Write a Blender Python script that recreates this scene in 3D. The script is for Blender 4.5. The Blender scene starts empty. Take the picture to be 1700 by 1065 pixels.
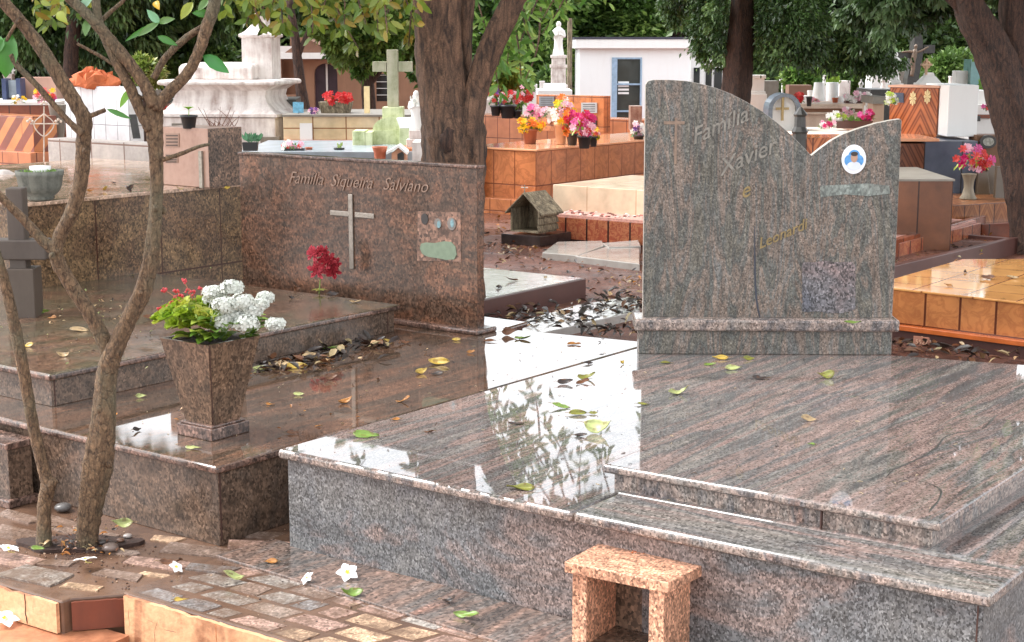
import bpy, math, random
import numpy as np
from mathutils import Vector, Matrix
R = math.radians
random.seed(7); np.random.seed(7)
scene = bpy.context.scene
# ---------------------------------------------------------------- camera
F = 2587.0; CX, CY = 850.0, 532.5; H = 1.6; TH = math.atan(455.5/F)
cam_d = bpy.data.cameras.new('camera'); cam = bpy.data.objects.new('camera', cam_d)
scene.collection.objects.link(cam); scene.camera = cam
cam.location = (0, 0, H); cam.rotation_euler = (R(90)-TH, 0, 0)
cam_d.sensor_width = 36; cam_d.lens = 36*F/1700; cam_d.clip_end = 500; cam_d.clip_start = .05
# ---------------------------------------------------------------- sky, sun, exposure
w = bpy.data.worlds.new('World'); scene.world = w; w.use_nodes = True
wn = w.node_tree; wn.nodes.clear()
sky = wn.nodes.new('ShaderNodeTexSky'); sky.sky_type = 'NISHITA'; sky.sun_disc = False
sky.sun_elevation = R(52); sky.sun_rotation = R(285); sky.air_density = 1.0; sky.dust_density = 1.2; sky.ozone_density = .3
hs = wn.nodes.new('ShaderNodeHueSaturation'); hs.inputs['Saturation'].default_value = .15; hs.inputs['Value'].default_value = 1.0
bg = wn.nodes.new('ShaderNodeBackground'); bg.inputs[1].default_value = .15
wo = wn.nodes.new('ShaderNodeOutputWorld')
wn.links.new(sky.outputs[0], hs.inputs['Color']); wn.links.new(hs.outputs[0], bg.inputs[0]); wn.links.new(bg.outputs[0], wo.inputs[0])
sd = bpy.data.lights.new('sun', 'SUN'); sd.energy = 1.15; sd.angle = R(24); sd.color = (1, .985, .96)
sun = bpy.data.objects.new('sun', sd); scene.collection.objects.link(sun)
sun.rotation_euler = Vector((math.sin(R(285))*math.cos(R(52)), math.cos(R(285))*math.cos(R(52)), math.sin(R(52)))).to_track_quat('Z', 'Y').to_euler()
scene.view_settings.view_transform = 'Standard'; scene.view_settings.look = 'None'
scene.view_settings.exposure = 1.97; scene.view_settings.gamma = 1

# ---------------------------------------------------------------- pixel rays -> world points
ct, st = math.cos(TH), math.sin(TH)
def ray(px, py):
    X = (px-CX)/F; U = (CY-py)/F
    return Vector((X, ct+U*st, -st+U*ct))
def P(px, py, z=0.0):
    d = ray(px, py); t = (z-H)/d.z; return Vector((d.x*t, d.y*t, z))
def Q(px, py, Y):
    d = ray(px, py); t = Y/d.y; return Vector((d.x*t, Y, H+d.z*t))
def PL(px, py, p0, n):
    d = ray(px, py); o = Vector((0, 0, H)); t = (p0-o).dot(n)/d.dot(n); return o+d*t
DA = Vector((.804, -.595, 0)).normalized()      # along the fronts of the tombs, to the right
DB = Vector((.595, .804, 0)).normalized()       # along their length, away
def run_to(C, D, px):
    """point C + s*D that stands in column px"""
    dep = C.y*ct-(C.z-H)*st; k = (px-CX)/F
    s = (k*dep-C.x)/(D.x-k*D.y*ct); return C+D*s
def gz(y):
    return -.03 if y < 16 else (-.03-.57*min(1, (y-16)/22))
def c(r, g, b, a=1):
    f = lambda v: (v/255/12.92) if v/255 <= .04045 else ((v/255+.055)/1.055)**2.4
    return (f(r), f(g), f(b), a)

# ---------------------------------------------------------------- objects and tags
COL = scene.collection; ORG = {}
def tag(o, label=None, cat=None, group=None, kind=None):
    if label: o['label'] = label
    if cat: o['category'] = cat
    if group: o['group'] = group
    if kind: o['kind'] = kind
    return o
def thing(name, label, cat, loc=(0, 0, 0), group=None):
    o = bpy.data.objects.new(name, None); COL.objects.link(o); o.empty_display_size = .1
    o.location = loc; ORG[o.name] = Vector(loc); return tag(o, label, cat, group)

class MB:
    def __init__(s): s.v = []; s.f = []; s.m = []; s.col = None
    def add(s, vs, fs, mi=0):
        b = len(s.v); s.v += [tuple(p) for p in vs]; s.f += [tuple(i+b for i in f) for f in fs]; s.m += [mi]*len(fs); return s
    def prism(s, poly, z0, z1, mi=0):
        """poly: 2-D points seen from above, either winding"""
        a = sum(poly[i][0]*poly[(i+1) % len(poly)][1]-poly[(i+1) % len(poly)][0]*poly[i][1] for i in range(len(poly)))
        if a < 0: poly = poly[::-1]
        n = len(poly); vs = [(p[0], p[1], z0) for p in poly]+[(p[0], p[1], z1) for p in poly]
        fs = [tuple(range(n-1, -1, -1)), tuple(range(n, 2*n))]+[(i, (i+1) % n, (i+1) % n+n, i+n) for i in range(n)]
        return s.add(vs, fs, mi)
    def extr(s, pts, d, mi=0):
        """planar outline pts (3-D) extruded by vector d"""
        n = len(pts); d = Vector(d); A = [Vector(p) for p in pts]
        nr = Vector((0, 0, 0))
        for i in range(n): nr += A[i].cross(A[(i+1) % n])
        if nr.dot(d) > 0: A = A[::-1]
        vs = A+[p+d for p in A]
        fs = [tuple(range(n)), tuple(range(2*n-1, n-1, -1))]+[((i+1) % n, i, i+n, (i+1) % n+n) for i in range(n)]
        return s.add(vs, fs, mi)
    def box(s, x0, x1, y0, y1, z0, z1, mi=0): return s.prism([(x0, y0), (x1, y0), (x1, y1), (x0, y1)], z0, z1, mi)
    def obox(s, o, ex, ey, ez, mi=0):
        """box from corner o with edge vectors"""
        o, ex, ey, ez = map(Vector, (o, ex, ey, ez))
        return s.extr([o, o+ex, o+ex+ez, o+ez], ey, mi)
    def loft(s, rings, mi=0, cap=True, closed=True):
        n = len(rings[0]); vs = [p for r in rings for p in r]; fs = []
        for k in range(len(rings)-1):
            for i in range(n if closed else n-1):
                j = (i+1) % n; fs.append((k*n+i, k*n+j, (k+1)*n+j, (k+1)*n+i))
        if cap: fs += [tuple(range(n-1, -1, -1)), tuple(range((len(rings)-1)*n, len(rings)*n))]
        return s.add(vs, fs, mi)
    def lathe(s, cen, prof, n=20, mi=0, sq=0, rot=0, sy=1):
        """prof: (radius, height); sq=1 gives a square section"""
        rings = []; m = 4 if sq else n
        for r, z in prof:
            rr = r*(math.sqrt(2) if sq else 1)
            rings.append([(cen[0]+rr*math.cos(rot+(math.pi/4 if sq else 0)+2*math.pi*i/m), cen[1]+sy*rr*math.sin(rot+(math.pi/4 if sq else 0)+2*math.pi*i/m), cen[2]+z) for i in range(m)])
        return s.loft(rings, mi)
    def ball(s, cen, r, mi=0, n=10, m=7, sz=1, jit=0):
        rings = []
        for k in range(m+1):
            a = -math.pi/2+math.pi*k/m; rr = max(r*math.cos(a), r*.02)
            rings.append([(cen[0]+rr*math.cos(2*math.pi*i/n)*(1+random.uniform(-jit, jit)), cen[1]+rr*math.sin(2*math.pi*i/n)*(1+random.uniform(-jit, jit)), cen[2]+r*sz*math.sin(a)) for i in range(n)])
        return s.loft(rings, mi)
    def tube(s, pts, rad, n=10, mi=0, sub=4, gnarl=0, cap=True, lobes=0, seed=0):
        pts = [Vector(p) for p in pts]; rn = random.Random(seed)
        if len(pts) > 2 and sub > 1:
            q = []; rr = []
            E = [pts[0]*2-pts[1]]+pts+[pts[-1]*2-pts[-2]]
            for i in range(1, len(E)-2):
                for k in range(sub):
                    t = k/sub; a, b, cc, d = E[i-1], E[i], E[i+1], E[i+2]
                    q.append(.5*((2*b)+(cc-a)*t+(2*a-5*b+4*cc-d)*t*t+(3*b-a-3*cc+d)*t**3)); rr.append(rad[i-1]*(1-t)+rad[i]*t)
            q.append(pts[-1]); rr.append(rad[-1]); pts, rad = q, rr
        T = (pts[1]-pts[0]).normalized(); U = T.orthogonal().normalized(); rings = []
        ph = rn.uniform(0, 6)
        for i, p in enumerate(pts):
            t = (pts[min(i+1, len(pts)-1)]-pts[max(i-1, 0)]).normalized()
            U = (U-t*U.dot(t)).normalized(); W = t.cross(U); ring = []
            for k in range(n):
                a = 2*math.pi*k/n; g = 1+gnarl*(.6*math.sin(5.3*i*.35+3*a+ph)+.5*rn.uniform(-1, 1))
                if lobes: g *= 1+.13*math.sin(lobes*a+ph+i*.12)+.06*math.sin((lobes*2+1)*a+i*.2)
                ring.append(p+(U*math.cos(a)+W*math.sin(a))*rad[i]*g)
            rings.append(ring)
        return s.loft(rings, mi, cap)
    def build(s, name, mats, parent=None, loc=None, smooth=False, bevel=0, uvo=(0, 0, 0), segs=2):
        me = bpy.data.meshes.new(name)
        if parent is not None: o0 = ORG[parent.name]
        else: o0 = Vector(loc) if loc is not None else Vector((0, 0, 0))
        V = np.array(s.v, dtype=float).reshape(-1, 3)
        me.from_pydata((V-np.array(o0)).tolist(), [], s.f)
        if not isinstance(mats, (list, tuple)): mats = [mats]
        for m in mats: me.materials.append(m)
        me.polygons.foreach_set('material_index', s.m)
        if smooth: me.polygons.foreach_set('use_smooth', [True]*len(s.f))
        uv = me.uv_layers.new(name='UVMap'); me.update()
        dat = np.zeros(len(me.loops)*2); uo = Vector(uvo)
        for p in me.polygons:
            n = p.normal
            if abs(n.z) > .7: t, b = DA, DB
            else:
                t = Vector((-n.y, n.x, 0)); t = t.normalized() if t.length > 1e-6 else DA; b = Vector((0, 0, 1))
            for li in p.loop_indices:
                q = Vector(s.v[me.loops[li].vertex_index])-uo
                dat[2*li] = q.dot(t); dat[2*li+1] = q.dot(b)
        uv.data.foreach_set('uv', dat)
        o = bpy.data.objects.new(name, me); COL.objects.link(o)
        if parent is not None: o.parent = parent; ORG[o.name] = ORG[parent.name]
        else: o.location = o0; ORG[o.name] = o0
        if bevel:
            b = o.modifiers.new('bevel', 'BEVEL'); b.width = bevel; b.segments = segs; b.limit_method = 'ANGLE'; b.angle_limit = R(40)
        return o
def copy_tree(o, loc, rz=0, sc=1, label=None, parent=None):
    cpy = o.copy(); COL.objects.link(cpy)
    if parent is not None: cpy.parent = parent
    else:
        cpy.location = loc; cpy.rotation_euler = (0, 0, rz); cpy.scale = (sc,)*3 if not isinstance(sc, tuple) else sc
        if label: cpy['label'] = label
    for ch in list(o.children): copy_tree(ch, None, parent=cpy)
    return cpy
def set_colors(o, cols):
    """per-face colours (a real colour difference between leaves), stored on corners"""
    me = o.data; at = me.color_attributes.new('tint', 'FLOAT_COLOR', 'CORNER')
    tot = np.array([p.loop_total for p in me.polygons]); a = np.repeat(np.array(cols), tot, axis=0)
    at.data.foreach_set('color', a.ravel())

# ---------------------------------------------------------------- materials
def newmat(name):
    m = bpy.data.materials.new(name); m.use_nodes = True; nt = m.node_tree
    return m, nt, nt.nodes['Principled BSDF']
def nd(nt, t, **kw):
    n = nt.nodes.new(t)
    for k, v in kw.items():
        if k in n.inputs: n.inputs[k].default_value = v
        else: setattr(n, k, v)
    return n
def ramp(nt, fac, stops, mode='LINEAR'):
    r = nt.nodes.new('ShaderNodeValToRGB'); r.color_ramp.interpolation = mode; e = r.color_ramp.elements
    e[0].position, e[0].color = stops[0]; e[1].position, e[1].color = stops[1]
    for p, col in stops[2:]: k = e.new(p); k.color = col
    nt.links.new(fac, r.inputs[0]); return r.outputs[0]
def mix(nt, a, b, fac=None, f=.5, mode='MIX'):
    m = nt.nodes.new('ShaderNodeMix'); m.data_type = 'RGBA'; m.blend_type = mode; m.inputs[0].default_value = f
    if fac is not None: nt.links.new(fac, m.inputs[0])
    for i, v in ((6, a), (7, b)):
        if isinstance(v, (tuple, list)): m.inputs[i].default_value = v
        else: nt.links.new(v, m.inputs[i])
    return m.outputs[2]
def coord(nt, scale=(1, 1, 1), rot=0, out='UV', dist=0):
    t = nt.nodes.new('ShaderNodeTexCoord'); m = nt.nodes.new('ShaderNodeMapping')
    m.inputs['Scale'].default_value = scale; m.inputs['Rotation'].default_value = (0, 0, rot)
    nt.links.new(t.outputs[out], m.inputs[0]); return m.outputs[0]
def noise(nt, vec, scale, detail=4, rough=.55, dist=0):
    n = nd(nt, 'ShaderNodeTexNoise', Scale=scale, Detail=detail, Roughness=rough, Distortion=dist)
    nt.links.new(vec, n.inputs['Vector']); return n.outputs[0]
def bump(nt, h, bs, strength=.3, dist=.01):
    b = nd(nt, 'ShaderNodeBump', Strength=strength, Distance=dist); nt.links.new(h, b.inputs['Height']); nt.links.new(b.outputs[0], bs.inputs['Normal'])
def g1(v): return (v, v, v, 1)

def granite(name, pal, su=1, sv=1, rot=0, grain=110, rough=(.04, .12), con=.55, dist=.6, wave=.0, ior=1.5, patch=None, mortar=None, mud=None):
    m, nt, bs = newmat(name); L = nt.links
    n1 = noise(nt, coord(nt, (su, sv, 1), rot), 1.0, 7, .62, dist)
    n = len(pal); base = ramp(nt, n1, [(.3+.4*i/(n-1), pal[i]) for i in range(n)])
    v = nd(nt, 'ShaderNodeTexVoronoi', Scale=grain); v.feature = 'F1'; L.new(coord(nt, (1, .75, 1), .5), v.inputs['Vector'])
    sp = nt.nodes.new('ShaderNodeSeparateColor'); L.new(v.outputs['Color'], sp.inputs[0])
    g = ramp(nt, sp.outputs[0], [(0, g1(1-con)), (.25, g1(1-con*.55)), (.5, g1(1.0)), (.85, g1(1+con*.6)), (1, g1(1+con*1.5))])
    base = mix(nt, base, g, f=1, mode='MULTIPLY')
    n3 = noise(nt, coord(nt, (su*2.6, sv*4, 1), rot), 1.5, 6, .75, .9)
    base = mix(nt, base, ramp(nt, n3, [(.35, g1(.5)), (.5, g1(1)), (.68, g1(1.35))]), f=.75, mode='MULTIPLY')
    if mortar:
        bt = nd(nt, 'ShaderNodeTexBrick', Scale=1.0); bt.offset = 0; bt.inputs['Mortar Size'].default_value = mortar[2]; bt.inputs['Mortar Smooth'].default_value = .2
        bt.inputs['Brick Width'].default_value = mortar[0]; bt.inputs['Row Height'].default_value = mortar[1]; L.new(coord(nt), bt.inputs['Vector'])
        base = mix(nt, base, mortar[3], fac=bt.outputs['Fac'])
    if mud: base = mix(nt, base, mud[0], fac=ramp(nt, noise(nt, coord(nt, out='Object'), mud[1], 6, .7), [(.40, g1(mud[2])), (.60, g1(mud[3]))]))
    L.new(base, bs.inputs['Base Color'])
    nr = noise(nt, coord(nt, (1, 1, 1)), 5, 4)
    mr = nd(nt, 'ShaderNodeMapRange'); mr.inputs['From Min'].default_value = .35; mr.inputs['From Max'].default_value = .7
    mr.inputs['To Min'].default_value = rough[0]; mr.inputs['To Max'].default_value = rough[1]; L.new(nr, mr.inputs[0]); L.new(mr.outputs[0], bs.inputs['Roughness'])
    bs.inputs['IOR'].default_value = ior
    if wave: bump(nt, noise(nt, coord(nt), 7, 3), bs, wave, .004)
    return m
def plain(name, col, rough=.5, var=.15, scale=12, bmp=0, metal=0, spec=None, out='Object'):
    m, nt, bs = newmat(name)
    n1 = noise(nt, coord(nt, out=out), scale, 5)
    a = [min(1, x*(1-var)) for x in col[:3]]+[1]; b = [min(1, x*(1+var)) for x in col[:3]]+[1]
    nt.links.new(ramp(nt, n1, [(.3, a), (.7, b)]), bs.inputs['Base Color'])
    bs.inputs['Roughness'].default_value = rough; bs.inputs['Metallic'].default_value = metal
    if bmp: bump(nt, noise(nt, coord(nt, out=out), scale*4, 5), bs, bmp, .01)
    return m
def stained(name, col, dirt, amount=.5, drip=8, rough=.6, low=.35, scale=3):
    """paint or plaster with blotches and runs of old dirt"""
    m, nt, bs = newmat(name)
    a = noise(nt, coord(nt, (drip, drip*.12, 1)), 1.2, 6, .65)
    b = noise(nt, coord(nt, out='Object'), scale, 8, .7)
    f1 = ramp(nt, a, [(low, g1(0)), (low+.3, g1(1))]); f2 = ramp(nt, b, [(.38, g1(0)), (.68, g1(1))])
    f = mix(nt, f1, f2, f=.55, mode='MULTIPLY'); f = mix(nt, f, f2, f=.3); f = mix(nt, g1(0), f, f=amount)
    base = mix(nt, col, dirt, fac=f); nt.links.new(base, bs.inputs['Base Color'])
    bs.inputs['Roughness'].default_value = rough
    bump(nt, b, bs, .2, .01); return m
def dripped(name, col, dirt, rough=.45):
    m, nt, bs = newmat(name)
    a = ramp(nt, noise(nt, coord(nt, (6.5, .9, 1)), 1, 3, .5, .6), [(.5, g1(0)), (.57, g1(1))]); b = ramp(nt, noise(nt, coord(nt, (7, 9, 1)), 1, 6, .65), [(.32, g1(.25)), (.55, g1(1))]); d = ramp(nt, noise(nt, coord(nt, (6, 9, 1)), 3, 9, .75), [(.46, g1(0)), (.72, g1(.9))])
    f = mix(nt, mix(nt, a, b, f=1, mode='MULTIPLY'), d, f=.35); base = mix(nt, col, dirt, fac=f)
    base = mix(nt, base, ramp(nt, noise(nt, coord(nt, out='Object'), 60, 5), [(.35, g1(.8)), (.6, g1(1.1))]), f=.8, mode='MULTIPLY')
    nt.links.new(base, bs.inputs['Base Color']); bs.inputs['Roughness'].default_value = rough; bump(nt, noise(nt, coord(nt, out='Object'), 30, 8, .7), bs, .5, .008); return m
def tiles(name, ca, cb, joint, w, h, js=.004, vein=None, rough=.25, vscale=3, vamt=.6, vtype='noise', diag=0):
    m, nt, bs = newmat(name); L = nt.links
    bt = nd(nt, 'ShaderNodeTexBrick', Scale=1.0); bt.offset = 0; bt.inputs['Mortar Size'].default_value = js; bt.inputs['Mortar Smooth'].default_value = .1
    bt.inputs['Brick Width'].default_value = w; bt.inputs['Row Height'].default_value = h
    bt.inputs['Color1'].default_value = ca; bt.inputs['Color2'].default_value = cb; bt.inputs['Mortar'].default_value = joint
    L.new(coord(nt), bt.inputs['Vector']); col = bt.outputs['Color']
    if vein is not None:
        if vtype == 'noise': f = ramp(nt, noise(nt, coord(nt, (vscale, vscale, 1), .6), 1, 6, .6, 1.2), [(.42, g1(0)), (.49, g1(1)), (.56, g1(0))])
        elif vtype == 'cloud': f = ramp(nt, noise(nt, coord(nt, (vscale, vscale, 1)), 1, 7, .65, .5), [(.35, g1(0)), (.65, g1(1))])
        elif vtype == 'stripe':
            wv = nd(nt, 'ShaderNodeTexWave', Scale=vscale, Distortion=.6); wv.inputs['Detail'].default_value = 1; wv.bands_direction = 'X'; L.new(coord(nt, (1, 1, 1), diag), wv.inputs['Vector'])
            f = ramp(nt, wv.outputs['Fac'], [(.45, g1(0)), (.55, g1(1))])
        elif vtype == 'chevron':
            sp = nt.nodes.new('ShaderNodeSeparateXYZ'); L.new(coord(nt), sp.inputs[0])
            def mth(op, a, b=None):
                q = nd(nt, 'ShaderNodeMath', operation=op)
                for i, v in enumerate((a, b)):
                    if v is None: continue
                    if isinstance(v, (int, float)): q.inputs[i].default_value = v
                    else: L.new(v, q.inputs[i])
                return q.outputs[0]
            u = mth('ABSOLUTE', mth('SUBTRACT', mth('MULTIPLY', mth('FRACT', mth('DIVIDE', sp.outputs[0], w)), w), w/2))
            vv = mth('MULTIPLY', mth('FRACT', mth('DIVIDE', sp.outputs[1], h)), h)
            k = mth('FRACT', mth('MULTIPLY', mth('ADD', mth('MULTIPLY', u, 1.9), vv), vscale))
            f = ramp(nt, k, [(0, g1(0)), (.3, g1(.15)), (.42, g1(.9)), (.62, g1(.3)), (.8, g1(1)), (1, g1(.1))])
        f = mix(nt, g1(0), f, f=vamt); f2 = mix(nt, f, g1(0), fac=bt.outputs['Fac'])
        col = mix(nt, col, vein, fac=f2)
    d = ramp(nt, noise(nt, coord(nt, out='Object'), 6, 6), [(.3, g1(.75)), (.65, g1(1.05))])
    L.new(mix(nt, col, d, f=1, mode='MULTIPLY'), bs.inputs['Base Color'])
    bs.inputs['Roughness'].default_value = rough
    iv = nd(nt, 'ShaderNodeMath', operation='SUBTRACT'); iv.inputs[0].default_value = 1; L.new(bt.outputs['Fac'], iv.inputs[1]); bump(nt, iv.outputs[0], bs, .5, .004)
    return m
def leafmat(name, rough=.45, trans=.35):
    m, nt, bs = newmat(name); L = nt.links
    a = nt.nodes.new('ShaderNodeAttribute'); a.attribute_name = 'tint'; L.new(a.outputs['Color'], bs.inputs['Base Color'])
    bs.inputs['Roughness'].default_value = rough
    t = nt.nodes.new('ShaderNodeBsdfTranslucent'); L.new(a.outputs['Color'], t.inputs[0])
    mx = nt.nodes.new('ShaderNodeMixShader'); mx.inputs[0].default_value = trans; L.new(bs.outputs[0], mx.inputs[1]); L.new(t.outputs[0], mx.inputs[2])
    L.new(mx.outputs[0], nt.nodes['Material Output'].inputs[0]); return m
def bark(name, ca, cb, scale=14, bs_=.9, moss=None, stretch=.22):
    m, nt, bs = newmat(name)
    v = coord(nt, (1, 1, stretch), out='Object'); n1 = noise(nt, v, scale*3, 8, .72, .6); n2 = noise(nt, coord(nt, out='Object'), 5, 6)
    base = ramp(nt, n1, [(.36, ca), (.58, cb), (.72, tuple(min(1, x*1.4) for x in cb[:3])+(1,))])
    if moss: base = mix(nt, base, moss, fac=ramp(nt, n2, [(.5, g1(0)), (.66, g1(.8))]))
    vo = nd(nt, 'ShaderNodeTexVoronoi', Scale=scale*1.5); vo.feature = 'DISTANCE_TO_EDGE'; wv = mix(nt, coord(nt, (1, 1, stretch*.8), out='Object'), noise(nt, coord(nt, out='Object'), 9, 4), f=.06); nt.links.new(wv, vo.inputs['Vector'])
    cr = ramp(nt, vo.outputs['Distance'], [(.0, g1(.42)), (.06, g1(1))]); base = mix(nt, base, cr, f=.85, mode='MULTIPLY')
    base = mix(nt, base, ramp(nt, noise(nt, coord(nt, out='Object'), 120, 3), [(.36, g1(.7)), (.6, g1(1.15)), (.68, g1(1.5))]), f=.7, mode='MULTIPLY')
    nt.links.new(base, bs.inputs['Base Color']); bs.inputs['Roughness'].default_value = .8
    bump(nt, mix(nt, n1, cr, f=.5, mode='MULTIPLY'), bs, bs_, .02); return m
def petal(name, col, rough=.5, trans=.25, var=.12):
    m = plain(name, col, rough, var, 40); nt = m.node_tree; t = nt.nodes.new('ShaderNodeBsdfTranslucent'); t.inputs[0].default_value = col
    mx = nt.nodes.new('ShaderNodeMixShader'); mx.inputs[0].default_value = trans
    nt.links.new(nt.nodes['Principled BSDF'].outputs[0], mx.inputs[1]); nt.links.new(t.outputs[0], mx.inputs[2]); nt.links.new(mx.outputs[0], nt.nodes['Material Output'].inputs[0]); return m
# palettes
GREY = [c(70, 68, 67), c(104, 99, 94), c(128, 108, 101), c(90, 88, 87), c(118, 112, 106), c(130, 104, 98)]
BRWN = [c(62, 51, 43), c(96, 71, 56), c(72, 61, 52), c(108, 78, 61), c(86, 65, 52)]
M = {}
M['g_top'] = granite('wet_grey_pink_granite_top', GREY, 6.5, .6, .10, 210, (.01, .04), .45, 1.3, .012)
M['g_strip'] = granite('wet_grey_pink_granite_margin', GREY[1:], .9, 7, 0, 150, (.05, .16), .5, .7, .05)
M['g_front'] = granite('grey_pink_granite_front', [c(84, 84, 88), c(106, 104, 102), c(98, 98, 99), c(122, 106, 100), c(102, 100, 100)], 1.8, 3.2, .9, 220, (.25, .4), .7, .8)
M['g_head'] = granite('streaked_grey_granite_headstone', [c(76, 75, 71), c(108, 102, 92), c(86, 87, 84), c(122, 106, 95), c(96, 97, 95), c(114, 97, 88)], 7, 1.1, .2, 210, (.16, .3), .5, 2.6)
M['g_edge'] = granite('grey_pink_granite_edge', [c(76, 76, 80), c(122, 114, 108), c(146, 128, 118), c(92, 88, 88), c(132, 108, 98)], 9, 4, 0, 190, (.08, .2), .6, .5)
M['b_top'] = granite('wet_brown_granite_top', BRWN, 5, .8, .1, 170, (.02, .07), .4, .5, .02)
M['b_side'] = granite('brown_granite_side', [c(74, 62, 54), c(104, 84, 70), c(86, 73, 64), c(116, 91, 75)], 3, 3, 0, 150, (.2, .35), .55, .8)
M['b_dull'] = granite('dirty_brown_granite_ledger', [c(58, 52, 44), c(104, 78, 62), c(84, 76, 60), c(122, 92, 74)], 2.4, 1.5, 0, 140, (.08, .3), .45, 1, .05)
M['b_head'] = granite('mottled_brown_granite_headstone', [c(66, 52, 43), c(100, 70, 54), c(78, 60, 49), c(110, 76, 58), c(92, 70, 55)], 2.0, 3.6, .1, 120, (.2, .35), .6, 1.2)
M['b_edge'] = granite('brown_granite_edge', [c(84, 68, 62), c(122, 94, 82), c(78, 64, 58), c(136, 110, 98)], 8, 4, 0, 130, (.08, .2), .6, .5)
M['speck'] = granite('ochre_speckled_granite', [c(190, 140, 112), c(198, 148, 120), c(178, 128, 102)], 3, 3, 0, 200, (.25, .45), .65, .5)
M['speck_d'] = granite('dark_speckled_granite', [c(86, 68, 56), c(108, 84, 68), c(72, 58, 48)], 3, 3, 0, 130, (.3, .5), .8, .8)
M['joint'] = plain('dark_joint', c(70, 45, 38), .7)
M['brass'] = plain('worn_metal_letters', c(150, 142, 130), .45, .25, 60, metal=.5)
M['gold'] = plain('gold_metal_letters', c(142, 122, 84), .45, .25, 60, metal=.4)
M['steel'] = plain('dull_aluminium_cross', c(150, 140, 130), .42, .2, 50, .2, metal=.55)

# ================================================================ ground, paths
def grid_sheet(name, mats, x0, x1, y0, y1, nx, ny, hf, yf=None):
    mb = MB(); ys = [y0+(y1-y0)*((j/ny)**1.8) for j in range(ny+1)]
    vs = [(x0+(x1-x0)*i/nx, y, hf(x0+(x1-x0)*i/nx, y)) for y in ys for i in range(nx+1)]
    fs = [(j*(nx+1)+i, j*(nx+1)+i+1, (j+1)*(nx+1)+i+1, (j+1)*(nx+1)+i) for j in range(ny) for i in range(nx)]
    mb.add(vs, fs); return mb.build(name, mats, smooth=True)
mg, nt, bs = newmat('wet_red_soil')
n1 = noise(nt, coord(nt, out='Object'), 2.2, 9, .7); n2 = noise(nt, coord(nt, out='Object'), 45, 6, .75)
base = ramp(nt, n1, [(.3, c(74, 46, 38)), (.5, c(108, 68, 54)), (.7, c(128, 84, 66))])
base = mix(nt, base, ramp(nt, n2, [(.35, g1(.45)), (.5, g1(1)), (.66, g1(1.9))]), f=.9, mode='MULTIPLY')
nt.links.new(base, bs.inputs['Base Color'])
rr = ramp(nt, noise(nt, coord(nt, out='Object'), 1.3, 4), [(.42, g1(.12)), (.56, g1(.6))]); nt.links.new(rr, bs.inputs['Roughness']); bump(nt, n2, bs, .8, .02)
def gh(x, y):
    return gz(y) if y > 6 else -.30 if y < 5.4 else -.30+.27*(y-5.4)/.6
tag(grid_sheet('ground', mg, -90, 90, -3, 230, 90, 160, gh), kind='structure')

mpath = stained('muddy_stone_path', c(116, 88, 70), c(76, 56, 46), 1, 3, .22, .25, 9)
M['mud'] = mpath
E0, E1 = P(212, 984), P(474, 1061); dE = (E1-E0).normalized(); nE = Vector((-dE.y, dE.x, 0))
rb = [E0+dE*-.02, E0+dE*5, E0+dE*5+nE*2.2, E0+nE*2.2-dE*.02]
mb = MB(); mb.prism([(p.x, p.y) for p in rb], -.35, 0)
L0, L1 = P(0, 968, -.02), P(99, 997, -.02); dL = (L1-L0).normalized(); nL = Vector((-dL.y, dL.x, 0))
lb = [L1-dL*4, L1+dL*.01, L1+dL*.01+nL*.035, E0-dL*.0+nL*.05-dE*.022, rb[3]-dE*.022, L1-dL*4+nL*2.6]
mb.prism([(p.x, p.y) for p in lb], -.35, -.02)
tag(mb.build('path', mpath, bevel=.006), kind='structure')

# tile-faced front edge of the raised path
M['kerb_cream'] = dripped('orange_cream_kerb_face', c(222, 168, 126), c(112, 54, 30))
M['kerb_red'] = stained('dark_red_kerb_face', c(118, 62, 44), c(62, 40, 36), .9, 6, .35, .4, 5)
def kerb(a, b, z0, z1, th, mt, label):
    t = (b-a).normalized(); n = Vector((t.y, -t.x, 0)); mb = MB()
    k = max(14, int((b-a).length/.03)); top = []
    for i in range(k+1):
        p = a.lerp(b, i/k); top.append(Vector((p.x, p.y, z1+random.uniform(-.002, .001)-(.006 if random.random() < .05 else 0))))
    pts = [Vector((a.x, a.y, z0)), Vector((b.x, b.y, z0))]+top[::-1]
    mb.extr([p+n*.003 for p in pts], n*th); o = mb.build('kerb_facing', mt, loc=(a.x, a.y, z0)); tag(o, label, 'kerb')
kerb(L1-dL*4, L1, -.118, -.024, .012, M['kerb_cream'], 'rain-streaked orange cream kerb face at the left end of the raised path')
kerb(L1+dL*.01+nL*.035, E0-dE*.04+nE*.03, -.118, -.03, .01, M['kerb_red'], 'dark red tile in the broken gap of the path kerb')
kerb(E0, E0+dE*.385, -.30, -.004, .014, M['kerb_cream'], 'cracked orange cream kerb face with brown runs under the mosaic paving')
kerb(E0+dE*.39, E0+dE*5, -.30, -.004, .016, M['kerb_cream'], 'long cream kerb face running out of the picture under the mosaic paving')
mb = MB(); s0 = L1-dL*4-nL*1.4; mb.prism([(p.x, p.y) for p in (L1-dL*4+nL*.05, E0+dE*.02-nE*.02, E0+dE*.2-nE*1.5, s0)], -.35, -.122)
tag(mb.build('kerb_step', stained('orange_cracked_render', c(196, 134, 98), c(104, 60, 42), 1, 5, .3, .3, 12)), kind='structure')

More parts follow.
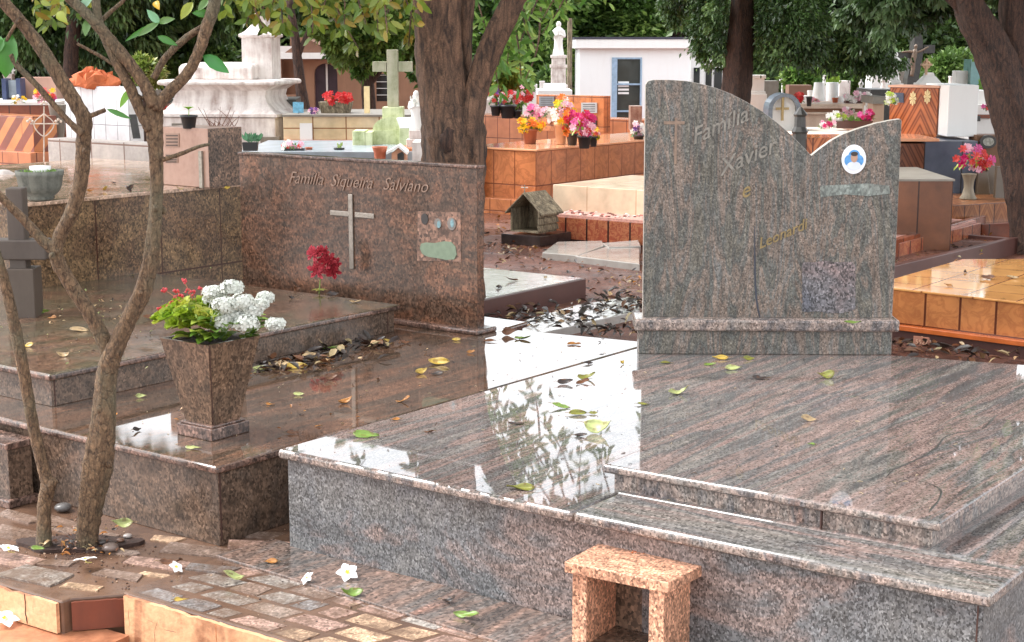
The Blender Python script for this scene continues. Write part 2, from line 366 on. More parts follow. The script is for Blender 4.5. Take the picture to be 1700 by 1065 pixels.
# mosaic paving stones set in the path: one surface pattern of the path
def lin(i): return [c(150, 142, 134), c(172, 140, 126), c(120, 116, 114), c(206, 172, 140), c(140, 120, 108)][i]
mosm = [granite('mosaic_stone_%s' % n, [tuple(x*.75 for x in lin(i)[:3])+(1,), lin(i), tuple(min(1, x*1.2) for x in lin(i)[:3])+(1,)], 6, 6, 0, 170, (.1, .3), .5, mud=(c(100, 77, 62), 7, .1, .85)) for i, n in enumerate(('grey', 'pink', 'dark', 'cream', 'brown'))]
mb = MB(); rn = random.Random(5)
for r in range(6):
    y = .012+r*.092; x = .01+rn.uniform(-.02, .03)+(0 if r < 1 else .03*r)
    while x < 1.9:
        wd = rn.uniform(.08, .16); hh = .08 if r else .07
        sk = rn.uniform(-.012, .012)
        pts = [(x+sk, y+rn.uniform(0, .008)), (x+wd+rn.uniform(-.01, .008), y+rn.uniform(0, .008)), (x+wd-sk+rn.uniform(-.01, .01)+.012, y+hh+rn.uniform(-.01, 0)), (x+rn.uniform(0, .012)+.01, y+hh+rn.uniform(-.01, 0))]
        if rn.random() < .3: pts.insert(3, ((pts[2][0]+pts[3][0])/2, y+hh+.004))
        W = [E0+dE*a+nE*b for a, b in pts]
        if r < 5 or rn.random() < .5: mb.prism([(p.x, p.y) for p in W], -.002, rn.uniform(.001, .003), rn.choice((0, 0, 1, 2, 4)) if x < .5 else rn.choice((0, 1, 1, 3, 3, 4)))
        x += wd+rn.uniform(.012, .026)
tag(mb.build('paving_mosaic', mosm), kind='structure')
# muddy broken slabs on the left half
mb = MB()
for px, py, w_, h_, a, mi in [(30, 880, .26, .1, .1, 4), (120, 868, .34, .09, -.05, 4), (275, 886, .11, .05, .3, 3), (180, 905, .2, .05, .35, 4), (60, 945, .22, .12, .1, 0), (20, 920, .2, .1, .2, 1), (135, 965, .12, .045, .35, 3), (195, 945, .16, .06, .2, 4), (255, 925, .2, .08, .3, 1), (330, 905, .24, .1, .35, 4), (255, 945, .1, .03, .3, 3), (30, 850, .18, .06, 0, 4), (350, 945, .15, .06, .35, 2), (430, 905, .2, .07, .5, 1), (440, 880, .16, .05, .5, 4), (90, 925, .12, .05, .5, 4)]:
    p = P(px, py); u = Vector((math.cos(a-.64), math.sin(a-.64), 0)); v = Vector((-u.y, u.x, 0))
    pts = [p+u*w_*(x+rn.uniform(-.1, .1))+v*h_*(y+rn.uniform(-.12, .12)) for x, y in ((-.5, -.5), (.5, -.5), (.55, 0), (.5, .5), (-.5, .5))]
    z = .004 if (p-E0).dot(dE) > 0 else -.016
    mb.prism([(q.x, q.y) for q in pts], z-.01, z+rn.uniform(.0, .003), mi)
tag(mb.build('paving_slabs', mosm), kind='structure')
# plain granite strip along the foot of the grey tomb
G0, G1 = P(478, 911), P(945, 1040); dG = (G1-G0).normalized(); nG = Vector((-dG.y, dG.x, 0))
mb = MB(); q = [G0-dG*.12-nG*.20, G0+dG*3-nG*.26, G0+dG*3+nG*.03, G0-dG*.1+nG*.03]
mb.prism([(p.x, p.y) for p in q], -.002, .009)
tag(mb.build('paving_border', granite('brown_grey_wet_border', [c(78, 70, 66), c(128, 104, 92), c(98, 92, 88), c(140, 106, 92)], 6, 1, R(90), 120, (.06, .2), .5), bevel=.003), kind='structure')
# earth hollow round the trees
mb = MB(); cp = P(130, 903, -.015); ring = [(cp.x+(.20+.03*math.sin(3*a))*math.cos(a), cp.y+(.085+.015*math.sin(5*a))*math.sin(a)) for a in [2*math.pi*i/24 for i in range(24)]]
mb.prism(ring, -.03, -.008); tag(mb.build('soil_patch', plain('dark_planting_soil', c(58, 38, 30), .8, .4, 60, .8)), kind='structure')

def clover(mb, poly, z0, z1, over=.02, th=.03, edge_mi=1):
    pass
def slab(parent, name, poly, ztop, th, mats, bevel=.011, uvo=None, inset=0):
    mb = MB(); mb.prism([(p[0], p[1]) for p in poly], ztop-th, ztop)
    for i, f in enumerate(mb.f):
        if i > 1: mb.m[i] = 1
    return mb.build(name, mats, parent, bevel=bevel, uvo=uvo or (0, 0, 0), segs=3)
def inset_poly(poly, d):
    n = len(poly); P2 = [Vector((p[0], p[1])) for p in poly]; out = []
    area = sum(P2[i].x*P2[(i+1) % n].y-P2[(i+1) % n].x*P2[i].y for i in range(n)); s = 1 if area > 0 else -1
    for i in range(n):
        a, b, cc = P2[i-1], P2[i], P2[(i+1) % n]; d1 = (b-a).normalized(); d2 = (cc-b).normalized()
        n1 = Vector((-d1.y, d1.x))*s; n2 = Vector((-d2.y, d2.x))*s; bis = (n1+n2).normalized(); out.append(b+bis*d/max(.3, bis.dot(n1)))
    return out
def isect(a, b, cc, d):
    r = b-a; s = d-cc; t = ((cc.x-a.x)*s.y-(cc.y-a.y)*s.x)/(r.x*s.y-r.y*s.x); return a+r*t

# ================================================================ grey tomb
ZG = .333
FL, FR = P(460, 745, ZG), P(1645, 990, ZG); BL = P(1057, 577, ZG); H0, H1 = P(1060, 587, ZG), P(1480, 589, ZG); BR = P(1700, 605, ZG)
FRb = isect(FR, P(1700, 946, ZG), H1+(BR-H1)*.02, BR)
gt = thing('granite_tomb', 'low grey and pink granite tomb with a wave-topped upright headstone', 'tomb', (FL.x, FL.y, 0))
poly = [FL, FR, FRb, H1+(H1-H0)*.01, BL]
gp = [p for p in inset_poly(poly, .022)]
mb = MB(); mb.prism(gp, -.02, ZG-.032); mb.build('plinth', M['g_front'], gt, bevel=.004)
# top in two pieces: field and front margin with a joint between
J0, J1 = P(950, 850, ZG), P(1020, 812, ZG); dF = (FR-FL).normalized(); nF = Vector((-dF.y, dF.x, 0))
mw = (J1-J0).length*.92
Ra = FR+(FRb-FR).normalized()*mw*1.02
slab(gt, 'top_slab', [FL, J0-dF*.0015, J0-dF*.0015+DB*mw, Ra-(Ra-(J0+DB*mw)).normalized()*.002, FRb, H1+(H1-H0)*.01, BL], ZG, .032, [M['g_top'], M['g_edge']])
slab(gt, 'margin_slab', [J0+dF*.002, FR, Ra-DB*.003, J0+dF*.002+DB*(mw-.003)], ZG+.0012, .033, [M['g_strip'], M['g_edge']])
# ledger
ZL = .41
LL, LR = P(998, 770, ZL), P(1560, 868, ZL); LRd = (P(1700, 777, ZL)-LR).normalized(); LLd = DB
lb_ = isect(LL, LL+LLd, H0-Vector((0, .35, 0)), H1-Vector((0, .35, 0))+Vector((0, 0, 0)))
kL = (P(1200, 640, ZL)-LL).dot(DB)
LB = LL+DB*1.25; RBk = isect(LR, LR+LRd, LB, LB+DA)
poly = [LL, LR, RBk, LB]
mb = MB(); mb.prism(inset_poly(poly, .028), ZG, ZL-.026); mb.build('ledger_riser', M['g_edge'], gt)
slab(gt, 'ledger', poly, ZL, .026, [M['g_top'], M['g_edge']], .009)
a = P(1329, 845, ZL-.05); a = LL+dF*((P(1329, 850, ZL)-LL).dot(dF))
mb = MB(); mb.obox((a.x-nF.x*-.026, a.y-nF.y*-.026, ZG+.001), dF*.004, nF*.01, (0, 0, ZL-.026-ZG-.002)); mb.build('joint', M['joint'], gt)
a = FR+(FL-FR)*.0; mb = MB(); mb.obox((gp[1].x-dF.x*.016-nF.x*.0012, gp[1].y-dF.y*.016-nF.y*.0012, .0), dF*.004, nF*.01, (0, 0, ZG-.034)); mb.build('joint', M['joint'], gt)
# headstone
hd = (H1-H0).normalized(); hn = Vector((-hd.y, hd.x, 0))      # hn points away from us
mb = MB(); mb.obox(H0+hn*.0, H1-H0, hn*.13, (0, 0, PL(1060, 548, H0, hn).z-ZG)); mb.build('headstone_base', M['g_head'], gt, bevel=.003)
zm0 = PL(1060, 548, H0, hn).z; zm1 = PL(1060, 531, H0, hn).z+.008
mb = MB(); mb.obox(H0-hd*.02-hn*.025+Vector((0, 0, zm0-ZG)), (H1-H0)+hd*.045, hn*.18, (0, 0, zm1-zm0)); mb.build('moulding', M['g_edge'], gt, bevel=.012, segs=4)
out = [(1067, 528), (1069, 350), (1072, 140), (1076, 134), (1085, 132), (1110, 132), (1140, 134), (1165, 139), (1190, 146), (1215, 156), (1240, 169), (1265, 184), (1290, 203), (1312, 222), (1330, 240), (1347, 258), (1362, 246), (1380, 233), (1400, 222), (1425, 213), (1455, 204), (1480, 199), (1495, 197), (1497, 201), (1489, 380), (1481, 528)]
hp0 = H0+hn*.035
pts = []
for k, (x, y) in enumerate(out):
    q_ = PL(x, y, hp0, hn); 
    if k in (0, len(out)-1): q_.z = zm1
    pts.append(q_)
mb = MB(); mb.extr(pts, hn*.045); 
for i in range(2, len(mb.f)): mb.m[i] = 1
hsto = mb.build('headstone', [M['g_head'], plain('lit_edge_tone', c(178, 170, 160), .4)], gt, bevel=.002)  # edge faces coloured pale, standing in for the light they catch
def on(x, y, off=.0): return PL(x, y, hp0, hn)-hn*off
# photo medallion
def disc(mb, cen, u, v, ru, rv, th, n, mi=0, k=28):
    pts = [cen+u*ru*math.cos(2*math.pi*i/k)+v*rv*math.sin(2*math.pi*i/k) for i in range(k)]
    mb.extr(pts, n*th, mi)
Zv = Vector((0, 0, 1)); mc = on(1417, 264, .0)
mb = MB(); disc(mb, mc-hn*.010, hd, Zv, .050, .060, .010, hn); md = mb.build('medallion', plain('white_porcelain', c(235, 235, 238), .15, .03), gt, bevel=.002)
mb = MB(); disc(mb, mc-hn*.012-hd*.022-Zv*.004, hd, Zv, .017, .022, .0015, hn, 0); disc(mb, mc-hn*.012+hd*.022-Zv*.004, hd, Zv, .017, .022, .0015, hn, 0); disc(mb, mc-hn*.0125+Zv*.012, hd, Zv, .024, .028, .0015, hn, 0)
disc(mb, mc-hn*.013-Zv*.026, hd, Zv, .028, .018, .0025, hn, 1); disc(mb, mc-hn*.014+Zv*.008, hd, Zv, .014, .020, .0035, hn, 2)
disc(mb, mc-hn*.015+Zv*.023, hd, Zv, .0145, .009, .0045, hn, 3)
mb.build('portrait', [plain('photo_blue', c(90, 150, 205), .2, .25, 60), plain('photo_white_shirt', c(215, 220, 232), .2), plain('photo_face', c(186, 148, 126), .2), plain('photo_hair', c(60, 48, 44), .3)], md)
def text(parent, s, org, ux, uz, size, mat, depth=.003, shear=.35, name='inscription', bold=0.0, space=1.0):
    cu = bpy.data.curves.new('t', 'FONT'); cu.body = s; cu.size = size; cu.shear = shear; cu.extrude = depth/2; cu.offset = bold; cu.space_character = space
    cu.resolution_u = 3; ob = bpy.data.objects.new('t', cu); COL.objects.link(ob); bpy.context.view_layer.update()
    me = bpy.data.meshes.new_from_object(ob.evaluated_get(bpy.context.evaluated_depsgraph_get())); bpy.data.objects.remove(ob)
    nrm = Vector(ux).cross(Vector(uz)); mb = MB()
    mb.add([Vector(org)+Vector(ux)*v.co.x+Vector(uz)*v.co.y+nrm*v.co.z for v in me.vertices], [tuple(p.vertices) for p in me.polygons])
    return mb.build(name, mat, parent)
def slant(a): u = hd*math.cos(a)+Zv*math.sin(a); return u, (Zv*math.cos(a)-hd*math.sin(a))
M['patina'] = plain('weathered_letters', c(128, 122, 113), .5, .35, 60)
for s, x, y, sz, mt in [('Família', 1150, 240, .09, 'patina'), ('Xavier', 1196, 292, .092, 'patina'), ('e', 1231, 330, .085, 'gold'), ('Leonardi', 1260, 413, .06, 'gold')]:
    u, v = slant(R(24)); text(gt, s, on(x, y, .0035), u, v, sz, M[mt], .004, .5, bold=.0005)
# small figure cross of the left emblem, ghost bar and ghost plate where plaques came off
mb = MB(); mb.obox(on(1119, 272, .004), hd*.010, hn*.004, (0, 0, .19)); mb.obox(on(1102, 206, .004), hd*.085, hn*.003, (0, 0, .013)); mb.build('emblem', plain('pinkish_metal', c(132, 110, 94), .5, .3, 40), gt)
mb = MB(); u_, v_ = hd, Zv
mb.extr([on(x, y, .003) for x, y in ((1361, 308), (1402, 306), (1440, 304), (1476, 308), (1477, 321), (1440, 325), (1402, 322), (1362, 327))], hn*.002)
mb.build('glue_mark', granite('greenish_glue_mark', [c(98, 108, 104), c(124, 130, 124), c(106, 106, 100)], 8, 3, 0, 120, (.4, .5), .4), gt)
mb = MB(); edge = [(1331+ (i % 2)*1.5, 516-i*5.2) for i in range(16)]+[(1331+i*10+3, 434+random.uniform(-1.5, 1.5)) for i in range(9)]+[(1419+(i % 2)*1.5, 440+i*5.2) for i in range(15)]+[(1412-i*8, 518+random.uniform(-2, 2)) for i in range(10)]
mb.extr([on(x, y, .002) for x, y in edge], hn*.001); mb.build('plate_ghost', granite('rough_plate_ghost', [c(74, 76, 84), c(100, 96, 98), c(122, 100, 96)], 3, 3, 0, 160, (.5, .6), .8, .8), gt)
mb = MB(); pts = [on(x, y) for x, y in ((1253, 375), (1253, 420), (1254, 470), (1257, 505), (1262, 528))]
mb.tube([p-hn*.0005 for p in pts], [.0012, .003, .0035, .0035, .002], 6); mb.build('crack', plain('dark_crack', c(54, 58, 70), .4), gt)
# dark wandering stain veins in the ledger
mb = MB()
for path in ([(1471, 792), (1482, 780), (1500, 772), (1530, 758), (1555, 742), (1570, 724), (1600, 716), (1630, 712), (1645, 698), (1655, 688)], [(1522, 797), (1545, 803), (1562, 814), (1558, 830), (1548, 842), (1542, 850)]):
    pp = [P(x, y, ZL+.0008) for x, y in path]; mb.tube(pp, [.001]+[.0022, .004]*((len(pp)-2)//2)+[.003]*((len(pp)-2) % 2)+[.001], 6)
for i, v in enumerate(mb.v): mb.v[i] = (v[0], v[1], ZL+.0008+(v[2]-ZL-.0008)*.12)
mb.build('dark_vein', plain('black_granite_vein', c(72, 68, 66), .1, .3, 40), gt)

# ================================================================ brown tomb
ZB = .257; BF = P(360, 775, ZB); BLf = run_to(BF, -DA, -420)
HB = P(793, 546, .28)                                # headstone right foot
bt = thing('granite_tomb', 'wet brown granite tomb with a rectangular headstone bearing a metal cross', 'tomb', (BF.x, BF.y, 0))
Bb = P(1060, 566, ZB); Bc = P(838, 545, ZB); Bd = Bc-DA*.02+DB*.22-DA*4
rt = isect(BF, P(1055, 577, ZB), Bb, Bc)
poly = [BF, rt, Bc, Bc-DA*.02+DB*.22, Bd, BLf]
mb = MB(); mb.prism(inset_poly(poly, .02), -.02, ZB-.028); mb.build('plinth', M['b_side'], bt, bevel=.003)
slab(bt, 'top_slab', poly, ZB, .028, [M['b_top'], M['b_edge']], .010)
ip = inset_poly(poly, .02); mb = MB()
for k, (dx, z) in enumerate([(0, 0)]): mb.obox((ip[0].x, ip[0].y, 0)-Vector(DA)*-.0 if False else Vector((ip[0].x, ip[0].y, 0))+DB*.006+DA*-.003, DA*.005, DB*.005, (0, 0, ZB-.03))
mb.build('joint', M['joint'], bt)
ZBL = .387; C1 = P(82, 622, ZBL); C2 = P(665, 505, ZBL); C0 = run_to(C1, -DA, -380); C3 = C2-DA*4.2
kk = (HB-C2).dot(DB)-.05; C2b = C2+DB*kk
poly = [C1, C2, C2b, C2b-DA*4.2, C0] if False else [C1, C2, C3, C0]
mb = MB(); mb.prism(inset_poly(poly, .022), ZB, ZBL-.027); mb.build('ledger_riser', M['b_side'], bt, bevel=.002)
slab(bt, 'ledger', poly, ZBL, .027, [M['b_dull'], M['b_edge']], .009)
q_ = inset_poly(poly, .022); mb = MB()
for pt, off in ((q_[0], .012), (q_[1], -.05)): 
    mb = MB(); t0 = Vector((pt.x, pt.y, ZB+.001))+DB*off+DA*-.003; mb.obox(t0, DA*.0042, DB*.005, (0, 0, ZBL-.03-ZB)); mb.build('joint', M['joint'], bt)
# headstone
zt = Q(793, 274, HB.y).z; HL = run_to(HB, -DA, 404)
mb = MB(); mb.obox(Vector((HL.x, HL.y, ZB)), HB-HL, DB*.05, (0, 0, zt-.018-ZB)); bh = mb.build('headstone', M['b_head'], bt, bevel=.002)
mb = MB(); mb.obox(HL-DB*.006-DA*.006+Vector((0, 0, zt-.018-HB.z)), (HB-HL)+DA*.012, DB*.062, (0, 0, .018)); mb.build('headstone_cap', M['b_edge'], bt, bevel=.005)
mb = MB(); f0 = P(650, 541, .28); k = -1.3; mb.obox(Vector((HB.x, HB.y, ZB))+DA*k-DB*.045, DA*(-k+.03), DB*.16, (0, 0, .024)); mb.build('headstone_base', M['b_edge'], bt, bevel=.008)
def onb(x, y, off=0): return PL(x, y, HB, DB)-DB*off
mb = MB()
a, b = onb(585, 322), onb(585, 446); mb.obox(Vector((b.x, b.y, b.z))-DA*.014-DB*.009, DA*.028, DB*.0085, (0, 0, a.z-b.z))
l, r_ = onb(549, 354), onb(622, 357); zc = (l.z+r_.z)/2
mb.obox(Vector((l.x, l.y, zc-.013))-DB*.007, (onb(581, 355)-l)*1.0-Vector((0, 0, (onb(581, 355)-l).z)), DB*.0065, (0, 0, .026)); rr = onb(590, 355)
mb.obox(Vector((rr.x, rr.y, zc-.013))-DB*.007, Vector((r_.x-rr.x, r_.y-rr.y, 0)), DB*.0065, (0, 0, .026))
mb.build('cross', M['steel'], bt, bevel=.003)
for s, x0, y0 in (('Família', 480, 303), ('Siqueira', 549, 308), ('Salviano', 636, 314)):
    text(bt, s, onb(x0, y0, .004), DA, Zv, .088, plain('faded_brown_letters', c(140, 112, 96), .5, .3, 60), .003, .4, bold=-.0006)
mb = MB()
mb.extr([onb(x, y, .002) for x, y in ((694, 350), (765, 352), (766, 434), (693, 432))], DB*.0015); mb.build('plaque_patch', granite('smeared_plaque_patch', [c(96, 72, 60), c(128, 96, 80), c(112, 88, 76)], 2, 4, 0, 80, (.3, .45), .6), bt)
mb = MB()
mb.extr([onb(x, y, .005) for x, y in ((698, 412), (700, 404), (708, 402), (722, 403), (738, 400), (750, 401), (757, 409), (759, 422), (755, 430), (742, 431), (728, 428), (712, 426), (702, 421))], DB*.003)
mb.build('photo_patch', plain('green_verdigris', c(120, 134, 112), .5, .12, 40), bt)
mb = MB()
for x, y, rx, ry, mi in ((706, 363, .022, .027, 0), (728, 370, .022, .023, 1), (751, 371, .026, .03, 1), (730, 372, .011, .017, 2), (752, 370, .011, .02, 2)):
    mb = MB(); disc(mb, onb(x, y, .0055+.001*mi), DA, Zv, rx, ry, .003, DB, 0, 18); mb.build('portrait', [plain('dark_oval', c(52, 46, 44), .4), plain('grey_oval', c(124, 116, 110), .3, .3, 50), plain('aqua_photo', c(120, 150, 155), .3, .3, 60)][mi], bt)

# small corner of a third tomb, far left
t3 = thing('tomb', 'edge of a brown stone tomb cut off by the left side of the picture', 'tomb', tuple(P(18, 840, -.02)))
c0 = P(18, 842, -.02); c1 = c0-DA*1.2
mb = MB(); mb.prism([(p.x, p.y) for p in (c0, c0+DB*.10, c1+DB*.10, c1)], -.02, P(15, 728, 0).z+.19); mb.build('body', M['b_side'], t3, bevel=.003)
mb = MB(); mb.prism([(p.x, p.y) for p in (c0+DA*.008-DB*.01, c0+DA*.008+DB*.11, c1+DB*.11, c1-DB*.01)], .19, .215); mb.build('top', M['b_edge'], t3, bevel=.005)
mb = MB(); mb.prism([(p.x, p.y) for p in (c0+DA*.02-DB*.02, c0+DA*.02+DB*.11, c1+DB*.11, c1-DB*.02)], -.02, .01); mb.build('foot', M['b_edge'], t3, bevel=.005)

# ================================================================ granite planter on the brown tomb
pc = P(352, 733, ZB); pt_ = thing('planter', 'tapering square brown granite planter on the front corner of the brown tomb', 'planter', tuple(pc))
hb = .094; base = [pc, pc+DB*hb*1.9, pc+DB*hb*1.9-DA*hb*1.9, pc-DA*hb*1.9]
cc = pc+(DB-DA)*hb*.95
def sqr(h, z): return [Vector((cc.x, cc.y, z))+DA*h*a+DB*h*b for a, b in ((1, -1), (1, 1), (-1, 1), (-1, -1))]
mb = MB(); mb.prism([(p.x, p.y) for p in sqr(hb*.95, 0)], ZB, ZB+.042); mb.prism([(p.x, p.y) for p in sqr(hb*.86, 0)], ZB+.042, ZB+.05); mb.build('foot', M['b_edge'], pt_, bevel=.003)
zt2 = .603
pm = granite('brown_planter_granite', [c(70, 57, 46), c(112, 88, 70), c(88, 71, 58), c(120, 94, 76)], 5, 1.5, 0, 150, (.15, .3), .55, .8)
mb = MB(); mb.loft([sqr(.066, ZB+.05), sqr(.121, zt2), sqr(.109, zt2), sqr(.104, zt2-.03)], 0, cap=False)
mb.add(sqr(.104, zt2-.03), [(0, 1, 2, 3)]); mb.build('bowl', pm, pt_)
mb = MB()
for a, b in ((1, -1),):
    p0 = Vector((cc.x, cc.y, ZB+.05))+DA*.066*a+DB*.066*b; p1 = Vector((cc.x, cc.y, zt2))+DA*.121*a+DB*.121*b; mb.tube([p0+DB*.006, p1+DB*.006], [.0022, .0022], 5)
mb.build('joint', M['joint'], pt_)
mb = MB(); mb.prism([(p.x, p.y) for p in sqr(.102, 0)], zt2-.029, zt2-.012); mb.build('soil', plain('potting_soil', c(50, 36, 28), .9, .4, 60, .8), pt_)

# succulent and kalanchoe in it
M['leaf'] = leafmat('leaf', .4, .3); M['leafwet'] = leafmat('fallen_leaf', .35, .12)
def quadleaf(V, Fc, Cc, base, d, up, L_, W_, col, cup=.25, bend=.3, nseg=3):
    side = d.cross(up); side = side.normalized() if side.length > 1e-5 else Vector((1, 0, 0)); up = side.cross(d).normalized()
    prof = {2: [(0, .2), (.5, 1), (1, .1)], 3: [(0, .15), (.35, .9), (.7, .85), (1, .08)], 5: [(0, .1), (.2, .7), (.45, 1), (.7, .85), (.88, .45), (1, .04)]}[nseg]
    b = len(V)
    for t, w_ in prof:
        p = base+d*L_*t-up*(bend*L_*t*t); V.append(p-side*W_*w_*.5+up*cup*W_*w_); V.append(p); V.append(p+side*W_*w_*.5+up*cup*W_*w_)
    for k in range(len(prof)-1):
        for j in (0, 1): Fc.append((b+3*k+j, b+3*k+j+1, b+3*k+j+4, b+3*k+j+3)); Cc.append(col)
def leafobj(name, V, Fc, Cc, mat, parent=None, loc=None):
    mb = MB(); mb.add(V, Fc); o = mb.build(name, mat, parent, loc, smooth=True); set_colors(o, Cc); return o
def rv(a=1): 
    v = Vector((random.gauss(0, 1), random.gauss(0, 1), random.gauss(0, 1))); return v.normalized()*a
def jc(col, s=.2):
    k = 1+random.uniform(-s, s); return (min(1, col[0]*k*(1+random.uniform(-s, s)*.4)), min(1, col[1]*k), min(1, col[2]*k), 1)
sc_ = Vector((cc.x, cc.y, zt2))
suc = thing('succulent', 'bright yellow-green succulent with scalloped leaves in the granite planter', 'plant', tuple(sc_-DA*.06))
V, Fc, Cc = [], [], []
for k in range(90):
    a = random.uniform(0, 6.28); r = .095*math.sqrt(random.random()); pos = sc_-DA*.045-DB*.03+Vector((math.cos(a)*r*1.25, math.sin(a)*r, .0)); pos.z = zt2-.01+.12*math.sqrt(max(0, 1-(r/.115)**2))*random.uniform(.7, 1.1)
    ax = (Vector((math.cos(a)*r*7, math.sin(a)*r*7, .8))+rv(.25)).normalized(); u = ax.orthogonal().normalized(); v = ax.cross(u); g = random.choice((c(150, 172, 50), c(170, 186, 64), c(118, 146, 40), c(190, 194, 84)))
    for i in range(9):
        b = 6.28*i/5+i*.4; out_ = u*math.cos(b)+v*math.sin(b); tl = .3+.55*(i > 4); quadleaf(V, Fc, Cc, pos, (out_*(1.2-tl*.6)+ax*tl).normalized(), ax, .042-.014*(i > 4), .034, jc(g, .18), .35, -.25)
leafobj('foliage', V, Fc, Cc, M['leaf'], suc)
mst = plain('red_stem', c(170, 110, 90), .5); mrd = petal('coral_red', c(205, 70, 76))
for i, (x, y) in enumerate(((272, 480), (293, 483), (305, 466), (312, 484), (320, 486), (334, 478), (291, 494), (286, 503), (265, 513), (280, 510), (300, 492))):
    tip = Q(x, y, cc.y-.02+random.uniform(-.05, .05)); root = sc_-DA*(.03+.02*random.random())+Vector((0, 0, .03)); mb = MB(); mid = root.lerp(tip, .6)+Vector((0, 0, .012)); mb.tube([root, mid, tip], [.0022, .0018, .0014], 5); st_ = mb.build('flower_stalk', mst, suc)
    mb = MB()
    for k in range(9): mb.ball(tip+rv(.008), random.uniform(.003, .0055), 0, 6, 4)
    mb.build('flower_head', mrd, st_)
kal = thing('kalanchoe', 'kalanchoe with domed heads of white flowers at the right of the granite planter', 'plant', tuple(sc_+DA*.06))
V, Fc, Cc = [], [], []
for k in range(90):
    a = random.uniform(0, 6.28); r = .12*math.sqrt(random.random()); pos = sc_+DA*.06+Vector((math.cos(a)*r, math.sin(a)*r*.8, random.uniform(-.01, .10)*(1.2-r*5)))
    quadleaf(V, Fc, Cc, pos, (Vector((math.cos(a), math.sin(a), .5))+rv(.3)).normalized(), Vector((0, 0, 1)), .06, .045, jc(random.choice((c(120, 150, 50), c(84, 118, 38), c(150, 170, 70))), .2), .2, .35)
leafobj('foliage', V, Fc, Cc, M['leaf'], kal)
mwf = petal('white_petals', c(212, 214, 206), .6, .2, .1)
for i, (x, y, r) in enumerate(((355, 486, 17), (385, 478, 17), (372, 507, 19), (402, 502, 19), (374, 534, 20), (408, 536, 22), (441, 494, 12), (457, 538, 14), (392, 525, 17), (432, 505, 11), (350, 497, 12), (420, 515, 14))):
    cen = Q(x, y, cc.y-.05+(.02 if y < 500 else -.05)+random.uniform(-.02, .02)); rr = r*.0016; mb = MB()
    for k in range(60):
        n_ = rv(); n_ = Vector((n_.x, -abs(n_.y) if random.random() < .7 else n_.y, n_.z*.8+.25)).normalized(); p = cen+Vector((n_.x*1.25, n_.y, n_.z*.8))*rr*random.uniform(.65, 1.3)*(.82 if n_.z < -.3 else 1); u = n_.orthogonal().normalized(); v = n_.cross(u); s_ = .0105; ph = random.uniform(0, 6)
        for j in range(4):
            a = ph+j*1.571; d = u*math.cos(a)+v*math.sin(a); e = n_.cross(d)
            mb.add([p, p+d*s_+e*s_*.6+n_*.002, p+d*s_*1.6, p+d*s_-e*s_*.6+n_*.002], [(0, 1, 2, 3)])
    mb.ball(cen, rr*.3, 0, 8, 5); mb.build('flower_head', mwf, kal)

# pink artificial flowers on the brown ledger
fp = P(530, 487, ZBL); fl = thing('artificial_flower', 'crimson fabric flowers on a short green stem on the brown ledger', 'flower', tuple(fp))
mb = MB(); mb.tube([fp, fp+Vector((.004, 0, .05)), fp+Vector((.012, 0, .11))], [.004, .003, .002], 6); mb.build('stem', plain('green_stem', c(120, 140, 70), .5), fl)
V, Fc, Cc = [], [], []
for k in range(7):
    a = k*.9; quadleaf(V, Fc, Cc, fp+Vector((0, 0, .012)), Vector((math.cos(a), math.sin(a), .7)).normalized(), Zv, .04, .018, jc(c(170, 170, 90), .2), .2, .5)
leafobj('sepals', V, Fc, Cc, M['leaf'], fl)
def bloom(mb, cen, ax, r, layers=3, pet=6, mi=0, frill=.25):
    ax = ax.normalized(); u = ax.orthogonal().normalized(); v = ax.cross(u)
    for l in range(layers):
        rr = r*(1-.28*l); lift = .15+.35*l
        for j in range(pet):
            a = 6.283*j/pet+l*.5; w_ = 3.3/pet; n = 5; b0 = cen+ax*r*.06*l; vs = [b0]
            for i in range(n):
                aa = a+w_*(i/(n-1)-.5)*1.25; k = rr*(1+random.uniform(-frill, frill)*.35)*(.8+.2*math.sin(math.pi*i/(n-1)))
                vs.append(b0+(u*math.cos(aa)+v*math.sin(aa))*k+ax*(lift*rr+(i % 2)*frill*r*.25))
            m0 = b0+(u*math.cos(a)+v*math.sin(a))*rr*.5+ax*(lift*rr*.35); 
            mb.add(vs, [(0, i, i+1) for i in range(1, n)], mi)
mrose = petal('crimson_fabric', c(160, 40, 52), .6, .15, .3); mpk = petal('pink_fabric_edge', c(190, 70, 82), .6, .15, .25)
for x, y, r, mi in ((521, 421, .044, 1), (543, 434, .050, 0), (527, 449, .050, 1), (553, 449, .044, 0), (536, 418, .036, 0), (556, 436, .034, 0)):
    mb = MB(); cn = Q(x, y, fp.y+random.uniform(-.02, .02)); bloom(mb, cn, Vector((random.uniform(-.5, .5), -1, random.uniform(.1, .7))), r, 3, 6, 0, .5); bloom(mb, cn+Vector((0, -.01, .005)), Vector((.3, -.8, .6)), r*.6, 2, 5, 0, .6); mb.build('bloom', mpk if mi else mrose, fl)

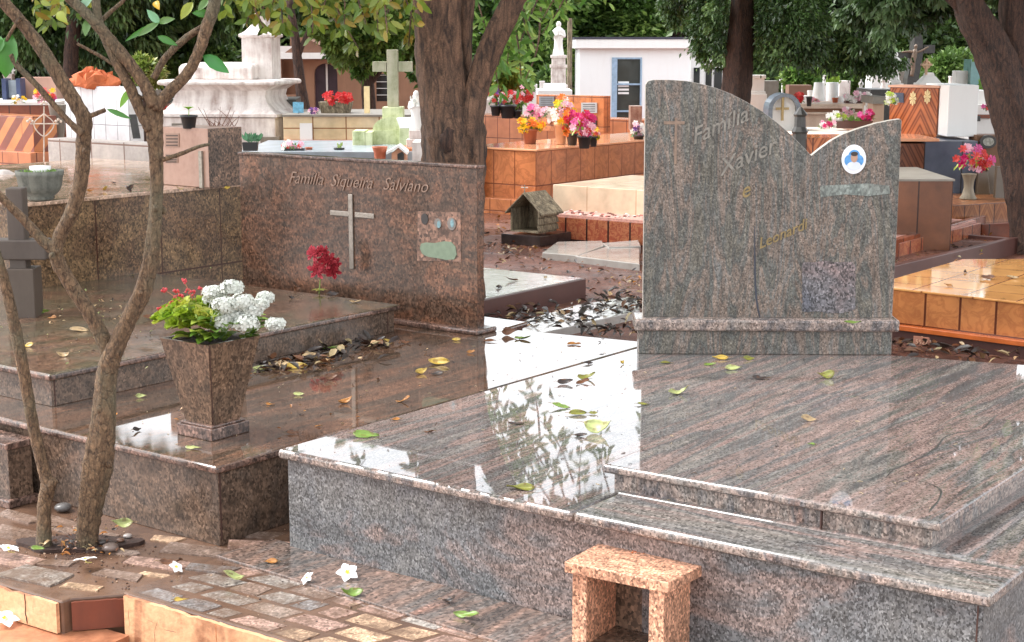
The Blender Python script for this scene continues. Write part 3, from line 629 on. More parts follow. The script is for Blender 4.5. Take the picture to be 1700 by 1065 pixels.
# ================================================================ speckled granite box, front right
bz = .245; tA, tB, tC, tD = P(937, 932, bz), P(1110, 967, bz), P(1175, 934, bz), P(1005, 895, bz)
nb = thing('candle_box', 'open-fronted box of ochre speckled granite slabs in front of the grey tomb', 'candle box', (tA.x, tA.y, 0))
mb = MB(); mb.prism([(p.x, p.y) for p in (tA, tB, tC, tD)], bz-.030, bz); mb.build('lid', M['speck'], nb, bevel=.0025)
u = (tB-tA); ul = u.length; u.normalize(); v = (tD-tA); vl = v.length; v.normalize(); o_ = Vector((tA.x, tA.y, 0))
for s_ in (.018, ul-.018-.044):
    mb = MB(); mb.obox(o_+u*s_+v*.012, u*.044, v*(vl-.03), (0, 0, bz-.031)); mb.build('side_slab', M['speck'], nb, bevel=.002)
mb = MB(); mb.obox(o_+u*.063+v*(vl-.05), u*(ul-.126), v*.03, (0, 0, bz-.031)); mb.build('back_slab', M['speck_d'], nb)
mb = MB(); mb.obox(o_+u*.063+v*.012, u*(ul-.126), v*(vl-.063), (0, 0, .02)); mb.build('floor_slab', M['b_side'], nb)
mb = MB(); a = o_+u*(ul*.62)+v*(vl-.053); mb.obox(a, u*.004, v*.004, (0, 0, bz-.033)); mb.build('joint', plain('black_gap', c(20, 16, 14), .8), nb)
mb = MB()
for k in range(9): q_ = P(1058+random.gauss(0, 10), 916+random.gauss(0, 1.6), bz+.001); mb.ball(q_, random.uniform(.001, .0035), 0, 6, 4, .3)
mb.build('wax_drip', plain('orange_wax', c(190, 84, 24), .3), nb)
# ================================================================ middle ground and background
WHT = c(232, 230, 226)
M['white'] = stained('white_limewash', WHT, c(150, 120, 110), .35, 6, .7, .5, 2)
M['white_clean'] = stained('white_paint', c(240, 240, 238), c(190, 180, 172), .25, 5, .6, .5, 1.5)
M['old_white'] = stained('weathered_white_stone', c(238, 231, 226), c(122, 84, 70), .95, 9, .8, .4, 4)
M['cream_tile'] = tiles('cream_tile', c(228, 204, 160), c(220, 192, 146), c(150, 100, 60), .33, .4, .006, c(240, 226, 196), .25, 1.5, .5, 'cloud')
M['orange_tile'] = tiles('orange_marbled_tile', c(206, 130, 84), c(198, 122, 76), c(126, 70, 44), .26, .34, .006, c(134, 78, 50), .2, 5, .45, 'noise')
M['orange_plain'] = tiles('orange_tile', c(200, 124, 82), c(188, 112, 72), c(110, 56, 36), .22, .3, .006, None, .25)
M['white_tile'] = tiles('white_tile', c(238, 238, 238), c(232, 232, 234), c(150, 150, 155), .17, .36, .004, None, .2)
M['grey_tile'] = tiles('grey_stone_tile', c(168, 158, 152), c(152, 144, 140), c(110, 80, 66), .36, .34, .006, c(190, 180, 172), .4, 30, .5, 'cloud')
M['orange_stripe'] = tiles('striped_orange_tile', c(206, 128, 74), c(206, 128, 74), c(120, 60, 40), .5, .5, .003, c(130, 66, 48), .3, 1.9, 1, 'stripe', R(45))
M['chev'] = tiles('veneer_pattern_tile', c(198, 116, 70), c(190, 108, 62), c(90, 44, 26), .62, .46, .006, c(108, 50, 28), .22, 7, .95, 'chevron')
M['chev_d'] = tiles('dark_veneer_pattern_tile', c(128, 78, 54), c(118, 70, 48), c(50, 30, 22), .4, .55, .008, c(66, 36, 26), .25, 8, .95, 'chevron')
M['slate_tile'] = tiles('blue_grey_tile', c(74, 82, 98), c(66, 74, 90), c(40, 36, 38), .34, .6, .006, c(96, 104, 120), .3, 4, .6, 'cloud')
M['brown_tile'] = tiles('brown_tile', c(126, 80, 54), c(114, 70, 46), c(52, 30, 24), .26, .8, .006, c(74, 50, 40), .3, 3, .6, 'cloud')
M['rust_tile'] = tiles('rust_tile', c(152, 82, 54), c(136, 70, 46), c(70, 38, 28), .24, .5, .007, c(96, 50, 36), .15, 4, .7, 'cloud')
M['carved'] = tiles('carved_brown_tile', c(150, 76, 54), c(142, 70, 48), c(50, 26, 22), .215, .5, .009, c(206, 146, 100), .3, 16, .5, 'noise')
M['amber_tile'] = tiles('amber_patterned_tile', c(188, 124, 74), c(164, 100, 58), c(90, 46, 28), .205, .6, .007, c(128, 70, 42), .12, 9, .4, 'noise')
M['amber_top'] = tiles('wet_amber_top_tile', c(214, 156, 92), c(200, 140, 80), c(140, 84, 46), .3, .3, .006, None, .05)
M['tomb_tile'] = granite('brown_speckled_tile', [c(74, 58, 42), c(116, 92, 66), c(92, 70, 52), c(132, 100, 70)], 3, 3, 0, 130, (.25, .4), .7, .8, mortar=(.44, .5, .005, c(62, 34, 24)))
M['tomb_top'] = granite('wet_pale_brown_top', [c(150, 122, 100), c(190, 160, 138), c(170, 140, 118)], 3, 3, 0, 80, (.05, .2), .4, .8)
M['maroon'] = stained('dark_maroon_kerb', c(88, 56, 50), c(60, 42, 38), .6, 3, .4)
M['wetconc'] = stained('wet_pale_concrete', c(176, 172, 166), c(110, 92, 80), .7, 3, .06, .4, 5)
M['conc'] = stained('grey_concrete', c(140, 134, 124), c(84, 70, 60), .7, 5, .5, .4, 4)
M['terra'] = plain('terracotta', c(176, 96, 66), .6, .15, 14, .2)
M['blackpot'] = plain('black_plastic', c(42, 42, 44), .35, .1)
M['glass'] = plain('dark_window', c(40, 44, 44), .06, .2, 3)
M['bluepaint'] = plain('pale_blue_paint', c(150, 176, 200), .4)
M['bronze'] = plain('dark_bronze', c(58, 56, 54), .4, .3, 20)
M['lime'] = stained('mossy_lime_green_plaster', c(214, 218, 176), c(116, 132, 66), 1, 9, .7, .4, 14)
M['brownwall'] = stained('brown_stucco', c(146, 108, 84), c(96, 66, 52), .6, 5, .8, .4, 2)
M['wood'] = bark('grey_weathered_wood', c(84, 72, 58), c(150, 136, 112), 8, .4)

def cpoly(xl, xc, xr, py, Y, z=None):
    """corner post in column xc at distance Y; one face runs left along the fronts, one runs away to the right"""
    C = Q(xc, py, Y)
    return C, run_to(C, -DA, xl), run_to(C, DB, xr)
def cbox(mb, xl, xc, xr, yt, Y, z0=None, zt=None, grow=0, mi=0):
    C, L_, R_ = cpoly(xl, xc, xr, yt, Y); zt = C.z if zt is None else zt; z0 = gz(Y)-.02 if z0 is None else z0
    poly = [C, R_, L_+(R_-C), L_]
    if grow: poly = inset_poly(poly, -grow)
    mb.prism([(p[0], p[1]) for p in poly], z0, zt, mi); return [Vector((p[0], p[1], zt)) for p in poly]
def fz(px, py, Y): q = Q(px, py, Y); return q.x, q.z
def fbox(mb, x0, x1, yt, yb, Y, dep, mi=0):
    a, zt = fz(x0, yt, Y); b, _ = fz(x1, yt, Y); z0 = fz(x0, yb, Y)[1] if yb is not None else gz(Y)-.02
    mb.box(a, b, Y, Y+dep, z0, zt, mi); return a, b, z0, zt

# ---- tall tile-clad tomb behind the brown one (left)
Yt = 7.8; t = thing('tiled_tomb', 'tall brown speckled tile tomb carrying a round stone bowl, behind the brown headstone', 'tomb', tuple(Q(42, 335, Yt).to_2d())+(0,))
C, _, R_ = cpoly(20, 42, 560, 337, Yt); zt = C.z; L_ = C-DA*2.3
TT = [C, R_, L_+(R_-C), L_]
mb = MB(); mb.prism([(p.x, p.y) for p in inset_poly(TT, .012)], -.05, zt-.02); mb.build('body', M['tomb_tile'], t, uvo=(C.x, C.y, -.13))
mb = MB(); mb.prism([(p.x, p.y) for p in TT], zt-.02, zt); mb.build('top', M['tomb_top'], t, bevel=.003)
zT = zt
def onT(x, y): return P(x, y, zT)
b0 = onT(348, 312); 
C2_ = Vector((b0.x, b0.y, zT)); L2 = run_to(C2_, -DA, 268); R2 = run_to(C2_, DB, 404); zh = Q(348, 213, C2_.y).z
mb = MB(); mb.prism([(p.x, p.y) for p in (C2_, R2, L2+(R2-C2_), L2)], zT+.001, zh)
for i, f in enumerate(mb.f):
    n = (Vector(mb.v[f[1]])-Vector(mb.v[f[0]])).cross(Vector(mb.v[f[2]])-Vector(mb.v[f[1]]))
    if abs(n.normalized().dot(DB)) > .8 or i == 1: mb.m[i] = 1
mb.build('headstone', [M['speck_d'], stained('lit_pink_granite_face', c(176, 140, 122), c(130, 86, 70), .7, 8, .3, .4, 20)], t, bevel=.003)  # pink granite, front and top coloured paler than the sides as if lit
n_ = DB
def onp(p0, x, y, off=.004): return PL(x, y, p0, DB)-DB*off
mb = MB()
for (x0, y0, x1, y1) in ((275, 221, 298, 244), (275, 255, 296, 270)):
    mb.extr([onp(C2_, x0, y0), onp(C2_, x1, y0), onp(C2_, x1, y1), onp(C2_, x0, y1)], DB*.003)
    for k in range(4):
        yy = y0+(y1-y0)*(k+.5)/4.3; mb.extr([onp(C2_, x0+2, yy, .006), onp(C2_, x1-2, yy, .006), onp(C2_, x1-2, yy+2, .006), onp(C2_, x0+2, yy+2, .006)], DB*.002, 1)
mb.build('plaque', [plain('brown_plaque', c(150, 118, 100), .4), plain('dark_lettering', c(70, 50, 42), .5)], t)
mb = MB(); mb.obox(C2_+(L2-C2_)*.17-DB*.014, DA*.025, DB*.013, (0, 0, (zh-zT)*.62)); mb.build('metal_rail', M['brass'], t)
mb = MB(); cb_ = P(68, 332, zT+.001); rr = .1235
mb.lathe(cb_, [(.02, 0), (.058, 0), (.068, .012), (.066, .02), (.094, .045), (.108, .075), (.114, .12), (.119, .128), (.121, .152), (.112, .152), (.104, .135), (.02, .13)], 32)
o = mb.build('stone_bowl', stained('lichen_grey_concrete', c(126, 126, 116), c(60, 62, 58), .9, 5, .8, .3, 26), loc=tuple(cb_), smooth=True); tag(o, 'round lichen-grey concrete bowl holding a little green, on the tiled tomb', 'bowl')
V, Fc, Cc = [], [], []
for k in range(140):
    a = random.uniform(0, 6.28); r = .1*math.sqrt(random.random()); quadleaf(V, Fc, Cc, cb_+Vector((r*math.cos(a), r*math.sin(a), .13)), (Vector((0, 0, 1))+rv(.8)).normalized(), Vector((1, 0, 0)), .03, .012, jc(c(130, 160, 80), .3), .2, .2)
tag(leafobj('seedlings', V, Fc, Cc, M['leaf'], loc=tuple(cb_)), 'short green seedlings and moss filling the round stone bowl', 'plant')
mb = MB(); k = cb_+Vector((-.01, .05, .135)); mb.lathe(k, [(.05, 0), (.055, .035), (.0, .04)], 14); tag(mb.build('plastic_tub', M['white_clean'], loc=tuple(k), smooth=True), 'white plastic tub sunk in the round stone bowl', 'tub')

# ---- weathered grey cross standing at far left
cx = thing('grave_cross', 'weathered grey stone cross beside the tiled tomb at the left edge', 'cross', (Q(22, 500, 7.0).x, 7.0, 0))
a = Q(8, 312, 7.0); b = Q(36, 312, 7.0); mb = MB()
mb.obox((a.x, 7.0, .0), (b.x-a.x, 0, 0), (0, .08, 0), (0, 0, a.z)); 
l, r_ = Q(-60, 398, 7.0), Q(76, 398, 7.0); mb.obox((l.x, 6.985, l.z-.09), (r_.x-l.x, 0, 0), (0, .11, 0), (0, 0, .09)); mb.build('shaft', stained('dark_grey_stone', c(88, 78, 70), c(56, 46, 42), .9, 5), cx, bevel=.006)
mb = MB(); mb.obox((a.x-.01, 6.97, 0), (b.x-a.x+.05, 0, 0), (0, .13, 0), (0, 0, Q(20, 445, 7).z)); mb.build('base', stained('grey_brown_slab', c(88, 76, 66), c(58, 46, 40), .9, 4), cx, bevel=.004)

# ---- low kerb with wet top between the headstones
t = thing('low_grave', 'low dark kerbed grave with a bright wet top, beside the brown headstone', 'grave')
zk = .105; A1 = P(973, 461, zk); poly = [A1, A1-DA*1.6, A1-DA*1.6-DB*1.9, A1-DB*1.9]
mb = MB(); mb.prism([(p.x, p.y) for p in poly], -.05, zk-.006); mb.build('kerb', M['maroon'], t, bevel=.004)
mb = MB(); mb.prism([(p[0], p[1]) for p in inset_poly(poly, .02)], zk-.006, zk); mb.build('wet_top', M['wetconc'], t)
mb = MB(); mb.prism([(p.x, p.y) for p in (P(1060, 490, .02), P(960, 505, .02), P(880, 528, .02), P(835, 548, .02), P(900, 552, .02), P(1062, 515, .02))], -.05, .02)
tag(mb.build('wet_footing', M['wetconc'], bevel=.004), kind='structure')
mb = MB()
for pp in (((925, 402), (1000, 400), (1002, 408), (960, 425), (900, 420)), ((955, 425), (1010, 408), (1062, 412), (1062, 438)), ((1000, 405), (1060, 400), (1064, 410), (1010, 412))):
    q_ = [P(x, y, .02) for x, y in pp]; mb.prism([(p.x, p.y) for p in q_], -.05, random.uniform(.02, .045), 0)
tag(mb.build('broken_paving', M['wetconc'], bevel=.006), kind='structure')
# ---- little house shrine
sh = P(880, 398, .0); t = thing('candle_house', 'small weathered shrine like a bird house with a gable roof on a dark stone plinth', 'shrine', (sh.x, sh.y, 0))
S_ = .0051
def sp(a, b, z): return Vector((sh.x, sh.y, 0))+DA*a+DB*b+Zv*z
mb = MB(); mb.prism([(p.x, p.y) for p in (sp(-.2, -.14, 0), sp(.2, -.14, 0), sp(.2, .32, 0), sp(-.2, .32, 0))], -.03, .055); mb.build('plinth', plain('dark_wet_stone', c(58, 48, 46), .2, .3, 20), t, bevel=.005)
mb = MB(); wv_ = .145; hv = .2; rz_ = .33
for s in (-1, 1): mb.obox(sp(s*wv_-(.012 if s > 0 else -.0)-(.0 if s > 0 else 0), -.08, .085), DA*.012, DB*.26, Zv*(hv-.02))
mb.obox(sp(-wv_, .17, .085), DA*2*wv_, DB*.012, Zv*(hv-.02)); mb.obox(sp(-wv_, -.08, .072), DA*2*wv_, DB*.26, Zv*.012)
mb.extr([sp(-wv_, .17, hv+.065), sp(wv_, .17, hv+.065), sp(0, .17, rz_+.05)], DB*.012)
mb.build('box', M['wood'], t)
mb = MB()
for s in (-1, 1):
    a, b = sp(s*.19, -.1, hv+.02), sp(0, -.1, rz_+.062); d = (b-a); nn = Vector((0, 0, 1)); mb.extr([a, b, b+nn*.014, a+nn*.014], DB*.32)
mb.build('roof', M['wood'], t, bevel=.002)
for k in range(3):
    mb = MB(); mb.obox(sp(wv_+.001, -.085, .09+.058*k), DA*(.014+.006), DB*.27, Zv*.045+DA*-.012); mb.build('side_board', M['wood'], t)
mb = MB(); mb.tube([sp(0, -.08, rz_+.06), sp(0, -.08, rz_+.14)], [.005, .004], 6); mb.tube([sp(-.035, -.08, rz_+.115), sp(.035, -.08, rz_+.115)], [.004, .004], 6); mb.build('finial_cross', M['brass'], t)

# ---- grave with carved tile kerb and red gravel, cream and orange tombs behind it
t = thing('kerbed_grave', 'gravel grave edged with carved brown tiles, in front of the cream slab', 'grave')
zc_ = .19; A = P(905, 354, zc_); B = A+DA*3.2; poly = [A, B, B+DB*1.7, A+DB*1.7]
mb = MB(); mb.prism([(p.x, p.y) for p in poly], -.05, zc_-.02); mb.build('kerb', M['carved'], t, uvo=(A.x, A.y, -.02), bevel=.004)
gm = plain('pink_white_gravel', c(196, 150, 138), .5, .3, 60, .6); n_t = gm.node_tree
mb = MB(); mb.prism([(p[0], p[1]) for p in inset_poly(poly, .03)], zc_-.02, zc_); gr = mb.build('gravel_bed', gm, t)
mb = MB()
for k in range(900):
    q_ = A+DA*random.uniform(.04, 2.2)+DB*random.uniform(.04, 1.6)+Zv*.004; mb.ball(q_, random.uniform(.008, .02), random.choice((0, 0, 1, 2)), 5, 3, .5)
tag(mb.build('loose_gravel', [plain('pale_pebble', c(226, 206, 200), .4), plain('pink_pebble', c(190, 120, 110), .5), plain('brown_pebble', c(120, 76, 66), .5)], t), kind='stuff')
t = thing('cream_tomb', 'low cream marble tile slab tomb between the gravel grave and the orange tomb', 'tomb')
Cc0 = Q(918, 306, 13.7); mb = MB(); mb.prism([(p.x, p.y) for p in (Cc0, Cc0+DA*2.6, Cc0+DA*2.6+DB*1.3, Cc0+DB*1.3)], -.05, Cc0.z); mb.build('body', tiles('cream_marble_tile', c(232, 212, 184), c(226, 204, 176), c(190, 150, 120), .5, .5, .004, c(214, 180, 150), .15, 4, .4, 'cloud'), t, bevel=.004)
t = thing('orange_tomb', 'large orange marbled tile tomb with flower pots on its wet top', 'tomb')
mb = MB(); OT = cbox(mb, 770, 890, 1290, 251, 15.3); mb.build('body', M['orange_tile'], t, uvo=(OT[0].x, OT[0].y, OT[0].z), bevel=.006)
zo = OT[0].z
mb = MB(); mb.prism([(p[0], p[1]) for p in inset_poly(OT, -.015)], zo, zo+.02); mb.build('top', plain('wet_orange_top', c(226, 160, 118), .08, .12, 3), t, bevel=.004)
mb = MB(); mb.prism([(p[0], p[1]) for p in inset_poly(OT, -.16)], -.05, .12); mb.build('plinth_step', M['orange_tile'], t, bevel=.004)
hsC, hsL, hsR = cpoly(890, 1002, 1013, 240, 18.2); zz = Q(1002, 159, 18.2).z
mb = MB(); mb.prism([(p.x, p.y) for p in (hsC, hsR, hsL+(hsR-hsC), hsL)], zo+.02, zz); mb.build('headstone', M['orange_tile'], t, bevel=.004)
for (x0, y0, x1, y1, m_, sh_) in ((896, 160, 921, 176, 'slab_grey', 0), (966, 170, 992, 187, 'slab_silver', 0), (971, 193, 991, 208, 'slab_dark', 0), (889, 176, 897, 190, 'photo', 1), (904, 178, 916, 193, 'photo', 1), (909, 195, 917, 205, 'photo', 1)):
    mb = MB(); 
    if sh_:
        disc(mb, onp(hsC, (x0+x1)/2, (y0+y1)/2, .02), DA, Zv, (x1-x0)*.0055*.62, (y1-y0)*.0068*.5, .012, DB, 0, 16); mb.build('photo_medallion', plain('oval_photo', c(214, 190, 180), .25, .3, 30), t)
    else:
        col = {'slab_grey': c(120, 122, 126), 'slab_silver': c(176, 176, 176), 'slab_dark': c(50, 52, 58)}[m_]
        mb.extr([onp(hsC, x0, y0, .015), onp(hsC, x1, y0, .015), onp(hsC, x1, y1, .015), onp(hsC, x0, y1, .015)], DB*.013)
        for k in range(4):
            yy = y0+(y1-y0)*(k+.6)/4.6; mb.extr([onp(hsC, x0+3, yy, .018), onp(hsC, x1-3, yy, .018), onp(hsC, x1-3, yy+1.3, .018), onp(hsC, x0+3, yy+1.3, .018)], DB*.003, 1)
        mb.build('plaque', [plain(m_, col, .3), plain('lettering_'+m_, tuple(min(1, x*2.2+.02) for x in col[:3])+(1,) if m_ == 'slab_dark' else c(90, 90, 92), .4)], t)

# pots and bouquets
FL_COLS = {k: petal('petals_'+k, v, .5, .2, .15) for k, v in dict(yellow=c(240, 200, 40), orange=c(236, 130, 50), white=c(240, 236, 232), pink=c(226, 110, 170), magenta=c(206, 40, 110), red=c(206, 40, 44), pale=c(240, 190, 205), purple=c(120, 70, 150), lime=c(190, 210, 80), coral=c(226, 90, 84)).items()}
M['glf'] = M['leaf']
def pot(px, py, r, h, Y=None, z=None, mt='terra', label='', kind='flower_pot', prof=None, cat='pot', sq=0, sy=1, n=20):
    p = P(px, py, z) if z is not None else Q(px, py, Y)
    dep = p.y; s = dep/F; rr, hh = r*s, h*s; mb = MB()
    pr = prof or [(.7, 0), (.72, .02), (.93, .82), (1.04, .83), (1.06, 1), (.92, 1), (.88, .86), (.05, .84)]
    mb.lathe((0, 0, 0), [(a*rr, b*hh) for a, b in pr], n, 0, sq, 0, sy)
    mb.v = [(v[0]+p.x, v[1]+p.y, v[2]+p.z) for v in mb.v]
    o = mb.build(kind, M[mt] if isinstance(mt, str) else mt, loc=tuple(p), smooth=not sq); tag(o, label, cat); return p, rr, hh
def bouquet(px, py, w, h, Y, cols, n, r, label, cat='flowers', name='flower_bouquet', leaves=24, lcol=None, leafl=1.6):
    """blooms filling a w x h pixel ellipse"""
    cen = Q(px, py, Y); s = Y/F; t = thing(name, label, cat, tuple(cen-Zv*h*s*.5))
    for ck in sorted(set(cols)):
        mb = MB(); k = [i for i in range(n) if cols[i % len(cols)] == ck]
        for i in k:
            a = random.uniform(0, 6.28); q_ = math.sqrt(random.uniform(.02, 1)); p = cen+Vector((math.cos(a)*q_*w*s*.5, random.uniform(-1, .6)*w*s*.35, math.sin(a)*q_*h*s*.5))
            bloom(mb, p, Vector((math.cos(a)*.5, -1, .3+math.sin(a)*.5)), r*s*random.uniform(.8, 1.2), 2, 6, 0, .4)
        mb.build('blooms', FL_COLS[ck], t)
    V, Fc, Cc = [], [], []
    for i in range(leaves):
        a = random.uniform(0, 6.28); p = cen+Vector((math.cos(a)*w*s*.25, random.uniform(-.2, .2)*w*s, -h*s*.35+abs(math.sin(a))*h*s*.3)); quadleaf(V, Fc, Cc, p, (Vector((math.cos(a), -.4, math.sin(a)))+rv(.4)).normalized(), Zv, r*s*leafl, r*s*.7, jc(lcol or c(80, 120, 50), .3), .2, .3)
    leafobj('greenery', V, Fc, Cc, M['leaf'], t); return t
zp = zo+.022
p, *_ = pot(880, 238, 13, 25, z=zp, mt=stained('stained_terracotta', c(160, 96, 70), c(90, 60, 50), .8, 5), label='round terracotta pot with yellow flowers on the orange tomb')
bouquet(881, 207, 44, 22, p.y, ['yellow', 'yellow', 'orange'], 22, 6.5, 'yellow artificial flowers in the round terracotta pot')
bouquet(886, 186, 26, 20, p.y+.5, ['pink', 'pale'], 14, 6, 'pale pink flowers rising behind the yellow bunch')
p, *_ = pot(931, 239, 11, 36, z=zp, mt=plain('tan_vase', c(206, 160, 124), .5), label='tall tan vase with a high mixed bunch on the orange tomb')
bouquet(935, 183, 36, 44, p.y, ['yellow', 'white', 'orange', 'yellow', 'lime', 'pale'], 26, 7, 'tall bunch of yellow, orange and white flowers in the tan vase')
bouquet(909, 186, 16, 16, p.y+.2, ['white', 'pale'], 9, 5, 'small white flowers left of the tall bunch')
p, *_ = pot(950, 240, 10, 19, z=zp, mt='blackpot', label='black pot behind the front black pot on the orange tomb')
bouquet(950, 204, 26, 40, p.y, ['red', 'magenta', 'orange', 'red'], 18, 7, 'red and orange flowers between the tall bunch and the magenta one')
p, *_ = pot(970, 246, 11.5, 21, z=zp, mt='blackpot', label='front black pot, nearest the edge of the orange tomb')
bouquet(966, 205, 40, 38, p.y-.02, ['magenta', 'pink', 'magenta', 'pale', 'red'], 32, 7, 'large magenta and pink flowers in the front black pot', lcol=c(150, 170, 60))
p, *_ = pot(985, 243, 7, 17, z=zp, mt='blackpot', label='narrow black pot right of the front black pot')
bouquet(986, 222, 14, 18, p.y, ['pale', 'yellow', 'coral'], 10, 5, 'small wilting pale flowers at the right of the magenta ones')
p, *_ = pot(1060, 240, 9, 16, Y=17, mt='blackpot', label='black pot just left of the streaked headstone')
bouquet(1058, 215, 18, 26, 17, ['white', 'white', 'pale', 'purple'], 20, 5, 'white and lilac flowers touching the edge of the streaked headstone')
t = thing('niche', 'dark brown veined stone niche in front of the chapel door', 'niche'); mb = MB(); fbox(mb, 1047, 1066, 176, 216, 19, .3); mb.build('body', stained('brown_marble', c(130, 80, 60), c(226, 200, 180), .8, 6, .3, .4, 12), t)
# orange row of tombs further back, left of the orange headstone
t = thing('tiled_wall_tomb', 'long orange tile tomb behind the trunk with a white top', 'tomb'); mb = MB(); cbox(mb, 640, 1100, 1130, 200, 21, zt=None); mb.build('body', M['orange_plain'], t)
# ledge for pots
for i, (x, y, r, h, lab) in enumerate(((823, 192, 9, 17, 'leftmost black pot on the far orange tomb, just right of the trunk'), (843, 196, 14, 22, 'wide black pot on the far orange tomb'), (859, 196, 7, 13, 'small black pot nearest the orange headstone'))):
    p, *_ = pot(x, y, r, h, Y=21.3, mt='blackpot', label=lab)
bouquet(822, 162, 22, 24, 21.5, ['white', 'purple', 'coral'], 14, 5, 'white and purple flowers just right of the big trunk')
bouquet(846, 163, 34, 22, 21.6, ['coral', 'pale', 'white', 'red'], 22, 5, 'mixed coral and white flowers in the wide black pot')
bouquet(872, 155, 24, 26, 21.9, ['pale', 'red', 'coral'], 16, 5, 'red and pale flowers behind the left end of the orange headstone')

# ---- chapel
Yc = 38.0; zg = gz(Yc)
t = thing('chapel', 'small white flat-roofed burial chapel with a glazed door', 'chapel', (Q(1055, 200, Yc).x, Yc, zg))
x0, z1 = fz(962, 80, Yc); x1, _ = fz(1146, 80, Yc); dx0, dz1 = fz(1016, 95, Yc); dx1, _ = fz(1066, 95, Yc); dz0 = fz(1016, 216, Yc)[1]
mb = MB(); mb.box(x0, dx0, Yc, Yc+.15, zg, z1); mb.box(dx1, x1, Yc, Yc+.15, zg, z1); mb.box(dx0, dx1, Yc, Yc+.15, dz1, z1); mb.box(dx0, dx1, Yc, Yc+.15, zg, dz0)
mb.box(x0, x0+.15, Yc+.15, Yc+2.6, zg, z1); mb.box(x1-.15, x1, Yc+.15, Yc+2.6, zg, z1); mb.box(x0+.15, x1-.15, Yc+2.45, Yc+2.6, zg, z1); mb.build('wall', stained('white_chapel_wall', c(242, 244, 244), c(190, 176, 168), .2, 9, .7, .5, 1), t)
a, zr = fz(955, 61, Yc-.2); b, zrb = fz(1152, 80, Yc-.2); mb = MB(); mb.box(a, b, Yc-.2, Yc+2.8, z1+.0, zr-.05); mb.build('roof', M['white_clean'], t, bevel=.01)
mb = MB(); mb.box(a-.02, b+.02, Yc-.22, Yc+2.82, zr-.05, zr); mb.build('roof_edge', plain('dark_roof_edge', c(60, 60, 74), .6), t)
mb = MB(); mb.box(dx0, dx0+.13, Yc-.03, Yc+.12, dz0, dz1); mb.box(dx0+.13, dx1, Yc-.02, Yc+.1, dz1-.04, dz1); mb.box(dx1-.04, dx1, Yc-.02, Yc+.1, dz0, dz1-.04); mb.build('door_frame', M['bluepaint'], t)
dr = MB()
for zf in (.36, .73): dr.box(dx0+.13, dx1-.04, Yc+.0, Yc+.05, dz1-(dz1-dz0)*zf-.03, dz1-(dz1-dz0)*zf+.01)
d_ = dr.build('door', M['bluepaint'], t); mb = MB(); mb.box(dx0+.13, dx1-.04, Yc+.06, Yc+.07, dz0, dz1-.04); mb.build('pane', plain('chapel_glass', c(66, 70, 66), .05, .3, 1.2), d_)
mb = MB()
for k in range(4): mb.box(dx0+.16, dx0+.42, Yc+.05, Yc+.058, dz1-.62-.085*k, dz1-.57-.085*k)
mb.build('louvre', M['white_clean'], d_)
mb = MB(); st0, sz = fz(1012, 216, Yc-1.0); st1, _ = fz(1066, 216, Yc-1.0); mb.box(st0, st1+1, Yc-1, Yc-.01, zg, sz); mb.build('door_step', tiles('red_step_tile', c(150, 70, 60), c(140, 62, 54), c(80, 40, 36), .34, .6, .01), t)
# second white building right of it
t = thing('chapel', 'white building with narrow dark windows, partly hidden by the right trunk', 'building', (Q(1175, 150, 41).x, 41, -.6))
mb = MB(); fbox(mb, 1147, 1215, 86, None, 41, 2.5); mb.build('wall', M['white_clean'], t)
mb = MB(); fbox(mb, 1143, 1219, 80, 88, 40.9, 2.8); mb.build('roof', M['white_clean'], t)
for x in (1152, 1172, 1186):
    mb = MB(); fbox(mb, x, x+(10 if x < 1180 else 13), 112, 150, 40.97, .05); mb.build('window', M['glass'], t)
# statue column left of the chapel
def figure(name, mt, parent, cen, h, n=12, arms=0, lean=0):
    """robed standing figure, one continuous surface"""
    prof = [(.17, 0), (.16, .06), (.125, .25), (.12, .42), (.15, .56), (.165, .68), (.15, .76), (.075, .82), (.055, .845), (.07, .87), (.078, .91), (.07, .955), (.03, 1.0)]
    mb = MB(); rings = []
    for k, (r, z) in enumerate(prof):
        rings.append([(cen[0]+r*h*math.cos(2*math.pi*i/n)*(1+.08*math.sin(i*2.3)*(z < .6)), cen[1]+r*h*.72*math.sin(2*math.pi*i/n)*(1+.08*math.cos(i*1.9)*(z < .6)), cen[2]+z*h) for i in range(n)])
    mb.loft(rings)
    for s in (-1, 1):
        mb.tube([Vector(cen)+Vector((s*.14*h, 0, .72*h)), Vector(cen)+Vector((s*.17*h, -.05*h, .56*h)), Vector(cen)+Vector((s*.03*h, -.14*h, .62*h))], [.05*h, .045*h, .03*h], 7)
    return mb.build(name, mt, parent, smooth=True)
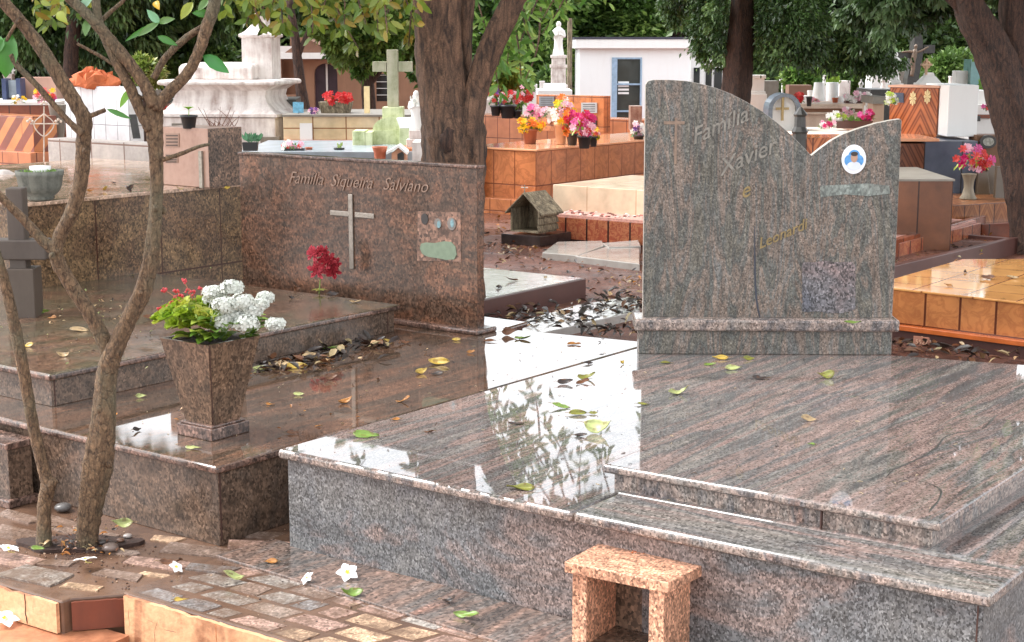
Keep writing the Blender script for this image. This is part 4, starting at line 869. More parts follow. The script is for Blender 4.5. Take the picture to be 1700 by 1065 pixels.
def stack(px, Y, items, name, label, cat, mt, fig=None, figmt=None, dep=1):
    """blocks (half width px, y top, y bottom) one above another, optional robed figure (ytop, ybottom)"""
    cxx = Q(px, 150, Y).x; t = thing(name, label, cat, (cxx, Y, gz(Y)))
    for k, it in enumerate(items):
        hw, yt, yb = it[:3]; s = Y/F; mb = MB(); z0 = Q(px, yb, Y).z if yb else gz(Y); z1 = Q(px, yt, Y).z; hw2 = it[3] if len(it) > 3 else hw
        cz = [(cxx-hw*s, Y-hw*s*dep, z0), (cxx+hw*s, Y-hw*s*dep, z0), (cxx+hw*s, Y+hw*s*dep, z0), (cxx-hw*s, Y+hw*s*dep, z0)]; ch = [(cxx-hw2*s, Y-hw2*s*dep, z1), (cxx+hw2*s, Y-hw2*s*dep, z1), (cxx+hw2*s, Y+hw2*s*dep, z1), (cxx-hw2*s, Y+hw2*s*dep, z1)]
        mb.loft([cz, ch]); mb.build('base' if k == 0 else 'block', M[mt] if isinstance(mt, str) else mt[k % len(mt)], t, bevel=.006)
    if fig: figure('figure', figmt or M['white'], t, (cxx, Y, Q(px, fig[1], Y).z), Q(px, fig[0], Y).z-Q(px, fig[1], Y).z)
    return t
stack(927, 30, [(15, 140, None), (12, 112, 140), (14, 107, 112), (11, 96, 107), (13, 91, 96)], 'statue_monument', 'white robed statue on a tall stepped grey and white pedestal left of the chapel', 'statue', 'old_white', (35, 91))
t = thing('white_tomb', 'white stepped tomb at the foot of the statue pedestal', 'tomb'); mb = MB(); fbox(mb, 893, 950, 150, None, 28, 1.5); fbox(mb, 905, 940, 140, 150, 28.2, 1); mb.build('body', M['white_clean'], t)
mb = MB(); a = Q(946, 30, 33); b = Q(950, 165, 33); mb.tube([(a.x, 33, gz(33)), (a.x, 33, a.z)], [.06, .05], 8); tag(mb.build('wooden_pole', M['wood'], loc=(a.x, 33, gz(33))), 'slim wooden pole between the statue and the chapel', 'pole')

# ---- left group
t = thing('striped_tomb', 'orange tomb front with dark diagonal stripes at the left edge', 'tomb'); mb = MB()
C, L_, R_ = cpoly(-200, 54, 62, 193, 13.5); mb.prism([(p.x, p.y) for p in (C, R_+(R_-C)*4, L_+(R_-C)*5, L_)], gz(13), C.z); mb.build('body', M['orange_stripe'], t, bevel=.004)
mb = MB(); mb.prism([(p[0], p[1]) for p in (C-DB*.1+DA*.08, R_+(R_-C)*3+DA*.08, L_+(R_-C)*4, L_-DB*.1)], gz(13), Q(20, 252, 13.5).z); mb.build('plinth', M['orange_plain'], t, bevel=.004)
t = thing('brown_tile_tomb', 'brown vertical tile tomb behind the striped orange one', 'tomb'); mb = MB(); fbox(mb, -60, 86, 174, None, 18, 1.2, 0); mb.build('body', M['rust_tile'], t)
mb = MB(); fbox(mb, -62, 88, 169, 174, 17.97, 1.26); mb.build('top', M['white'], t)
t = thing('pink_headstone', 'plain pinkish headstone block behind the brown tile tomb', 'headstone'); mb = MB(); fbox(mb, 35, 92, 128, 170, 19, .3); mb.build('body', stained('pink_stone', c(186, 146, 128), c(140, 100, 84), .5, 4), t)
t = thing('glass_box', 'pale grey glass-fronted box with blue posts at the far left', 'memorial box'); mb = MB(); fbox(mb, 6, 30, 133, 162, 18.8, .3); mb.build('body', plain('pale_glass', c(150, 158, 166), .1), t)
for x in (2, 26): 
    mb = MB(); fbox(mb, x, x+7, 130, 168, 18.7, .2); mb.build('post', plain('blue_post', c(44, 56, 90), .4), t)
bouquet(76, 158, 34, 26, 17.6, ['pink', 'yellow', 'pale', 'coral'], 20, 5.5, 'pink and yellow flowers in the slate vase left of the white tile tomb')
pot(98, 232, 13, 58, Y=13.9, mt='conc', label='tall dark slate vase between the striped and the white tile tombs', prof=[(.55, 0), (.6, .02), (1.1, .98), (1.15, 1), (1, 1), (.9, .9), (.05, .88)], kind='vase', cat='vase')
t = thing('white_tile_tomb', 'upright block clad in white tiles behind the tree fork', 'tomb'); mb = MB(); cbox(mb, 106, 212, 236, 144, 14.6); mb.build('body', M['white_tile'], t, bevel=.003, uvo=tuple(Q(212, 144, 14.6)))
mb = MB(); lp = Q(229, 208, 14.35); mb.obox(lp+Vector((-.05, 0, -.12)), Vector((.06, .03, 0)), Vector((.0, .02, 0)), Vector((-.03, 0, .22))); mb.build('dark_slot', M['bronze'], t)
t = thing('orange_cloth', 'crumpled orange and brown cloth on top of the white tile tomb', 'cloth')
mb = MB(); cq = Q(152, 136, 14.9); rings = []
for k in range(7):
    z = [0, .04, .09, .12, .13, .15, .16][k]; r = [.26, .25, .2, .17, .12, .07, .02][k]
    rings.append([(cq.x+r*math.cos(6.283*i/18)*(1+random.uniform(-.45, .35)), cq.y+.1+r*.6*math.sin(6.283*i/18)*(1+random.uniform(-.25, .25)), Q(150, 144, 14.9).z+z+random.uniform(-.05, .04)) for i in range(18)])
mb.loft(rings); mb.build('fabric', stained('orange_fabric', c(206, 112, 66), c(120, 56, 36), .8, 9, .8, .4, 14), t)
t = thing('grey_tile_tomb', 'long low tomb faced with grey stone tiles, in front of the white tile tomb', 'tomb'); mb = MB()
C = Q(262, 239, 10.9); L_ = run_to(C, -DA, 79); mb.prism([(p.x, p.y) for p in (C, C+DB*.16, L_+DB*.16, L_)], -.05, C.z); mb.build('body', M['grey_tile'], t, uvo=(C.x, C.y, C.z-.36+.001), bevel=.004)
mb = MB(); mb.prism([(p.x, p.y) for p in (C+DA*.1-DB*.35, C+DA*.1, L_-DA*.3, L_-DA*.3-DB*.35)], -.05, Q(200, 288, 10.9).z); mb.build('ledge', M['tomb_top'], t, bevel=.004)
# ornate iron cross left
t = thing('iron_cross', 'pale ornate wrought-iron cross between the striped tomb and the tree', 'cross', (Q(73, 270, 11.5).x, 11.5, 0)); mb = MB(); cz = lambda x, y: Q(x, y, 11.5)
mb.tube([cz(73, 290), cz(73, 176)], [.006, .005], 6); mb.tube([cz(50, 205), cz(97, 205)], [.005, .005], 6)
mb.tube([cz(73, 188), cz(90, 206), cz(73, 226), cz(56, 206), cz(73, 188)], [.0045]*5, 6)
for x, y in ((73, 176), (50, 205), (97, 205)):
    for d in ((-4, -4), (4, -4), (0, -7)): mb.ball(cz(x+d[0], y+d[1]), .011, 0, 6, 4)
mb.build('cross', plain('pale_iron', c(206, 190, 176), .5, .2, 30), t)
# small stone and white lump at left
mb = MB(); q_ = Q(6, 300, 9.6); mb.ball(q_, .09, 0, 10, 7, .8, .12); tag(mb.build('broken_stone', M['old_white'], loc=(q_.x, q_.y, 0)), 'broken whitish stone lying on the ground left of the round bowl', 'stone')

# white mausoleum-like tomb with concave body
Ym = 16.0; cxm = Q(366, 180, Ym).x; zz = lambda y: Q(366, y, Ym).z; s = Ym/F
t = thing('monument', 'large weathered white tomb with a waisted body, wide cornice and square pillar', 'monument', (cxm, Ym, 0))
def sqring(hw, z, hd=None, cx_=None, r=R(-8)):
    hd = hd or hw*.8; cx_ = cxm if cx_ is None else cx_
    return [(cx_+(a*math.cos(r)-b*math.sin(r)), Ym+.65+(a*math.sin(r)+b*math.cos(r)), z) for a, b in ((-hw, -hd), (hw, -hd), (hw, hd), (-hw, hd))]
mb = MB(); mb.loft([sqring(100*s, -.02), sqring(100*s, zz(196))]); mb.build('base', M['old_white'], t, bevel=.01)
mb = MB(); mb.loft([sqring(104*s, zz(195)), sqring(104*s, zz(190))]); mb.loft([sqring(101*s, zz(190)), sqring(93*s, zz(184)), sqring(82*s, zz(172)), sqring(78*s, zz(160)), sqring(80*s, zz(151)), sqring(88*s, zz(145)), sqring(94*s, zz(142))]); mb.build('waist', M['old_white'], t)
mb = MB(); mb.loft([sqring(100*s, zz(142)), sqring(102*s, zz(139)), sqring(101*s, zz(135)), sqring(97*s, zz(133))]); mb.build('cornice', M['old_white'], t, bevel=.01)
mb = MB(); cs = cxm-8*s; mb.loft([sqring(64*s, zz(133), .35, cs), sqring(65*s, zz(112), .35, cs), sqring(60*s, zz(106), .3, cs), sqring(44*s, zz(104), .2, cs)]); mb.build('sarcophagus', M['old_white'], t, bevel=.02)
mb = MB(); cp_ = Q(416, 60, Ym).x
mb.loft([sqring(26*s, zz(133), 26*s, cp_), sqring(26*s, zz(62), 26*s, cp_), sqring(30*s, zz(60), 30*s, cp_), sqring(30*s, zz(56), 30*s, cp_), sqring(25*s, zz(53), 25*s, cp_), sqring(21*s, zz(50), 21*s, cp_), sqring(13*s, zz(40), 13*s, cp_), sqring(13*s, zz(22), 13*s, cp_), sqring(5*s, zz(19), 5*s, cp_)]); mb.build('pillar', M['old_white'], t)
for (x0, y0, x1, y1) in ((282, 205, 306, 228), (430, 228, 462, 250)):
    mb = MB(); a = Q(x0, y0, Ym-.1); b = Q(x1, y1, Ym-.1); mb.box(a.x, b.x, Ym-.02, Ym+.1, b.z, a.z); mb.build('plaque', M['conc'], t)
# pot with seedling, twigs
zst = Q(313, 212, 12.5)
t = thing('ledge_block', 'pinkish granite ledge block behind the brown pilaster', 'ledge'); 
p, *_ = pot(314, 213, 14, 22, Y=8.75, mt='blackpot', label='black pot with a single seedling above the tiled tomb')
mb = MB(); mb.tube([(p.x, p.y, p.z+.06), (p.x+.003, p.y, p.z+.115)], [.003, .002], 5)
bpy.data.objects.remove(t)
V, Fc, Cc = [], [], []
for a in range(6): quadleaf(V, Fc, Cc, Vector((p.x, p.y, p.z+.105)), Vector((math.cos(a), math.sin(a), .7)).normalized(), Zv, .035, .03, c(150, 210, 50), .2, .2)
mb.add([], []); o = mb.build('seedling', plain('seedling_stem', c(120, 160, 60), .5), loc=tuple(p)); tag(o, 'tiny bright green seedling in the black pot above the tiled tomb', 'plant'); leafobj('leaves', V, Fc, Cc, M['leaf'], o)
mb = MB()
for k in range(16):
    a = Q(372+random.uniform(-22, 18), 212, 8.9); b = a+Vector((random.uniform(-.09, .08), random.uniform(-.03, .03), random.uniform(.03, .13))); mb.tube([a, a.lerp(b, .5)+rv(.01), b], [.003, .002, .0012], 5, sub=2)
tag(mb.build('dead_twigs', plain('dead_stem', c(120, 86, 72), .8)), 'bundle of dry brown twigs on top of the pink headstone panel', 'twigs')

# dark trunk + yellow wall etc
t = thing('yellow_tomb', 'long pale yellow tiled tomb wall with a small white plaque, behind the brown headstone', 'tomb'); mb = MB()
fbox(mb, 470, 800, 193, None, 15.6, 1.3); mb.build('body', M['cream_tile'], t, bevel=.004)
mb = MB(); a = Q(498, 204, 15.6); b = Q(519, 232, 15.6); mb.box(a.x, b.x, 15.575, 15.599, b.z, a.z)
mb.build('plaque', M['white_clean'], t)
mb = MB(); fbox(mb, 470, 680, 232, 235, 15.55, .04); fbox(mb, 470, 620, 244, 246, 15.5, .04); mb.build('trim', plain('orange_trim', c(200, 100, 60), .4), t)
mb = MB(); fbox(mb, 468, 802, 190, 193.3, 15.55, 1.4); mb.build('top', M['conc'], t)
t = thing('blue_top_grave', 'low grave with a pale blue-grey top just behind the brown headstone', 'grave'); mb = MB(); a, b, _, _ = fbox(mb, 395, 720, 252, None, 12.6, 1.6); mb.build('body', stained('blue_grey_render', c(160, 170, 178), c(110, 110, 108), .6, 4, .25), t)
zb_ = Q(500, 252, 12.6).z
# wooden box with red flowers on the yellow tomb
t = thing('flower_box', 'slatted wooden trough of bright red flowers on the yellow tomb', 'planter'); cxb = Q(558, 190, 16); hw = 27*16/F
mb = MB(); mb.loft([[(cxb.x+a*hw*.82, 16+b*.09, cxb.z+.01) for a, b in ((-1, -1), (1, -1), (1, 1), (-1, 1))], [(cxb.x+a*hw, 16+b*.12, cxb.z+.13) for a, b in ((-1, -1), (1, -1), (1, 1), (-1, 1))]]); mb.build('trough', M['wood'], t)
for sx in (-.6, .6): mb = MB(); mb.box(cxb.x+sx*hw-.03, cxb.x+sx*hw+.03, 15.92, 16.08, cxb.z-.012, cxb.z+.01); mb.build('foot', M['bronze'], t)
bouquet(560, 163, 48, 18, 15.95, ['red', 'red', 'coral', 'red'], 40, 5.5, 'dense red flowers filling the wooden trough', leaves=30)
t = thing('plastic_sign', 'small light blue plastic card on a stake above the yellow tomb', 'sign'); mb = MB(); a = Q(486, 169, 15.8); b = Q(504, 187, 15.8); mb.box(a.x, b.x, 15.8, 15.81, b.z, a.z); mb.build('card', plain('blue_card', c(110, 170, 200), .4, .4, 30), t); mb = MB(); mb.box((a.x+b.x)/2-.008, (a.x+b.x)/2+.008, 15.812, 15.825, Q(486, 192, 15.8).z, b.z+.03); mb.build('stake', M['conc'], t)
mb = MB(); a = Q(455, 165, 16.9); b = Q(492, 190, 16.9); mb.loft([[(a.x+.02, 16.9, b.z), (b.x, 16.9, b.z), (b.x, 17.3, b.z), (a.x+.05, 17.3, b.z)], [(a.x-.02, 16.9, a.z), (b.x, 16.9, a.z), (b.x, 17.3, a.z+.02), (a.x, 17.3, a.z+.02)]]); tag(mb.build('black_crate', M['bronze']), 'black box standing behind the blue card', 'box')
mb = MB(); fbox(mb, 604, 613, 143, 193, 15.9, .05); tag(mb.build('wooden_post', plain('cream_post', c(236, 210, 160), .6)), 'short cream post standing on the yellow tomb', 'post')

# small pots on blue-grey grave
def planter_box(px, py, w_, h_, Y, mt, label):
    p = Q(px, py, Y); hw = w_*Y/F/2; hh = h_*Y/F; mb = MB()
    mb.loft([[(p.x+a*hw*.88, Y+b*hw*.35, p.z) for a, b in ((-1, -1), (1, -1), (1, 1), (-1, 1))], [(p.x+a*hw, Y+b*hw*.42, p.z+hh) for a, b in ((-1, -1), (1, -1), (1, 1), (-1, 1))], [(p.x+a*hw*.93, Y+b*hw*.37, p.z+hh) for a, b in ((-1, -1), (1, -1), (1, 1), (-1, 1))], [(p.x+a*hw*.9, Y+b*hw*.34, p.z+hh*.8) for a, b in ((-1, -1), (1, -1), (1, 1), (-1, 1))]])
    tag(mb.build('planter_box', M[mt], loc=tuple(p)), label, 'planter'); return p
def herbs(px, py, w_, h_, Y, col, label, n=60, lf=10, name='potted_plant', wid=.35, droop=.4):
    p = Q(px, py, Y); s = Y/F; V, Fc, Cc = [], [], []
    for k in range(n):
        d = (Vector((random.uniform(-1, 1)*w_/h_*.6, random.uniform(-.5, .5), 1))+rv(.3)).normalized(); b = p+Vector((random.uniform(-.4, .4)*w_*s, random.uniform(-.1, .1)*w_*s, random.uniform(0, .4)*h_*s))
        quadleaf(V, Fc, Cc, b, d, Vector((0, -1, 0)), lf*s, lf*wid*s, jc(col, .3), .15, droop)
    o = leafobj(name, V, Fc, Cc, M['leaf'], loc=tuple(p)); tag(o, label, 'plant'); return o
planter_box(416, 250, 26, 14, 8.6, 'blackpot', 'small black trough just right of the brown pilaster'); herbs(418, 236, 30, 14, 8.6, c(80, 130, 90), 'trailing blue-green plant in the small black trough', 50, 12)
planter_box(487, 257, 38, 11, 12.8, 'blackpot', 'long mossy black trough behind the brown headstone'); bouquet(485, 241, 38, 13, 12.8, ['pale', 'white', 'coral'], 16, 4.5, 'pale pink flowers in the long mossy black trough')
pot(513, 255, 6, 11, Y=12.9, mt='terra', label='small orange clay dish beside the long black trough')
pot(563, 254, 9, 9, Y=12.9, mt='blackpot', label='small black bowl behind the brown headstone'); herbs(563, 246, 12, 14, 12.9, c(150, 170, 90), 'small pale sprig in the black bowl', 14, 6)
pot(631, 268, 12.5, 25, Y=12.4, mt='terra', label='flared terracotta pot on the rim behind the brown headstone', prof=[(.72, 0), (.72, .1), (.8, .6), (1.0, .9), (1.04, 1), (.9, 1), (.7, .8), (.05, .8)])
t = thing('tiny_house', 'tiny cream house-shaped niche with a dark opening beside the terracotta pot', 'shrine'); a, z1 = fz(650, 254, 12.3); b, z0 = fz(674, 270, 12.3); m_ = (a+b)/2
mb = MB(); mb.extr([(a, 12.3, z0), (b, 12.3, z0), (b, 12.3, z1), (m_, 12.3, z1+.04), (a, 12.3, z1)], (0, .2, 0)); mb.build('body', plain('tan_house', c(190, 140, 110), .6), t)
mb = MB(); a_ = a-.04; mb.extr([(a_, 12.27, z1-.01), (m_, 12.27, z1+.045), (b+.01, 12.27, z1-.01), (b+.01, 12.27, z1+.01), (m_, 12.27, z1+.065), (a_, 12.27, z1+.01)], (0, .26, 0)); mb.build('roof', M['white_clean'], t)
mb = MB(); mb.extr([(m_-.01, 12.296, z0), (b-.015, 12.296, z0), (b-.015, 12.296, z1-.005), ((m_+b)/2, 12.296, z1+.012), (m_-.01, 12.296, z1-.005)], (0, .003, 0)); mb.build('opening', M['bronze'], t)

# mossy green monument with a tall cross
Yg = 13.6; sg = Yg/F; zq = lambda y: Q(650, y, Yg).z; xq = lambda x: Q(x, 200, Yg).x
t = thing('cross_monument', 'mossy yellow-green stepped monument topped by a tall pale cross', 'monument', (xq(650), Yg, 0))
mb = MB(); mb.box(xq(620), xq(685), Yg, Yg+.35, -.02, zq(216)); 
pts = [(xq(650)+32*sg*math.cos(a), Yg+.02, zq(216)+22*sg*math.sin(a)) for a in [math.pi*i/12 for i in range(13)]]; mb.extr(pts, (0, .3, 0)); mb.build('body', M['lime'], t)
mb = MB(); mb.box(xq(634), xq(668), Yg+.05, Yg+.28, zq(200), zq(178)); mb.build('block', M['lime'], t, bevel=.004)
mc_ = stained('pale_mossy_stone', c(186, 180, 158), c(110, 118, 80), 1, 9, .7, .35, 9)
mb = MB(); mb.box(xq(642), xq(660), Yg+.1, Yg+.2, zq(178), zq(82)); mb.box(xq(618), xq(641), Yg+.1, Yg+.2, zq(119), zq(102)); mb.box(xq(661), xq(684), Yg+.1, Yg+.2, zq(119), zq(102)); mb.build('cross', mc_, t, bevel=.004)
for x0, x1, yt in ((587, 608, 216), (608, 620, 218), (664, 690, 210)):
    mb = MB(); mb.box(xq(x0), xq(x1)-.002, Yg-.12, Yg+.2, -.02, zq(yt)); mb.build('side_block', M['lime'], t, bevel=.004)
mb = MB(); mb.extr([(xq(660), Yg-.15, zq(195)), (xq(684), Yg-.15, zq(195)), (xq(692), Yg-.15, zq(211)), (xq(666), Yg-.15, zq(211))], (0, .3, 0)); mb.build('roof_slab', M['white_clean'], t)
stack(691, 13.0, [(16, 230, None), (12, 215, 230)], 'statue', 'slim white statue between the green monument and the big trunk', 'statue', 'old_white', (150, 215))
herbs(690, 175, 22, 30, 12.9, c(226, 226, 220), 'white trailing flowers over the slim statue', 50, 6)
t = thing('small_tomb', 'orange clay block in front of the slim white statue', 'tomb'); mb = MB(); fbox(mb, 658, 690, 246, None, 12.7, .4); mb.build('body', M['orange_plain'], t)
t = thing('white_tomb', 'rough pale stone block right of the tiny house niche', 'tomb'); mb = MB(); fbox(mb, 684, 712, 236, None, 12.2, .4); mb.build('body', M['old_white'], t)

# brown house far left
Yh = 34.0; zh0 = gz(Yh); xq = lambda x, Y=Yh: Q(x, 120, Y).x; zq = lambda y, Y=Yh: Q(550, y, Y).z
t = thing('house', 'brown stucco chapel house with an arched doorway and a gabled porch', 'house', (xq(560), Yh, zh0))
mb = MB(); mb.box(xq(445), xq(476), Yh+1.5, Yh+1.7, zh0, zq(86)); ax0, ax1 = xq(521), xq(560)
def archpts(x0, x1, z0, r, n=8): return [(x0+(x1-x0)*(.5-.5*math.cos(math.pi*i/n)), z0+r*math.sin(math.pi*i/n)) for i in range(n+1)]
mb.box(xq(500), ax0, Yh, Yh+.2, zh0, zq(92)); mb.box(ax1, xq(624), Yh, Yh+.2, zh0, zq(86)); mb.box(xq(643), xq(705), Yh, Yh+.2, zh0, zq(86)); mb.box(xq(624), xq(643), Yh, Yh+.2, zh0, zq(168)); mb.box(xq(624), xq(643), Yh, Yh+.2, zq(122), zq(86))
ap = archpts(ax0, ax1, zq(122), .22); mb.extr([(ax0, Yh, zq(92))]+[(x, Yh, z) for x, z in ap]+[(ax1, Yh, zq(92))], (0, .2, 0)); mb.box(xq(445), xq(705), Yh+3.5, Yh+3.7, zh0, zq(60)); mb.build('wall', M['brownwall'], t)
mb = MB(); mb.box(ax0-.05, ax1+.05, Yh+.25, Yh+.3, zh0, zq(100)); d_ = mb.build('door', plain('purple_brown_door', c(74, 58, 70), .3, .3, 4), t)
mb = MB(); mb.box((ax0+ax1)/2-.02, (ax0+ax1)/2+.02, Yh+.2, Yh+.24, zh0, zq(106)); mb.build('bar', M['white_clean'], d_)
mb = MB(); mb.box(xq(624), xq(643), Yh+.12, Yh+.14, zq(168), zq(122)); w_ = mb.build('window', M['glass'], t)
mb = MB(); 
for k in range(4): mb.box(xq(624), xq(643), Yh+.08, Yh+.11, zq(125+11*k), zq(124+11*k))
mb.build('bars', M['white_clean'], w_)
mb = MB(); mb.box(xq(468), xq(545), Yh-.5, Yh-.05, zq(97), zq(87)); mb.box(xq(436), xq(476), Yh+.9, Yh+1.4, zq(88), zq(76)); mb.build('beam', M['white'], t)
mb = MB(); mb.extr([(xq(478), Yh-.4, zq(87)), (xq(512), Yh-.4, zq(62)), (xq(560), Yh-.4, zq(87))], (0, 3, 0)); mb.extr([(xq(545), Yh+.05, zq(86)), (xq(560), Yh+.05, zq(66)), (xq(705), Yh+.05, zq(66)), (xq(712), Yh+.05, zq(86))], (0, 3, 0)); mb.build('roof', plain('brown_tile_roof', c(120, 84, 66), .7), t)
mb = MB(); mb.box(xq(449), xq(453), Yh+1.3, Yh+1.48, zh0, zq(86)); mb.box(xq(445), xq(500), Yh-.1, Yh+.0, zh0, zq(157)); mb.build('porch_post', M['brownwall'], t)

# ---- right part behind the streaked headstone
stack(1256, 20, [(15, 155, None), (13, 151, 155), (11, 130, 151), (13, 124, 130)], 'stone_pillar', 'short cream plastered pillar right of the straight trunk', 'pillar', 'white')
t = thing('grey_headstone', 'plain grey-brown upright slab right of the cream pillar', 'headstone'); mb = MB(); fbox(mb, 1267, 1293, 134, None, 21, .3); mb.build('slab', M['conc'], t)
t = thing('brown_headstone', 'broad brown slab behind the arched shrine', 'headstone'); mb = MB(); fbox(mb, 1310, 1348, 141, None, 24, .3); mb.build('slab', stained('brown_slab', c(128, 96, 78), c(90, 66, 52), .5, 4), t)
# arched shrine
Ya = 14.5; s = Ya/F; t = thing('arched_shrine', 'arched shrine with a dark grey hoop and a gold cross', 'shrine'); xa = Q(1303, 180, Ya).x; zf = lambda y: Q(1303, y, Ya).z
def arcpts(rx, rz, z0, n=14): return [(xa+rx*math.cos(math.pi*i/n), z0+rz*math.sin(math.pi*i/n)) for i in range(n+1)]
o1 = arcpts(27*s, 27*s, zf(182)); i1 = arcpts(20*s, 21*s, zf(182)); mb = MB()
mb.extr([(xa+18*s, Ya+.1, -.02)]+[(x, Ya+.1, z) for x, z in i1]+[(xa-18*s, Ya+.1, -.02)], (0, .25, 0)); mb.build('back', M['white'], t)
mb = MB(); ring = [[(x, Ya, z) for x, z in o1], [(x, Ya, z) for x, z in i1], [(x, Ya+.3, z) for x, z in i1], [(x, Ya+.3, z) for x, z in o1]]
n = len(o1); vs = sum(ring, []); fs = [(k*n+i, k*n+i+1, ((k+1) % 4)*n+i+1, ((k+1) % 4)*n+i) for k in range(4) for i in range(n-1)]+[(0, n, 2*n, 3*n), (n-1, 2*n-1, 3*n-1, 4*n-1)]; mb.add(vs, fs)
for sgn in (-1, 1): mb.box(xa+sgn*(20*s)-(0 if sgn > 0 else 7*s), xa+sgn*(20*s)+(7*s if sgn > 0 else 0), Ya, Ya+.3, -.02, zf(182)-.001)
mb.build('hoop', plain('grey_granite_hoop', c(92, 100, 110), .3, .3, 30), t)
mb = MB(); mb.box(xa-3*s-.01, xa-3*s+.012, Ya+.02, Ya+.05, zf(200), zf(156)); mb.box(xa-14*s, xa+8*s, Ya+.03, Ya+.045, zf(182), zf(178)); mb.build('cross', M['gold'], t)
mb = MB(); la = Q(1328, 218, 12.9); mb.lathe((la.x, la.y, la.z-.4), [(.06, 0), (.06, .38), (.07, .4), (.05, .44), (.045, .52), (.06, .54), (.01, .6)], 8); tag(mb.build('lantern', M['bronze'], loc=(la.x, la.y, -.03)), 'dark metal lantern just above the notch of the headstone', 'lantern')
# baroque cream tomb
Yb = 18.0
t = thing('cream_baroque_tomb', 'cream tomb with moulded cornices behind the headstone notch', 'tomb'); mb = MB()
for (x0, x1, y0, y1, m_) in ((1322, 1460, 190, None, 0), (1318, 1462, 186, 190, 0), (1326, 1452, 180, 186, 1), (1320, 1456, 176, 180, 0), (1316, 1440, 172, 176, 0)):
    fbox(mb, x0, x1, y0, y1, Yb-(.04 if y1 in (190, 180) else 0), .9, m_)
mb.build('body', [stained('cream_baroque', c(226, 206, 186), c(150, 96, 76), .7, 6, .7, .4, 5), M['brownwall']], t, bevel=.006)
t = thing('cream_slab', 'low cream slab tomb in the notch of the streaked headstone', 'tomb'); mb = MB(); fbox(mb, 1305, 1450, 226, None, 13.6, 1.6); mb.build('body', stained('cream_slab', c(236, 220, 206), c(200, 160, 140), .3, 3), t)
t = thing('veneer_tomb', 'orange tomb with a diamond veneer pattern seen through the headstone notch', 'tomb'); mb = MB(); fbox(mb, 1290, 1440, 229, None, 12.9, .6); mb.build('body', M['chev'], t)
for i, (x, yt, yb, w1, w2, Y, mt, lab) in enumerate(((1358, 137, 172, 8, 12, 19, 'white_clean', 'tall white tapering vase left of the second white vase'), (1381, 137, 168, 11, 10, 19.6, 'white_clean', 'wide white vase right of the tall white tapering one'), (1345, 150, 174, 6, 4, 19.2, 'white', 'small cream jar left of the tall white vase'), (1393, 160, 180, 7, 10, 18.5, 'white', 'white cone-shaped block left of the white flower trough'))):
    s = Y/F; pot(x, yb, 1/1.06*w2, yb-yt, Y=Y, mt=mt, label=lab, kind='vase', cat='vase', prof=[(1, 0), (1, .05), (w1/w2, .97), (w1/w2*.9, 1), (.1, 1)])
herbs(1383, 140, 26, 18, 19.7, c(150, 180, 70), 'yellow-green leaves in the wide white vase', 50, 8)
herbs(1358, 140, 14, 14, 19.1, c(90, 130, 60), 'green sprigs in the tall white vase', 26, 7)
planter_box(1424, 181, 44, 14, 18.2, plain and 'maroon', 'maroon trough of white flowers behind the headstone notch'); bouquet(1424, 160, 44, 15, 18.2, ['white', 'white', 'pale'], 30, 5, 'row of white flowers in the maroon trough')
bouquet(1388, 193, 28, 14, 14.6, ['white', 'lime', 'white'], 18, 5, 'white and green flower heads left of the pink ones'); bouquet(1440, 191, 26, 15, 14.6, ['magenta', 'pink', 'magenta'], 20, 5, 'magenta flowers right above the streaked headstone edge'); bouquet(1372, 206, 30, 10, 14.3, ['pale', 'white', 'magenta'], 14, 4.5, 'small pale and purple flowers at the left end of the dark trough'); herbs(1420, 203, 30, 14, 14.6, c(120, 150, 60), 'green sprig between the white and magenta flowers', 30, 8)
planter_box(1415, 212, 62, 12, 14.6, 'maroon', 'long dark trough of mixed flowers just above the streaked headstone')
bouquet(1326, 163, 16, 14, 17.5, ['red', 'coral'], 14, 4.5, 'small red flowers right of the arched shrine')
pot(1386, 176, 5, 14, Y=18.4, mt='terra', label='small terracotta pot between the white vases and the trough')
pot(1343, 176, 5, 16, Y=17.6, mt='bronze', label='slim black vase right of the small red flowers')
stack(1429, 20, [(5, 150, None)], 'cherub_statue', 'tiny pale figure standing behind the white flower trough', 'statue', 'white', (131, 152))
stack(1446, 17.4, [(9, 175, None), (7, 165, 175)], 'praying_figure', 'cream kneeling statue right of the maroon trough', 'statue', 'white', (155, 178))
t = thing('dark_tomb', 'dark grey tomb with a pale roof slab left of the veneer headstone', 'tomb'); mb = MB(); fbox(mb, 1446, 1482, 148, None, 19, .8); mb.build('body', M['bronze'], t); mb = MB(); fbox(mb, 1450, 1472, 160, 172, 17, .6); mb.build('roof', M['conc'], t)
mb = MB(); fbox(mb, 1449, 1468, 172, None, 17.1, .5); mb.build('front', stained('tan_front', c(206, 176, 150), c(150, 110, 90), .4), t)
